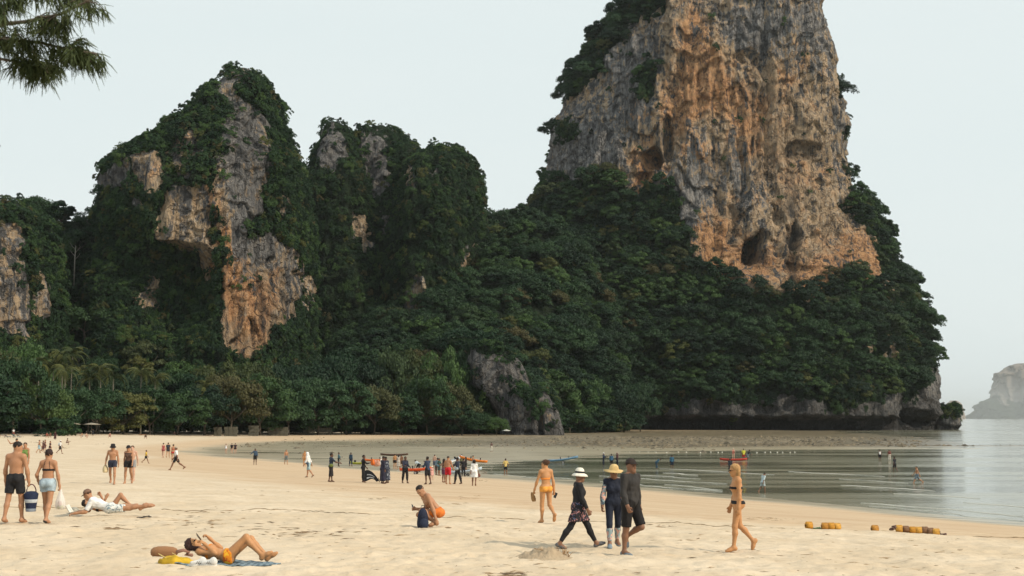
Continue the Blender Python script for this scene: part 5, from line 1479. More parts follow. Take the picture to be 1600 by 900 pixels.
fp('hunched person sitting with dark top on the far sand, beyond the kid in yellow', 228, 685.5, -90, 'm', 'brown', [('shirt', (0.10, 0.07, 0.05), (1.5, -0.1)), ('shorts', (0.2, 0.14, 0.1), 0.7)], 1.75, **{**SITUP, 'lean': 40})
fp('sunbather lying down on the far sand under the trees', 221, 680, 5, 'f', 'tan', [('bikini_bottom', BLACK), ('bikini_top', BLACK)], 1.68, lying='back')
fp('pink skinned sunbather sitting at the edge of the far sand below the palms', 273, 679.5, 150, 'f', 'pink', [('bikini_bottom', RED)], 1.68, **SITUP)
fp('dark dressed sunbather lying on the far sand in front of the trees', 325, 681, 0, 'm', 'brown', [('shorts', BLACK, 0.7)], 1.75, lying='front')
fp('reddish sunbather lying on the sand in front of the low stone walls', 404, 680.5, 180, 'f', 'pink', [('bikini_bottom', RED), ('bikini_top', RED)], 1.68, lying='back')
fp('child in a yellow shirt and dark shorts running across the sand', 228, 724, 10, 'm', 'brown', [('shirt', YELLOW, (0.85, -0.14)), ('shorts', BLACK, 0.6)], 1.18, **walkpose(1, 24))
fp('person in a red top walking away beside a dark backpack', 255, 715, 88, 'f', 'pink', [('tank', (0.33, 0.07, 0.07)), ('shorts', (0.3, 0.08, 0.08), 0.35)], 1.68, **walkpose(1, 10))
fp('person with a large dark backpack walking away', 262.5, 715, 92, 'm', 'tan', [('shirt', (0.05, 0.05, 0.06), (0.7, -0.12)), ('backpack', (0.03, 0.033, 0.045)), ('shorts', (0.05, 0.05, 0.06), 0.5)], 1.76, **walkpose(-1, 10))
fp('dark haired person almost hidden behind the man in white', 270.5, 722, 100, 'f', 'tan', [('bikini_bottom', RED), ('bikini_top', RED)], 1.70)
P['white'] = fp('man in a white shirt and black shorts striding left with a shoulder bag', 275, 735, 184, 'm', 'brown', [('shirt', WHITE, (0.9, -0.16)), ('shorts', BLACK, 0.72), ('hipbag', BLACK, 0.2), ('sandals', BLACK)], 1.74, hair='crop', hat=('cap', (0.42, 0.36, 0.28)), **walkpose(1, 30))
# the three waders far back in the inlet
fp('pale wader in white, leftmost of three in the far inlet', 353, 709, 80, 'f', 'pink', [('tank', WHITE), ('bikini_bottom', WHITE)], 1.66)
fp('dark topped wader in the middle of three in the far inlet', 362, 709, 90, 'm', 'pink', [('shirt', BLACK, (0.8, -0.1))], 1.72)
fp('wader in a black top and shorts, rightmost of three in the far inlet', 367.5, 709, 100, 'm', 'pink', [('shirt', (0.03, 0.02, 0.03), (0.7, -0.1)), ('shorts', BLACK, 0.5)], 1.76)
fp('man in blue rash shirt with a hand on his hip at the water edge', 398.5, 726, -80, 'm', 'dark', [('shirt', (0.05, 0.09, 0.15), (1.8, -0.12)), ('shorts', BLACK, 0.9)], 1.72, arms=((0, 10, 10), (-20, 45, 90)))
fp('shirtless man in dark shorts with a towel at the water edge', 447, 726, -70, 'm', 'tan', [('shorts', (0.14, 0.17, 0.18), 0.95), ('hipbag', (0.2, 0.3, 0.33), -0.19)], 1.76, **walkpose(1, 8))
fp('sunburnt man standing just behind the white head cloth', 476, 729, -90, 'm', 'gold', [('shorts', (0.5, 0.25, 0.1), 0.7)], 1.78, arms=((0, 30, 90), (0, 12, 8)))
fp('person draped in a white head cloth with towel and blue shorts', 482, 746, 172, 'm', 'tan', [('shirt', WHITE, (1.6, 0.0)), ('wrap', (0.05, 0.08, 0.12)), ('shorts', (0.30, 0.42, 0.46), 0.95), ('shoes', (0.2, 0.17, 0.14))], 1.72, hair='scarf', hc=WHITE, lean=8, **walkpose(-1, 12))
fp('man in a dark rash shirt and long shorts reaching forward with a green bag', 517, 753, 20, 'm', 'dark', [('shirt', (0.03, 0.045, 0.075), (0.95, -0.14)), ('skirt', (0.022, 0.02, 0.022), (0.56, 0.0)), ('hipbag', (0.13, 0.16, 0.04), -0.2)], 1.74, legs=((10, 4, 8), (-8, 4, 4)), arms=((6, 12, 10), (45, 10, 30)))
fp('person in a teal top and black trousers standing in wet sand', 529, 729, 0, 'm', 'dark', [('shirt', TEAL, (1.8, -0.12)), ('trousers', BLACK, 1.9)], 1.72, arms=((10, 8, 20), (30, 8, 60)))
fp('person in navy top with legs astride in wet sand, right of the pair', 548, 729, 60, 'm', 'dark', [('shirt', (0.03, 0.06, 0.10), (1.8, -0.12)), ('trousers', (0.02, 0.03, 0.05), 1.7)], 1.72, legs=((6, 14, 4), (-6, 14, 6)))
P['vest'] = fp('woman in black carrying orange life vests and a folded kite', 567.5, 754, 12, 'f', 'dark', [('shirt', BLACK, (1.8, -0.18)), ('trousers', BLACK, 1.95)], 1.68, arms=((10, 10, 30), (40, 10, 60)), hair='short')
fp('person with a white head scarf standing behind the pair in dark robes', 596, 741, -30, 'f', 'tan', [('shirt', (0.55, 0.52, 0.5), (1.8, -0.1)), ('skirt', (0.5, 0.45, 0.42), (0.5, 0.02))], 1.66, hair='scarf', hc=(0.66, 0.62, 0.58))
fp('left woman of a pair in long dark navy robes', 598, 756, 30, 'f', 'dark', [('dress', (0.025, 0.025, 0.045), (0.74, 1.9, 0.03))], 1.66, head=(10, 20))
fp('right woman of a pair in dark robes, with a scarf over her shoulder', 605, 755, 160, 'f', 'dark', [('dress', print_mat((0.03, 0.035, 0.055), (0.25, 0.28, 0.33), (0.05, 0.06, 0.09), 9, 0.55), (0.72, 1.9, 0.05))], 1.64, lean=6, head=(16, 0))
fp('shirtless man in black trunks standing with his back turned near the wooden boat', 617, 733, 80, 'm', 'gold', [('shorts', BLACK, 0.5)], 1.76)
fp('person in a long grey dress beside the shirtless man in black trunks', 622.5, 733.5, 100, 'f', 'tan', [('dress', (0.42, 0.38, 0.34), (0.55, 0.3, 0.03))], 1.68, hair='bob')
fp('dark haired person in brown shorts right of the long grey dress', 627, 733, 80, 'm', 'brown', [('shorts', (0.1, 0.06, 0.04), 0.8)], 1.7)
fp('woman in a navy tunic and black trousers standing alone with arms folded', 633, 755, -60, 'f', 'dark', [('shirt', (0.03, 0.035, 0.06), (1.8, -0.14)), ('trousers', BLACK, 1.8)], 1.68, arms=((10, 8, 60), (20, 8, 70)), legs=((8, 3, 4), (-8, 3, 4)))
fp('person in a white and blue shirt bending over the red kayak', 655, 738, 150, 'm', 'dark', [('shirt', (0.45, 0.52, 0.58), (0.9, -0.12)), ('shorts', BLACK, 0.9)], 1.68, lean=62, hip=30, legs=((40, 5, 50), (20, 5, 40)), arms=((60, 8, 20), (70, 8, 10)))
fp('person in navy shirt and black shorts left of the pink child', 668, 757, 140, 'm', 'dark', [('shirt', (0.03, 0.045, 0.085), (1.6, -0.16)), ('shorts', BLACK, 0.9)], 1.72, arms=((20, 8, 70), (45, 8, 80)), legs=((4, 3, 6), (-6, 3, 10)))
fp('small child in a pink outfit and pale hat', 675, 750, -60, 'f', 'pink', [('dress', (0.60, 0.33, 0.30), (0.34, 0.9, 0.02))], 1.10, hat=('sunhat', (0.70, 0.58, 0.48)))
fp('man in a slate blue shirt leaning at the kayaks', 681.5, 743, 20, 'm', 'dark', [('shirt', (0.13, 0.20, 0.25), (0.9, -0.12)), ('shorts', (0.05, 0.03, 0.03), 0.95)], 1.74, lean=12, arms=((40, 8, 30), (30, 8, 50)))
fp('shirtless pink skinned man standing behind the slate blue shirt', 679, 735, 60, 'm', 'pink', [('shorts', (0.1, 0.12, 0.16), 0.9)], 1.78)
fp('man in a dark green shirt right of the slate blue shirt', 686, 744, -20, 'm', 'brown', [('shirt', (0.02, 0.06, 0.05), (0.9, -0.12)), ('hipbag', (0.12, 0.25, 0.33), -0.2), ('shorts', (0.03, 0.05, 0.05), 0.9)], 1.72, arms=((30, 10, 50), (20, 10, 50)))
fp('long haired person in plum shorts half hidden left of the red shorts', 693.5, 754, 40, 'f', 'brown', [('shorts', (0.12, 0.05, 0.09), 0.8), ('bikini_top', BLACK)], 1.66, hair='long')
P['red'] = fp('sunburnt man in bright red shorts standing with his back to the camera', 700, 756.5, 70, 'm', 'tan', [('shorts', (0.50, 0.02, 0.03), 0.85)], 1.80, hair='crop', arms=((4, 10, 20), (10, 12, 30)))
fp('person in a blue black shirt and black trousers, right of the red shorts', 715, 756.5, 150, 'm', 'dark', [('shirt', (0.025, 0.035, 0.06), (0.95, -0.14)), ('trousers', BLACK, 1.95), ('hipbag', (0.35, 0.42, 0.48), 0.18)], 1.78, legs=((10, 6, 4), (-10, 8, 4)), arms=((30, 10, 60), (30, 10, 70)))
fp('person all in black standing behind by the white kayak', 724, 745, 100, 'm', 'dark', [('shirt', BLACK, (1.8, -0.14)), ('trousers', BLACK, 1.95)], 1.76, arms=((40, 10, 30), (30, 10, 50)))
fp('person in an olive top standing behind the white kayak', 721.5, 733, 60, 'm', 'brown', [('shirt', (0.2, 0.2, 0.1), (0.8, -0.12)), ('shorts', BLACK, 0.9)], 1.74)
fp('dark haired woman in black at the far side of the white kayak', 728, 738, 170, 'f', 'brown', [('shirt', (0.03, 0.02, 0.02), (1.5, -0.12)), ('shorts', BLACK, 0.9)], 1.7, hair='long')
fp('shirtless person standing by the raised orange kayak', 739, 735, 10, 'm', 'tan', [('shorts', (0.3, 0.3, 0.28), 0.8)], 1.76)
P['dress'] = fp('woman in a loose white dress holding a brown bag', 741, 759, 84, 'f', 'brown', [('dress', WHITE, (0.36, 1.4, 0.05))], 1.66, hair='bob', **walkpose(1, 8))
fp('man in a yellow shirt and black shorts standing at the water edge', 790, 743, 92, 'm', 'brown', [('shirt', (0.62, 0.45, 0.16), (0.95, -0.12)), ('shorts', BLACK, 0.85)], 1.76, arms=((0, 22, 10), (0, 22, 14)))
fp('tiny distant figure walking on the flats in pale trousers', 768, 706.5, 120, 'f', 'brown', [('shirt', (0.10, 0.06, 0.06), (0.9, -0.12)), ('trousers', (0.5, 0.48, 0.42), 1.9)], 1.70)
# waders right of centre
fp('wader in navy with a white cap, leftmost in the shallow bay', 943, 727, -20, 'm', 'dark', [('shirt', (0.03, 0.045, 0.08), (1.8, -0.12)), ('trousers', NAVY, 1.9)], 1.72, hat=('cap', WHITE), arms=((30, 8, 70), (20, 8, 60)))
fp('wader in blue with back turned, partly behind the straw hat', 955.5, 729, 88, 'm', 'dark', [('shirt', (0.05, 0.12, 0.20), (1.8, -0.12)), ('shorts', BLACK, 0.9)], 1.70)
fp('wader in dark red and white cap next to the blue one', 964.5, 726, 200, 'm', 'dark', [('shirt', (0.12, 0.05, 0.06), (1.5, -0.12)), ('trousers', NAVY, 1.9)], 1.72, hat=('cap', (0.5, 0.35, 0.3)))
fp('bent over wader in blue looking down into the water', 1025.5, 733, -10, 'm', 'dark', [('shirt', (0.045, 0.11, 0.17), (1.8, -0.12)), ('trousers', (0.04, 0.08, 0.12), 1.7)], 1.70, lean=50, hip=14, head=(30, 0), legs=((12, 3, 6), (4, 3, 4)), arms=((20, 6, 10), (26, 6, 10)))
fp('wader in a blue shirt with back turned standing alone in the bay', 1050, 732, 90, 'm', 'dark', [('shirt', (0.04, 0.11, 0.18), (1.8, -0.14)), ('shorts', (0.02, 0.03, 0.05), 0.95)], 1.74)
fp('person in a pink swimsuit and pale cap sitting up on the red rescue board', 1146, 717, -90, 'f', 'pink', [('tank', (0.5, 0.16, 0.13)), ('bikini_bottom', (0.5, 0.16, 0.13))], 1.70, hat=('cap', (0.65, 0.55, 0.45)), arms=((30, 10, 60), (30, 10, 60)))
fp('man in a bright yellow shirt and red shorts at the stern of the rescue board', 1162, 719, 88, 'm', 'dark', [('shirt', (0.62, 0.60, 0.08), (0.9, -0.14)), ('shorts', (0.33, 0.03, 0.03), 0.9)], 1.78)
fp('person in dark clothes leaning over behind the yellow shirt', 1168.5, 719.5, 0, 'm', 'dark', [('shirt', (0.03, 0.035, 0.05), (1.5, -0.12)), ('shorts', (0.16, 0.2, 0.25), 0.9)], 1.72, lean=26, arms=((60, 10, 20), (50, 10, 20)))
fp('dark figure carrying a bag, wading just beyond the blonde woman', 1141, 739, 100, 'm', 'dark', [('shirt', (0.025, 0.03, 0.04), (1.4, -0.12)), ('shorts', (0.05, 0.05, 0.06), 0.9), ('hipbag', (0.05, 0.06, 0.07), 0.2)], 1.72, **walkpose(1, 10))
fp('person wrapped in a pale blue towel wading right, head bowed', 1192, 769, 30, 'm', 'brown', [('shirt', (0.45, 0.54, 0.58), (1.2, -0.18)), ('shorts', (0.40, 0.46, 0.48), 0.8)], 1.74, lean=12, head=(22, 0), **walkpose(-1, 12))
fp('wader in a white vest and black shorts, far out with back turned', 1375, 720, 90, 'm', 'dark', [('tank', (0.66, 0.66, 0.66)), ('shorts', BLACK, 0.85)], 1.74)
fp('wader in dark red and pale trousers, right of the white vest', 1390, 720, 100, 'm', 'brown', [('shirt', (0.14, 0.05, 0.045), (0.9, -0.12)), ('trousers', (0.5, 0.46, 0.40), 1.9)], 1.72)
fp('wader in black shirt and shorts walking in the shining shallows', 1398, 736, 120, 'm', 'dark', [('shirt', (0.02, 0.022, 0.03), (0.9, -0.14)), ('shorts', BLACK, 0.95)], 1.74, **walkpose(1, 8))
P['wade'] = fp('shirtless man in grey blue shorts wading left with a long stride, farthest right', 1433, 755, 178, 'm', 'tan', [('shorts', (0.13, 0.17, 0.21), 0.95)], 1.76, hair='crop', **walkpose(1, 30, 26))

# ================================================================== things carried and things lying about
def place(o, p, rz=0.0): o.location = p; o.rotation_euler = (0, 0, rz); return o
# cooler bag hanging from the shirtless man's hand
hp = hold(P['cooler'], 1)
t = thing('cooler_bag', 'striped navy and white cooler bag hanging from the shirtless man\'s hand', 'bag', (hp.x + 0.05, hp.y, hp.z - 0.60))
def tub(z0, z1, r0, r1, k=20):
    m = MB(); m.lathe([(r0 * 0.98, z0), (r0, z0 + 0.004), (r1, z1 - 0.004), (r1 * 0.98, z1)], k); return m
def rad(z): return 0.105 + 0.055 * z / 0.40
m = tub(0, 0.40, rad(0), rad(0.40)); m.lathe([(0.001, 0), (rad(0), 0)], 20); m.lathe([(rad(0.4), 0.40), (0.10, 0.45), (0.001, 0.46)], 20)
link('body', m.mesh('cooler_body'), cloth((0.018, 0.026, 0.06)), t)
link('stripe', tub(0.20, 0.275, rad(0.20) + 0.003, rad(0.275) + 0.003).mesh('cooler_stripe'), cloth((0.50, 0.53, 0.57)), t)
link('stripe', tub(0.0, 0.07, rad(0) + 0.003, rad(0.07) + 0.003).mesh('cooler_stripe_low'), cloth((0.20, 0.23, 0.28)), t)
m = MB(); a = np.linspace(0, PI, 9); m.tube(np.stack([np.cos(a) * 0.11, 0 * a, 0.42 + np.sin(a) * 0.19], 1), 0.012, 6)
link('handle', m.mesh('cooler_handle'), cloth((0.10, 0.02, 0.03)), t)
# plastic bag of fruit
hp = hold(P['denim'], 1)
t = thing('plastic_bag', 'thin white plastic bag of fruit hanging from the woman in denim shorts', 'bag', (hp.x + 0.02, hp.y, hp.z - 0.46))
b = N('thin_plastic'); tr = b.n('BsdfTransparent'); tl = b.princ((0.82, 0.78, 0.76), 0.35); mx = b.n('MixShader'); mx.inputs[0].default_value = 0.55
b.l(tr.outputs[0], mx.inputs[1]); b.l(tl, mx.inputs[2]); plast = b.done(mx.outputs[0])
m = MB(); m.lathe([(0.001, 0), (0.08, 0.01), (0.105, 0.07), (0.10, 0.17), (0.07, 0.28), (0.03, 0.40), (0.022, 0.46)], 18, wob=lambda a, r: 0.10 * np.sin(a * 4) + 0.05 * np.sin(a * 7 + 1))
link('bag', m.mesh('plastic_sack'), plast, t)
for k, (x, y, z, c) in enumerate([(0.03, 0.0, 0.06, (0.30, 0.36, 0.06)), (-0.04, 0.02, 0.055, (0.26, 0.33, 0.05)), (0.0, -0.03, 0.12, (0.42, 0.16, 0.10)), (-0.02, 0.0, 0.15, (0.34, 0.12, 0.08))]):
    m = MB(); m.lathe([(0.001, -0.045), (0.035, -0.03), (0.047, 0), (0.035, 0.032), (0.001, 0.045)], 10)
    link('fruit', m.mesh('fruit'), cloth(c, 0.5), t).location = (x, y, z)
# phones
def phone(p, rot, label):
    m = MB(); m.box((0, 0, 0), (0.074, 0.150, 0.009), None, 0.12)
    o = tag(link('phone', m.mesh('phone', False), cloth((0.012, 0.012, 0.014), 0.25)), label, 'phone')
    o.location = p; o.rotation_euler = rot
    return o
h0 = hold(P['squat'], 1); phone((h0.x - 0.02, h0.y, h0.z + 0.035), (1.2, 0.3, 1.2), 'black phone in the squatting man\'s hand')
h0 = hold(P['towel'], 1); phone((h0.x - 0.05, h0.y + 0.03, h0.z + 0.06), (0.9, 0.7, 1.57), 'black phone held above the woman lying on the blue towel')
h0 = hold(P['yellow'], 1); phone((h0.x + 0.03, h0.y, h0.z - 0.05), (1.4, 0.5, 0.3), 'black phone in the right hand of the woman in the yellow bikini')
# sandals carried by the woman in yellow
h0 = hold(P['yellow'], 0)
def sole_mesh(name, L=0.26, w=0.095, th=0.018):
    a = np.linspace(0, 2 * PI, 22, endpoint=False)
    xy = np.stack([np.cos(a) * L / 2, np.sin(a) * w / 2 * (1 + 0.18 * np.cos(a)) * (1 - 0.16 * np.exp(-((np.cos(a) + 0.2) / 0.3) ** 2))], 1)
    m = MB(); n = len(xy)
    v = [(x, y, z) for z in (0, th) for x, y in xy] + [(0, 0, 0), (0, 0, th)]
    m.add(v, [(i, (i + 1) % n, n + (i + 1) % n, n + i) for i in range(n)], [(2 * n, (i + 1) % n, i) for i in range(n)] + [(2 * n + 1, n + i, n + (i + 1) % n) for i in range(n)])
    return m.mesh(name, False)
def strap_mesh(name):
    m = MB()
    for s in (-1, 1):
        m.tube([(0.07, 0, 0.018), (0.04, s * 0.025, 0.045), (-0.02, s * 0.043, 0.016)], 0.007, 5, True, 0.5)
    return m.mesh(name)
for k in range(2):
    t = thing('sandal', 'tan leather sandal dangling from the left hand of the woman in yellow', 'sandal', (h0.x - 0.01 - 0.03 * k, h0.y + 0.03 * k, h0.z - 0.13), 0, 'carried sandals')
    t.rotation_euler = (1.35, 1.25 + 0.12 * k, 0.3)
    link('sole', sole_mesh('sandal_sole'), cloth((0.36, 0.22, 0.10)), t); link('strap', strap_mesh('sandal_strap'), cloth((0.30, 0.17, 0.08)), t)
# flip flops by the reader's feet
for k, (px, py) in enumerate([(222, 809.5), (230, 808.5)]):
    x, y, z = on_ground(px, py)
    t = thing('flip_flop', 'black flip-flop on the sand at the feet of the reader in white', 'flip-flop', (x, y, z), 0.2 - 0.7 * k, 'black flip-flops by the reader')
    link('sole', sole_mesh('flip_sole'), cloth(BLACK), t); link('strap', strap_mesh('flip_strap'), cloth((0.03, 0.03, 0.035)), t)
# open book
h0 = hold(P['prone'], 0); h1 = hold(P['prone'], 1); hx = (h0 + h1) / 2
t = thing('book', 'open white paged book propped in front of the reader', 'book', (hx.x - 0.06, hx.y, hx.z + 0.02))
t.rotation_euler = (0, -0.55, 0)
m = MB(); m.box((0, 0.075, 0.10), (0.016, 0.14, 0.21)); m.box((0, -0.075, 0.10), (0.016, 0.14, 0.21)); link('page_block', m.mesh('pages', False), cloth((0.74, 0.72, 0.66)), t)
m = MB(); m.box((-0.013, 0, 0.10), (0.005, 0.31, 0.22)); link('cover', m.mesh('book_cover', False), cloth((0.32, 0.30, 0.27)), t)
# hat or bag beyond the reader's arms
x, y, z = on_ground(116, 802)
t = thing('cap', 'grey patterned cap resting on the sand before the reader', 'hat', (x, y, z))
m = MB(); m.lathe([(0.001, 0.17), (0.06, 0.165), (0.11, 0.12), (0.13, 0.05), (0.135, 0.0)], 18); link('crown', m.mesh('loose_cap_crown'), print_mat((0.30, 0.29, 0.25), (0.14, 0.15, 0.13), (0.45, 0.42, 0.36), 26), t)
m = MB(); m.lathe([(0.132, 0.012), (0.19, 0.004), (0.19, 0.0), (0.132, 0.004)], 18); link('brim', m.mesh('loose_cap_brim'), cloth((0.20, 0.20, 0.17)), t)
# navy backpack
x, y, z = on_ground(660.5, 824.5)
t = thing('backpack', 'navy backpack standing on the sand in front of the squatting man', 'backpack', (x, y, z), 0.15)
V_, Q_ = field_mesh('bp', [(0.02, [ell((0, 0, 0.24), (0.125, 0.12, 0.26)), ell((0, 0, 0.12), (0.13, 0.13, 0.14))])], 0.018, ((np.zeros(3), np.array([0, 0, -1.0])),))
link('body', mesh('backpack_body', V_, Q_, None, True), cloth((0.016, 0.022, 0.046)), t)
V_, Q_ = field_mesh('bp', [(0.02, [ell((0.02, -0.13, 0.15), (0.11, 0.05, 0.12))])], 0.016)
link('front_pocket', mesh('backpack_pocket', V_, Q_, None, True), cloth((0.024, 0.034, 0.065)), t)
m = MB(); m.tube([(-0.05, 0, 0.49), (-0.03, 0, 0.55), (0.03, 0, 0.55), (0.05, 0, 0.49)], 0.010, 6); link('handle', m.mesh('backpack_handle'), cloth(BLACK), t)
for s in (-1, 1):
    m = MB(); m.tube([(s * 0.07, 0.10, 0.45), (s * 0.08, 0.19, 0.32), (s * 0.09, 0.17, 0.14), (s * 0.10, 0.10, 0.06)], 0.022, 6, True, 0.4); link('shoulder_strap', m.mesh('backpack_strap'), cloth(BLACK), t)
# towel, yellow bag, brown roll, sneakers round the sunbather
xt, yt, zt_ = on_ground(341, 880)
n1_, n2_ = 44, 18
gx_, gy_ = np.meshgrid(np.linspace(-0.62, 0.95, n1_), np.linspace(-0.33, 0.42, n2_), indexing='ij')
wx_ = xt + gx_ + 0.03 * np.sin(gy_ * 7); wy_ = yt + gy_ + 0.04 * np.sin(gx_ * 4)
base_ = ground_z(wx_.ravel(), wy_.ravel()).reshape(gx_.shape)
p_ = np.stack([gx_.ravel() * 6, gy_.ravel() * 9, 0 * gx_.ravel()], 1)
wz_ = base_ + 0.022 + 0.016 * fbm(p_, 3, 3).reshape(gx_.shape)
i_ = np.arange(n1_ * n2_).reshape(n1_, n2_)
q_ = np.stack([i_[:-1, :-1], i_[1:, :-1], i_[1:, 1:], i_[:-1, 1:]], -1).reshape(-1, 4)
top_ = np.stack([wx_.ravel(), wy_.ravel(), wz_.ravel()], 1); bot_ = top_ - [0, 0, 0.016]
nn_ = len(top_); rim = np.concatenate([i_[0, :], i_[1:, -1], i_[-1, -2::-1], i_[-2:0:-1, 0]])
rq = np.stack([rim, np.roll(rim, -1), np.roll(rim, -1) + nn_, rim + nn_], 1)
b = N('towel'); st_ = b.n('TexWave', wave_type='BANDS'); b.l(b.obj(), st_.inputs['Vector']); st_.inputs['Scale'].default_value = 3.0; st_.inputs['Distortion'].default_value = 1.0
tw = b.done(b.princ(b.mix(b.ramp(st_.outputs['Fac'], 0.35, 0.6), (0.10, 0.15, 0.19), (0.19, 0.26, 0.31)), 0.95, b.bump(b.noise(b.obj(), 60, 2), 0.5, 0.01)))
tag(link('towel', mesh('towel', np.concatenate([top_, bot_]), np.concatenate([q_, q_[:, ::-1] + nn_, rq]), None, True), tw), 'rumpled grey blue towel spread under the woman in orange', 'towel')
x, y, z = on_ground(272, 881)
t = thing('cloth_bag', 'crumpled mustard yellow cloth bag by the sunbather\'s head', 'bag', (x, y, z), 0.1)
V_, Q_ = field_mesh('yb', [(0.03, [ell((-0.10, 0, 0.05), (0.16, 0.12, 0.085)), ell((0.12, 0.01, 0.05), (0.15, 0.10, 0.07)), ell((0.0, -0.05, 0.06), (0.08, 0.10, 0.075)), ell((0.24, 0.02, 0.03), (0.09, 0.07, 0.04))])], 0.014, ((np.zeros(3), np.array([0, 0, -1.0])),))
V_ = V_ + (0.022 * fbm(V_ * 12, 2, 8))[:, None] * np.array([0.4, 0.4, 1.0]) * (V_[:, 2:3] > 0.015)
link('body', mesh('yellow_bag', V_, Q_, None, True), cloth((0.52, 0.33, 0.025), 0.8, 0.35, 20), t)
for s in (-1, 1):
    m = MB(); m.tube([(-0.08 + s * 0.05, 0.04 * s, 0.11), (-0.14 + s * 0.10, 0.05 * s, 0.19), (-0.02 + s * 0.1, 0.05 * s, 0.12)], 0.007, 5); link('handle', m.mesh('yellow_bag_handle'), cloth((0.70, 0.58, 0.25)), t)
x, y, z = on_ground(257, 872)
t = thing('straw_bag', 'rounded brown woven bag lying on the sand beyond the yellow one', 'bag', (x, y, z), 0.08)
m = MB(); m.lathe([(0.001, -0.235), (0.045, -0.225), (0.078, -0.19), (0.098, -0.11), (0.10, 0.02), (0.088, 0.14), (0.06, 0.20), (0.02, 0.225)], 20, wob=lambda a, r: 0.03 * np.sin(a * 6))
b = N('woven_straw'); wv = b.n('TexWave', wave_type='BANDS'); b.l(b.obj(), wv.inputs['Vector']); wv.inputs['Scale'].default_value = 20.0; wv.inputs['Distortion'].default_value = 2.0
straw_m = b.done(b.princ(b.mix(wv.outputs['Fac'], (0.27, 0.13, 0.06), (0.36, 0.185, 0.085)), 0.8, b.bump(wv.outputs['Fac'], 0.5, 0.02)))
o = link('body', m.mesh('straw_bag_body'), straw_m, t); o.rotation_euler = (0, PI / 2, 0); o.location = (0, 0, 0.095)
m = MB(); m.tube([(0.2, -0.04, 0.10), (0.32, -0.05, 0.13), (0.40, 0.02, 0.10), (0.34, 0.06, 0.05), (0.46, 0.0, 0.04)], 0.03, 7); link('handle', m.mesh('straw_bag_handle'), cloth((0.30, 0.17, 0.13), 0.9), t)
def sneaker(px, py, rz, label):
    x, y, z = on_ground(px, py)
    t = thing('sneaker', label, 'shoe', (x, y, z), rz, 'white sneakers')
    link('sole', sole_mesh('sneaker_sole', 0.28, 0.10, 0.028), cloth((0.72, 0.71, 0.68)), t)
    V_, Q_ = field_mesh('sn', [(0.015, [cone((-0.09, 0, 0.06), (0.09, 0, 0.042), 0.044, 0.036), ell((-0.075, 0, 0.075), (0.055, 0.042, 0.065))])], 0.011, ((np.array([0, 0, 0.02]), np.array([0, 0, -1.0])), (np.array([0, 0, 0.115]), np.array([0.35, 0, 1.0]))))
    link('upper', mesh('sneaker_upper', V_, Q_, None, True), cloth((0.74, 0.73, 0.71)), t)
    for k in range(3):
        for s in (-1, 1):
            m = MB(); m.tube([(0.02 - k * 0.03, s * 0.046, 0.035), (0.0 - k * 0.03, s * 0.043, 0.075)], 0.006, 5, True, 0.5); link('stripe', m.mesh('sneaker_stripe'), cloth(BLACK), t)
    V_, Q_ = field_mesh('sh', [(0.01, [ell((-0.07, 0, 0.110), (0.042, 0.030, 0.016))])], 0.008); link('lining', mesh('sneaker_lining', V_, Q_, None, True), cloth(BLACK), t)
sneaker(309, 884.5, PI + 0.15, 'white sneaker with black stripes beside the towel, the left one')
sneaker(326, 885, PI - 0.1, 'white sneaker with black stripes beside the towel, the right one')
# brown handbag of the woman in the white dress, pale bag of the man in the bucket hat
h0 = hold(P['dress'], 1)
t = thing('handbag', 'brown handbag in the hand of the woman in the white dress', 'bag', (h0.x, h0.y, h0.z - 0.32))
V_, Q_ = field_mesh('hb', [(0.02, [ell((0, 0, 0.13), (0.15, 0.07, 0.14))])], 0.02); link('body', mesh('handbag_body', V_, Q_, None, True), cloth((0.16, 0.06, 0.035)), t)
m = MB(); m.tube([(-0.08, 0, 0.24), (-0.03, 0, 0.33), (0.03, 0, 0.33), (0.08, 0, 0.24)], 0.01, 5); link('handle', m.mesh('handbag_handle'), cloth((0.12, 0.05, 0.03)), t)
h0 = hold(P['bucket'], 1)
t = thing('beach_bag', 'pale sack hanging behind the man in the bucket hat', 'bag', (h0.x, h0.y + 0.02, h0.z - 0.34))
m = MB(); m.lathe([(0.001, 0), (0.09, 0.01), (0.12, 0.08), (0.115, 0.20), (0.05, 0.33), (0.03, 0.36)], 16, wob=lambda a, r: 0.08 * np.sin(a * 3)); link('body', m.mesh('sack'), cloth((0.62, 0.52, 0.33)), t)
# orange life vests and the folded kite carried by the woman in black
h0 = hold(P['vest'], 1)
def vest(p, rz, col, label):
    t = thing('life_vest', label, 'life vest', p, rz)
    V_, Q_ = field_mesh('lv', [(0.03, [ell((0, 0.10, 0.10), (0.09, 0.12, 0.19)), ell((0, -0.10, 0.10), (0.09, 0.12, 0.19)), ell((0.02, 0, 0.0), (0.12, 0.20, 0.10))])], 0.025); link('body', mesh('vest_body', V_, Q_, None, True), cloth(col), t)
    m = MB(); m.tube([(0.10, -0.18, 0.04), (0.13, 0, 0.03), (0.10, 0.18, 0.04)], 0.014, 5); link('strap', m.mesh('vest_strap'), cloth(BLACK), t)
vest((h0.x + 0.05, h0.y - 0.05, h0.z - 0.05), 0.3, (0.62, 0.15, 0.03), 'bright orange life vest in the arms of the woman in black')
vest((h0.x + 0.30, h0.y - 0.02, h0.z - 0.12), 1.2, (0.60, 0.33, 0.24), 'faded peach life vest beside the bright orange one')
x, y, z = on_ground(579, 754)
t = thing('folded_kite', 'dark folded kite with pale stripes leaning on the sand by the woman in black', 'kite', (x, y, z), -0.12)
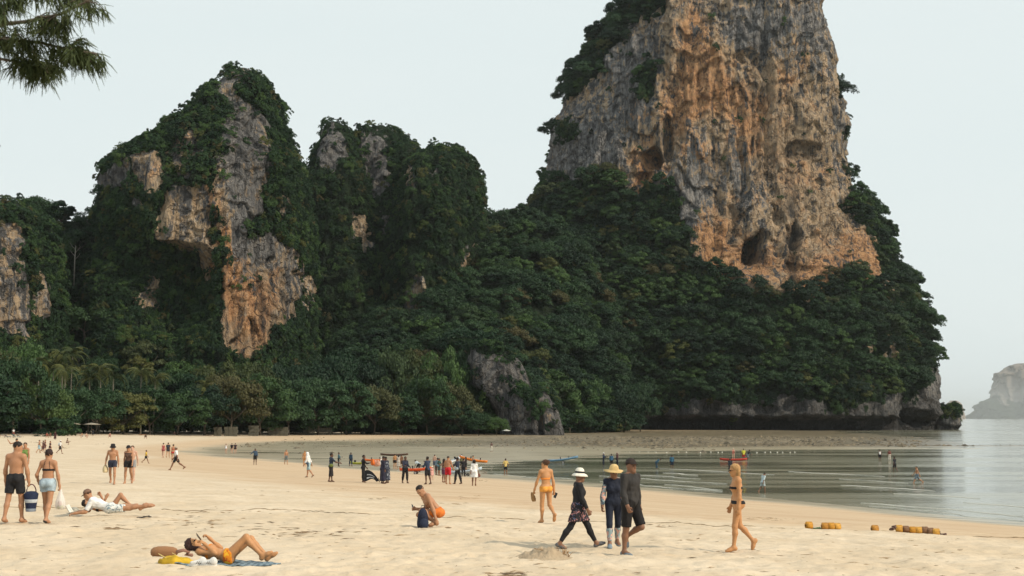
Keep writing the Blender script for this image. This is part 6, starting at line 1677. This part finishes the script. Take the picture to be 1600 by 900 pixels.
u_ = np.linspace(0, 1, 14); prof_t = np.stack([-0.42 + 0.95 * u_, 0 * u_, 0.82 * np.sin(PI * (0.30 + 0.66 * u_)) ** 0.8 * (1 - 0.25 * u_)], 1); prof_b = np.stack([-0.42 + 0.80 * u_, 0 * u_, 0.05 + 0.30 * np.sin(PI * u_) * u_], 1)
def slab(pt, pb, y0, y1):
    m = MB(); n = len(pt)
    v = np.concatenate([pt + [0, y0, 0], pb + [0, y0, 0], pt + [0, y1, 0], pb + [0, y1, 0]])
    q = []
    for i in range(n - 1):
        q += [(i, n + i, n + i + 1, i + 1), (2 * n + i, 2 * n + i + 1, 3 * n + i + 1, 3 * n + i), (i, i + 1, 2 * n + i + 1, 2 * n + i), (n + i, 3 * n + i, 3 * n + i + 1, n + i + 1)]
    q += [(0, 2 * n, 3 * n, n), (n - 1, 2 * n - 1, 4 * n - 1, 3 * n - 1)]
    return m.add(v, q)
link('canopy', slab(prof_t, prof_b, -0.06, 0.06).mesh('kite_canopy', False), cloth((0.018, 0.02, 0.026)), t)
for a_, b__ in ((0.18, 0.32), (0.52, 0.62)):
    pt = prof_b + (prof_t - prof_b) * b__; pb = prof_b + (prof_t - prof_b) * a_
    link('stripe', slab(pt[3:11], pb[3:11], -0.067, -0.058).mesh('kite_stripe', False), cloth((0.42, 0.46, 0.52)), t)
m = MB(); m.tube([(0.50, 0, 0.30), (0.56, 0, 0.02)], 0.02, 6); link('strut', m.mesh('kite_strut'), cloth(BLACK), t)

# ------------------------------------------------------------------ kayaks and boats
def hull_mesh(name, L, wdt, hgt, rocker=0.10, k=18, well=True):
    t = np.linspace(0, 1, k)
    hw = wdt / 2 * np.sin(PI * np.clip(t, 0.015, 0.985)) ** 0.62
    keel = rocker * (2 * t - 1) ** 2 * 1.4
    deck = hgt + rocker * 1.2 * (2 * t - 1) ** 2
    m = MB(); rows = []
    for i in range(k):
        x = (t[i] - 0.5) * L; w = hw[i]; z0, z1 = keel[i], deck[i]
        dip = (0.12 if well and 0.25 < t[i] < 0.75 else 0.0)
        rows.append([(x, 0, z0), (x, w * 0.6, z0 + 0.02), (x, w * 0.95, z0 + (z1 - z0) * 0.5), (x, w, z1 - 0.03), (x, w * 0.86, z1 + 0.01), (x, w * 0.6, z1 - dip * 0.4), (x, 0, z1 + 0.03 - dip * 1.3),
                     (x, -w * 0.6, z1 - dip * 0.4), (x, -w * 0.86, z1 + 0.01), (x, -w, z1 - 0.03), (x, -w * 0.95, z0 + (z1 - z0) * 0.5), (x, -w * 0.6, z0 + 0.02)])
    idx = np.arange(k * 12).reshape(k, 12)
    q = np.stack([idx[:-1], idx[1:], np.roll(idx[1:], -1, 1), np.roll(idx[:-1], -1, 1)], -1).reshape(-1, 4)
    caps = [(idx[0, j], idx[0, (j + 1) % 12], idx[0, 0]) for j in range(1, 11)] + [(idx[-1, (j + 1) % 12], idx[-1, j], idx[-1, 0]) for j in range(1, 11)]
    m.add(np.array(rows).reshape(-1, 3), q, caps)
    return m.mesh(name)
def kayak(label, px, py, yaw, col, L=3.6, dz=0.0, pitch=0.0, cat='kayak', seats=2, name='kayak', loc=None):
    x, y, z = loc or on_ground(px, py)
    t = thing(name, label, cat, (x, y, max(z, -0.05) + dz)); t.rotation_euler = (0, math.radians(pitch), math.radians(yaw))
    link('hull', hull_mesh('kayak_hull', L, 0.78, 0.28), cloth(col, 0.4, 0.2), t)
    for s in range(seats):
        m = MB(); m.box((0, 0, 0.0), (0.42, 0.40, 0.07)); m.box((-0.22, 0, 0.16), (0.06, 0.40, 0.34))
        link('seat', m.mesh('kayak_seat', False), cloth((0.02, 0.022, 0.03)), t).location = (0.55 - 1.15 * s, 0, 0.24)
    m = MB(); m.tube([(L * 0.42, -0.06, 0.42), (L * 0.44, 0, 0.47), (L * 0.42, 0.06, 0.42)], 0.012, 5); link('grab_handle', m.mesh('kayak_grab'), cloth(BLACK), t)
    return t
def cart(label, t):
    c = thing('kayak_cart', label, 'cart', (t.location.x, t.location.y, gz(t.location.x, t.location.y)), t.rotation_euler.z)
    m = MB()
    for s in (-1, 1): m.tube([(s * 0.25, -0.32, 0.27), (s * 0.05, -0.34, 0.14), (-s * 0.25, -0.30, 0.33)], 0.018, 6)
    m.tube([(0, -0.40, 0.15), (0, 0.40, 0.15)], 0.02, 6)
    link('frame', m.mesh('cart_frame'), cloth((0.35, 0.35, 0.36), 0.4), c)
    for s in (-1, 1):
        m = MB(); a = np.linspace(0, 2 * PI, 15)
        m.tube(np.stack([np.cos(a) * 0.13, 0 * a, np.sin(a) * 0.13], 1), 0.035, 7, False)
        w = link('wheel', m.mesh('cart_tyre'), cloth((0.02, 0.02, 0.022)), c); w.location = (0, s * 0.42, 0.15)
        m = MB(); m.tube([(0, -0.02, 0), (0, 0.02, 0)], 0.09, 10); link('rim', m.mesh('cart_rim'), cloth((0.45, 0.45, 0.46), 0.4), w)
k1 = kayak('red and orange kayak on a trolley between the bending person and the robed pair', 650, 741, 172, (0.60, 0.09, 0.025), 3.4, 0.30, 3); cart('small wheeled trolley under the red kayak', k1)
k2 = kayak('white and pale blue kayak on a trolley behind the white dress', 729, 744, 160, (0.50, 0.58, 0.66), 3.4, 0.32, 8); cart('small wheeled trolley under the white and pale blue kayak', k2)
kayak('orange kayak with its end raised above the crowd', 739, 734, 172, (0.70, 0.20, 0.03), 3.4, 1.0, -10)
kayak('slim orange kayak floating behind the woman with life vests', 584, 724, 175, (0.66, 0.15, 0.03), 3.0, 0.15)
kayak('yellow green kayak beached behind the woman with life vests', 558, 726, 150, (0.38, 0.38, 0.05), 2.2, 0.0)
kayak('white kayak propped behind the red shorts and blue black shirt', 709, 734, 30, (0.68, 0.70, 0.72), 2.6, 0.9, -20)
k7 = kayak('light blue kayak on a trolley alone in the shallows', 880, 723, 172, (0.15, 0.28, 0.42), 4.2, 0.30, 8); cart('small wheeled trolley under the light blue kayak', k7)
kayak('long red rescue board floating in the bay with three people', 1146, 720, 178, (0.45, 0.045, 0.03), 3.9, 0.02, 0, 'rescue board', 1, 'rescue_board')
t = kayak('long brown wooden boat lying on the wet flats', 616, 713, 178, (0.09, 0.05, 0.035), 4.4, 0.0, 0, 'boat', 0, 'wooden_boat')
for s in (-0.9, 0.4, 1.2):
    m = MB(); m.box((s, 0, 0.27), (0.22, 0.62, 0.05)); link('thwart', m.mesh('boat_thwart', False), cloth((0.20, 0.10, 0.06)), t)

# ------------------------------------------------------------------ mooring line of floats on the sand and in the bay
def rope_path(pts, n=240, lift=0.012, rad_=0.016):
    pts = np.array([on_ground(*p) for p in pts])
    s = np.linspace(0, len(pts) - 1, n)
    x = np.interp(s, range(len(pts)), pts[:, 0]); y = np.interp(s, range(len(pts)), pts[:, 1])
    y = y + 0.10 * pnoise(np.stack([x / 1.5, 0 * x, 0 * x], 1), 3) + 0.05 * pnoise(np.stack([x / 0.4, 0 * x, 0 * x], 1), 4)
    z = ground_z(x, y) + lift
    return np.stack([x, y, z], 1)
LINE = [(-40, 792), (120, 793.5), (300, 796), (480, 798), (560, 804), (700, 808), (850, 813), (1000, 818), (1150, 824), (1258, 826.5), (1340, 830), (1440, 834), (1530, 839), (1660, 845)]
path = rope_path(LINE, 700, 0.006)
b = N('rope_fibre'); rope_m = b.done(b.princ(b.mix(b.noise(b.obj(), 3.0, 3), (0.14, 0.10, 0.06), (0.30, 0.225, 0.14)), 0.95))
m = MB(); m.tube(path, 0.012, 6); tag(link('rope', m.mesh('rope'), rope_m), 'long thin rope stretched across the whole beach', 'rope')
FLOAT_C = [(0.50, 0.24, 0.035), (0.42, 0.20, 0.04), (0.20, 0.11, 0.06), (0.56, 0.30, 0.06)]
def buoy_mesh(name):
    m = MB(); m.lathe([(0.022, -0.13), (0.085, -0.125), (0.108, -0.10), (0.110, 0.10), (0.085, 0.125), (0.022, 0.13)], 14, wob=lambda a, r: 0.02 * np.sin(a * 4)); return m.mesh(name)
BUOYS = [(1264, 0, 'orange float at the left end, alone beside a green knot'), (1289, 1, 'dull orange float, first of the three touching ones'), (1299, 0, 'orange float, middle of the three touching ones'), (1308, 3, 'orange float, last of the three touching ones'),
         (1367, 1, 'orange float lying alone between the two clusters'), (1405, 3, 'bright float, first of the row of seven'), (1415, 2, 'brown float, second of the row of seven'), (1426, 0, 'orange float, third of the row of seven'), (1436, 3, 'pale orange float, fourth of the row of seven'),
         (1445, 2, 'brown float, fifth of the row of seven'), (1454, 2, 'brown float, sixth of the row of seven'), (1463, 3, 'pale orange float, last of the row of seven')]
rbx = np.random.default_rng(3)
bpx = np.array([project(*p)[0] for p in path])
for px, ci, lab in BUOYS:
    i = int(np.argmin(np.abs(bpx - px)))
    x = float(np.interp(px, bpx, path[:, 0])); y = float(np.interp(px, bpx, path[:, 1]))
    t = thing('float', lab, 'float', (x, y, gz(x, y) + 0.10), 0.06, 'floats strung on the beach rope')
    t.rotation_euler = (float(rbx.uniform(-0.3, 0.3)), PI / 2, float(rbx.uniform(-0.12, 0.12)))
    s = float(rbx.uniform(0.88, 1.05)); t.scale = (s, s, 0.78)
    link('drum', buoy_mesh('float_drum'), cloth(FLOAT_C[ci], 0.7, 0.45, 12), t)
    m = MB(); m.lathe([(0.04, -0.145), (0.04, 0.145)], 8); m.lathe([(0.02, 0.146), (0.04, 0.145)], 8); link('core', m.mesh('float_core'), cloth((0.08, 0.05, 0.035)), t)
for px, py, c, lab in ((1281, 827, (0.05, 0.11, 0.04), 'green rope knot beside the leftmost float'), (1395, 833, (0.16, 0.10, 0.09), 'brown knot at the left end of the row of seven floats'), (1473, 835.5, (0.14, 0.08, 0.07), 'brown knot at the right end of the row of seven floats')):
    x, y, z = on_ground(px, py)
    r = np.random.default_rng(int(px)); m = MB()
    pts = np.cumsum(r.normal(size=(14, 3)) * np.array([0.07, 0.05, 0.03]), 0); pts[:, 2] = np.abs(pts[:, 2] - pts[:, 2].mean()) * 0.8; pts -= [pts[:, 0].mean(), pts[:, 1].mean(), 0]
    m.tube(pts + np.array([x, y, z + 0.02]), 0.026, 6); tag(link('rope_knot', m.mesh('rope_knot'), cloth(c)), lab, 'rope knot')
# little white floats that mark the bathing area
rf = np.random.default_rng(13)
for k, px in enumerate([985, 1000, 1014, 1024, 1040, 1062, 1073, 1092, 1103, 1113, 1121, 1130, 1180, 1195, 1206, 1214, 1223, 1232, 1244]):
    x, y, z = [float(v) for v in at(px, 707.5, 252)]
    m = MB(); m.lathe([(0.001, -0.12), (0.09, -0.06), (0.12, 0.02), (0.09, 0.10), (0.001, 0.13)], 10)
    tag(link('bathing_float', m.mesh('bathing_float'), cloth((0.72, 0.70, 0.64), 0.5)), 'small white float marking the bathing area in the bay', 'float', 'white floats in the bay').location = (x, y + float(rf.uniform(-2, 2)), 0.05)

# ------------------------------------------------------------------ heap of dug sand with roots
x, y, z = on_ground(850, 872)
t = thing('sand_heap', 'heap of dug up greyish sand with dry roots in the foreground', 'sand heap', (x, y, z))
n1_, n2_ = 70, 46
gx_, gy_ = np.meshgrid(np.linspace(-0.62, 0.62, n1_), np.linspace(-0.5, 0.5, n2_), indexing='ij')
rr = np.sqrt((gx_ / 0.46) ** 2 + (gy_ / 0.36) ** 2)
pp = np.stack([gx_.ravel(), gy_.ravel(), 0 * gx_.ravel()], 1)
hh_ = 0.17 * sstep(1.12, 0.30, rr) * (0.85 + 0.5 * fbm(pp * 5, 3, 6).reshape(gx_.shape)) + 0.05 * np.exp(-((gx_ + 0.05) ** 2 + (gy_ - 0.05) ** 2) / 0.01) + 0.018 * fbm(pp * 22, 2, 7).reshape(gx_.shape) * sstep(1.2, 0.8, rr)
zz_ = ground_z(x + gx_.ravel(), y + gy_.ravel()) - z + hh_.ravel() - 0.02 * (rr.ravel() > 1.12)
i_ = np.arange(n1_ * n2_).reshape(n1_, n2_)
b = N('dug_sand'); dug = b.done(b.princ(b.mix(b.noise(b.obj(), 9, 4, 0.7), (0.30, 0.22, 0.145), (0.50, 0.40, 0.28)), 0.95, b.bump(b.noise(b.obj(), 30, 4, 0.7), 0.8, 0.03)))
link('mound', mesh('mound', np.stack([gx_.ravel(), gy_.ravel(), zz_], 1), np.stack([i_[:-1, :-1], i_[1:, :-1], i_[1:, 1:], i_[:-1, 1:]], -1).reshape(-1, 4), None, True), dug, t)
rr_ = np.random.default_rng(8)
for k in range(26):
    a = rr_.uniform(0.0, 0.55); b0 = np.array([0.30 + 0.16 * rr_.random(), -0.12 + 0.2 * rr_.random(), 0.02])
    e = b0 + np.array([rr_.normal() * 0.07, rr_.normal() * 0.06, 0.10 + 0.12 * rr_.random()])
    if k > 20: b0 = np.array([-0.2 + 0.5 * rr_.random(), -0.1, 0.15]); e = b0 + np.array([rr_.normal() * 0.2, -0.05, 0.05])
    m = MB(); m.tube([b0, (b0 + e) / 2 + rr_.normal(size=3) * 0.03, e], [0.006, 0.004, 0.002], 4); link('root', m.mesh('root'), cloth((0.34, 0.19, 0.08)), t)

# ------------------------------------------------------------------ wrack, shells and twigs strewn on the sand
rd = np.random.default_rng(31)
m = MB(); ico = np.array([(1, 0, 0), (-1, 0, 0), (0, 1, 0), (0, -1, 0), (0, 0, 1), (0, 0, -0.3)]); ict = [(0, 2, 4), (2, 1, 4), (1, 3, 4), (3, 0, 4), (2, 0, 5), (1, 2, 5), (3, 1, 5), (0, 3, 5)]
def bit(x, y, s, e, a):
    v = ico * np.array([s * e, s * 0.55, s * 0.30]) * rd.uniform(0.6, 1.4, (6, 1)); c, sn = math.cos(a), math.sin(a)
    v = v @ np.array([[c, sn, 0], [-sn, c, 0], [0, 0, 1]])
    return v + np.array([x, y, 0])
spots = []
for k in range(520):
    py = 760 + 140 * rd.random() ** 0.8; px = rd.uniform(-20, 1620)
    if py < 775 + 0.04 * px: continue
    spots.append((px, py, rd.uniform(0.008, 0.028), rd.uniform(1.2, 4)))
for cx, cy, n, sx, sy in ((300, 813, 70, 60, 5), (420, 828, 50, 70, 4), (330, 798, 20, 40, 1), (710, 786, 16, 12, 1), (660, 767, 8, 6, 1), (1195, 806, 26, 16, 2), (100, 700, 10, 6, 1), (590, 778, 10, 10, 1), (790, 896, 60, 16, 4), (178, 823, 20, 10, 2), (540, 763, 8, 8, 1), (860, 872, 16, 40, 8), (520, 832, 40, 80, 6),
                         (390, 766, 14, 60, 2), (1100, 848, 20, 60, 10), (1400, 860, 30, 120, 14), (700, 830, 20, 60, 4), (1030, 819, 20, 16, 1), (480, 797, 10, 12, 0.6), (140, 689, 10, 8, 0.6), (55, 689, 8, 8, 0.5), (730, 776, 10, 14, 1), (752, 749, 8, 6, 0.6)):
    for k in range(n): spots.append((cx + rd.normal() * sx, cy + rd.normal() * sy, rd.uniform(0.012, 0.045), rd.uniform(1.5, 5)))
sp = np.array(spots)
dd_ = np.interp(sp[:, 1], [690, 760, 800, 830, 900], [200, 85, 42, 34, 22.5])
bx, by, _ = at(sp[:, 0], sp[:, 1], dd_)
for it in range(6):                                     # slide along the ray to the ground
    g_ = ground_smooth(bx, by); dd_ = (EYE - g_) / np.maximum((sp[:, 1] - HORIZON), 5) * F; bx, by, _ = at(sp[:, 0], sp[:, 1], dd_)
bz = ground_z(bx, by)
for i in range(len(sp)):
    s = sp[i, 2] * (1 + by[i] / 90.0)
    v = bit(bx[i], by[i], s, sp[i, 3], rd.normal() * 0.5); v[:, 2] += bz[i]
    m.add(v, None, ict)
b = N('wrack'); wr_m = b.done(b.princ(b.mix(b.ramp(b.noise(b.pos(), 0.8, 3), 0.35, 0.65), (0.10, 0.065, 0.035), (0.30, 0.20, 0.11)), 0.9))
tag(link('beach_debris', m.mesh('beach_debris', False), wr_m), 'scraps of weed, twigs and shell strewn on the sand', None, None, 'stuff')

# ------------------------------------------------------------------ rubble of the reef flat and stones on the wet sand
m = MB(); rr2 = np.random.default_rng(37)
n = 5200
rx_ = np.concatenate([rr2.uniform(-20, 165, n), rr2.uniform(80, 190, 500), rr2.uniform(-60, 40, 900)]); ry_ = np.concatenate([300 + 150 * rr2.random(n) ** 1.2, 314 + 0.02 * 0 + rr2.normal(size=500) * 2 + 2, 330 + rr2.normal(size=900) * 32])
keep = np.ones(len(rx_), bool); keep[:n] = (rx_[:n] < -5 + 0.30 * ry_[:n] + 8 * pnoise(np.stack([ry_[:n] / 12, 0 * ry_[:n], 0 * ry_[:n]], 1), 57)) & (pnoise(np.stack([rx_[:n] / 15, ry_[:n] / 9, 0 * rx_[:n]], 1), 51) > -0.25) & (rr2.random(n) < sstep(-25, 50, rx_[:n]))
rx_, ry_ = rx_[keep], ry_[keep]; rz_ = ground_z(rx_, ry_)
for i in range(len(rx_)):
    s = (rr2.gamma(2.0, 0.11) + 0.06) * (1.0 if rx_[i] > 10 else 0.6) * (0.6 if rx_[i] > 105 else 1.0)
    v = ico * np.array([s * rr2.uniform(1, 2), s, s * rr2.uniform(0.4, 0.8)]) * rr2.uniform(0.7, 1.3, (6, 1)); a = rr2.uniform(0, 6.28); c, sn = math.cos(a), math.sin(a)
    v = v @ np.array([[c, sn, 0], [-sn, c, 0], [0, 0, 1]]) + np.array([rx_[i], ry_[i], max(rz_[i], -0.06)])
    m.add(v, None, ict)
b = N('reef_rock'); rk = b.done(b.princ(b.mix(b.ramp(b.noise(b.pos(), 0.35, 5, 0.7), 0.35, 0.65), (0.05, 0.042, 0.028), (0.20, 0.16, 0.10)), 0.8))
tag(link('reef_rubble', m.mesh('reef_rubble', False), rk), 'brown rubble of the reef flat bared by the low tide', None, None, 'stuff')

# ------------------------------------------------------------------ wavelets running up the shallows, sky sheen on their crests painted pale
SHORE = np.array([at(px, py, (EYE / (py - HORIZON)) * F) for px, py in ((1720, 836), (1600, 822), (1400, 800), (1200, 781), (1000, 764), (860, 752), (760, 744), (680, 739))])[:, :2]
rw = np.random.default_rng(47); m = MB()
sl = np.concatenate([[0], np.cumsum(np.linalg.norm(np.diff(SHORE, axis=0), axis=1))])
def wavelet(off, s0, s1, width, seed):
    s = np.arange(s0, s1, 0.5); n = len(s)
    if n < 6: return
    x = np.interp(s, sl, SHORE[:, 0]); y = np.interp(s, sl, SHORE[:, 1])
    tx, ty = np.gradient(x), np.gradient(y); L_ = np.hypot(tx, ty) + 1e-9; nx_, ny_ = ty / L_, -tx / L_
    sg = np.where(ny_ > 0, 1, -1); nx_, ny_ = nx_ * sg, ny_ * sg
    q = np.stack([s / 9.0, np.full(n, seed * 3.1), 0 * s], 1)
    o = off + 1.6 * pnoise(q, 5) + 0.5 * pnoise(q * 4, 6)
    w = width * np.clip(0.5 + 1.4 * pnoise(np.stack([s / 5.0, np.full(n, seed * 7.7), 0 * s], 1), 7), 0.0, 1.2) * np.sin(PI * np.linspace(0, 1, n)) ** 0.5 + 0.01
    a_ = np.stack([x + nx_ * o, y + ny_ * o, np.full(n, 0.012)], 1); b_ = np.stack([x + nx_ * (o + w), y + ny_ * (o + w), np.full(n, 0.012)], 1); c_ = (a_ + b_) / 2 + [0, 0, 0.03]
    i = np.arange(n - 1)
    m.add(np.concatenate([a_, c_, b_]), np.concatenate([np.stack([i, i + 1, n + i + 1, n + i], 1), np.stack([n + i, n + i + 1, 2 * n + i + 1, 2 * n + i], 1)]))
k = 0
for off in (0.4, 3.5, 7, 11, 16, 22, 29, 37, 47, 60):
    pos = rw.uniform(0, 12)
    while pos < sl[-1] - 8:
        ln = rw.uniform(6, 22); wavelet(off + rw.normal() * 0.8, pos, min(pos + ln, sl[-1]), rw.uniform(0.12, 0.42) * (1 + off / 40), k); k += 1
        pos += ln + rw.uniform(4, 24) * (1 + off / 25)
b = N('foam'); crest_sheen_m = b.done(b.princ(b.mix(b.noise(b.pos(), 1.5, 4), (0.34, 0.34, 0.28), (0.62, 0.62, 0.56)), 0.5))
tag(link('foam', m.mesh('wavelet_sheen'), crest_sheen_m), 'thin pale wavelets running up the shallow water', None, None, 'stuff')

# ------------------------------------------------------------------ parasols, walls and loungers in front of the trees
def parasol(px, d, ytop, col, label, R=1.7):
    x, y, z = [float(v) for v in at(px, ytop, d)]
    g = gz(x, y)
    t = thing('parasol', label, 'parasol', (x, y, g))
    h = max(2.0, z - g)
    m = MB(); m.lathe([(0.02, 0.45), (R * 0.5, 0.26), (R, 0.0), (R * 0.98, -0.03), (R * 0.5, 0.2), (0.02, 0.38)], 12); link('canopy', m.mesh('parasol_canopy'), cloth(col), t).location = (0, 0, h - 0.45)
    m = MB(); m.tube([(0, 0, -0.2), (0, 0, h - 0.05)], 0.035, 6); link('pole', m.mesh('parasol_pole'), cloth((0.3, 0.28, 0.25)), t)
parasol(110, 345, 660, (0.30, 0.26, 0.20), 'beige parasol under the trees, the left one', 2.6)
parasol(143, 350, 660.5, (0.28, 0.25, 0.20), 'beige parasol under the trees, the middle one', 2.4)
parasol(98, 352, 661, (0.34, 0.30, 0.24), 'beige parasol half hidden behind the left one', 1.8)
parasol(791, 468, 671, (0.50, 0.50, 0.46), 'pale parasol on the sand near the grey rock knob', 1.5)
b = N('stone_blocks'); stone_m = b.done(b.princ(b.mix(b.noise(b.obj(), 0.7, 5, 0.7), (0.05, 0.05, 0.04), (0.15, 0.14, 0.105)), 0.95, b.bump(b.noise(b.obj(), 3.0, 4), 0.7, 0.2)))
for px0, px1, d, yt, lab in ((334, 346, 408, 667, 'short low stone wall left of the others under the trees'), (350, 371, 412, 666.5, 'broad low stone wall under the trees'), (388, 404, 424, 664.5, 'mossy stone wall right of the broad one under the trees'), (418, 450, 434, 667, 'long dim stone wall under the trees'), (473, 492, 458, 666, 'stone wall pillar block under the dark trees'), (494, 518, 462, 668, 'stone wall end under the dark trees')):
    x0_, y_, z_ = [float(v) for v in at(px0, yt, d)]; x1_ = float(at(px1, yt, d)[0])
    g = gz((x0_ + x1_) / 2, y_)
    t = thing('stone_wall', lab, 'wall', ((x0_ + x1_) / 2, y_, g))
    w_ = x1_ - x0_; h_ = max(0.8, z_ - g); nr = 3; hh2 = h_ / nr
    for r_ in range(nr):
        nb = max(2, int(w_ / 1.1)); off = 0.5 * (r_ % 2)
        for k in range(nb):
            m = MB(); m.box((0, 0, 0), (w_ / nb * 0.96, 0.6 + rd.uniform(-0.08, 0.08), hh2 * 0.95), None, 0.2)
            link('stone', m.mesh('stone', False), stone_m, t).location = (-w_ / 2 + (k + 0.5 + off * 0.3) * w_ / nb, 0, (r_ + 0.5) * hh2 - 0.05)
def lounger(px, py, rz, col, lab):
    x, y, z = on_ground(px, py)
    t = thing('beach_lounger', lab, 'lounger', (x, y, z), rz)
    m = MB(); m.box((0.2, 0, 0.30), (1.3, 0.62, 0.07)); link('seat', m.mesh('lounger_seat', False), cloth(col), t)
    m = MB(); a = math.radians(35); m.box((-0.72, 0, 0.50), (0.75, 0.62, 0.07), np.array([[math.cos(a), 0, math.sin(a)], [0, 1, 0], [-math.sin(a), 0, math.cos(a)]])); link('backrest', m.mesh('lounger_back', False), cloth(col), t)
    for sx_ in (-0.4, 0.75):
        for sy_ in (-0.27, 0.27):
            m = MB(); m.tube([(sx_, sy_, -0.05), (sx_, sy_, 0.27)], 0.03, 5); link('leg', m.mesh('lounger_leg'), cloth((0.2, 0.14, 0.09)), t)
for k, (px, py, c, w) in enumerate([(3, 683, (0.25, 0.07, 0.05), 'dull red lounger at the far left edge of the sand'), (10, 684, (0.20, 0.20, 0.20), 'grey lounger beside the dull red one'), (15, 684.5, (0.08, 0.09, 0.11), 'black lounger in the row at the left edge'), (26, 684, (0.11, 0.20, 0.24), 'teal lounger right of the person in the white top'), (31, 683.5, (0.30, 0.27, 0.24), 'pale lounger at the right end of the row')]):
    lounger(px, py, 0.3 * k, c, w)
def bush(px, d, yt, k, mi, s, lab):
    x, y, z = [float(v) for v in at(px, yt, d)]; g = gz(x, y)
    t = thing('beach_bush', lab, 'bush', (x, y, g - 0.2)); t.scale = (s, s, max(0.5, (z - g) / 2.2))
    cm = SHRUB[k].copy(); cm.materials.clear(); cm.materials.append(LEAF[mi]); link('foliage', cm, None, t)
    m = MB(); m.tube([(0, 0, -0.3), (0.1, 0, 0.6), (0.15, 0.05, 1.3)], [0.08, 0.06, 0.03], 5); link('stem', m.mesh('bush_stem'), bark_mat, t)
bush(66, 318, 674.5, 1, 0, 0.9, 'small dark round bush standing out on the sand at the left')
bush(86, 330, 655, 1, 1, 2.0, 'bright green bush leaning out of the trees at the left')
bush(97, 333, 664, 0, 1, 1.6, 'lower bright green bush beside the taller one at the left')
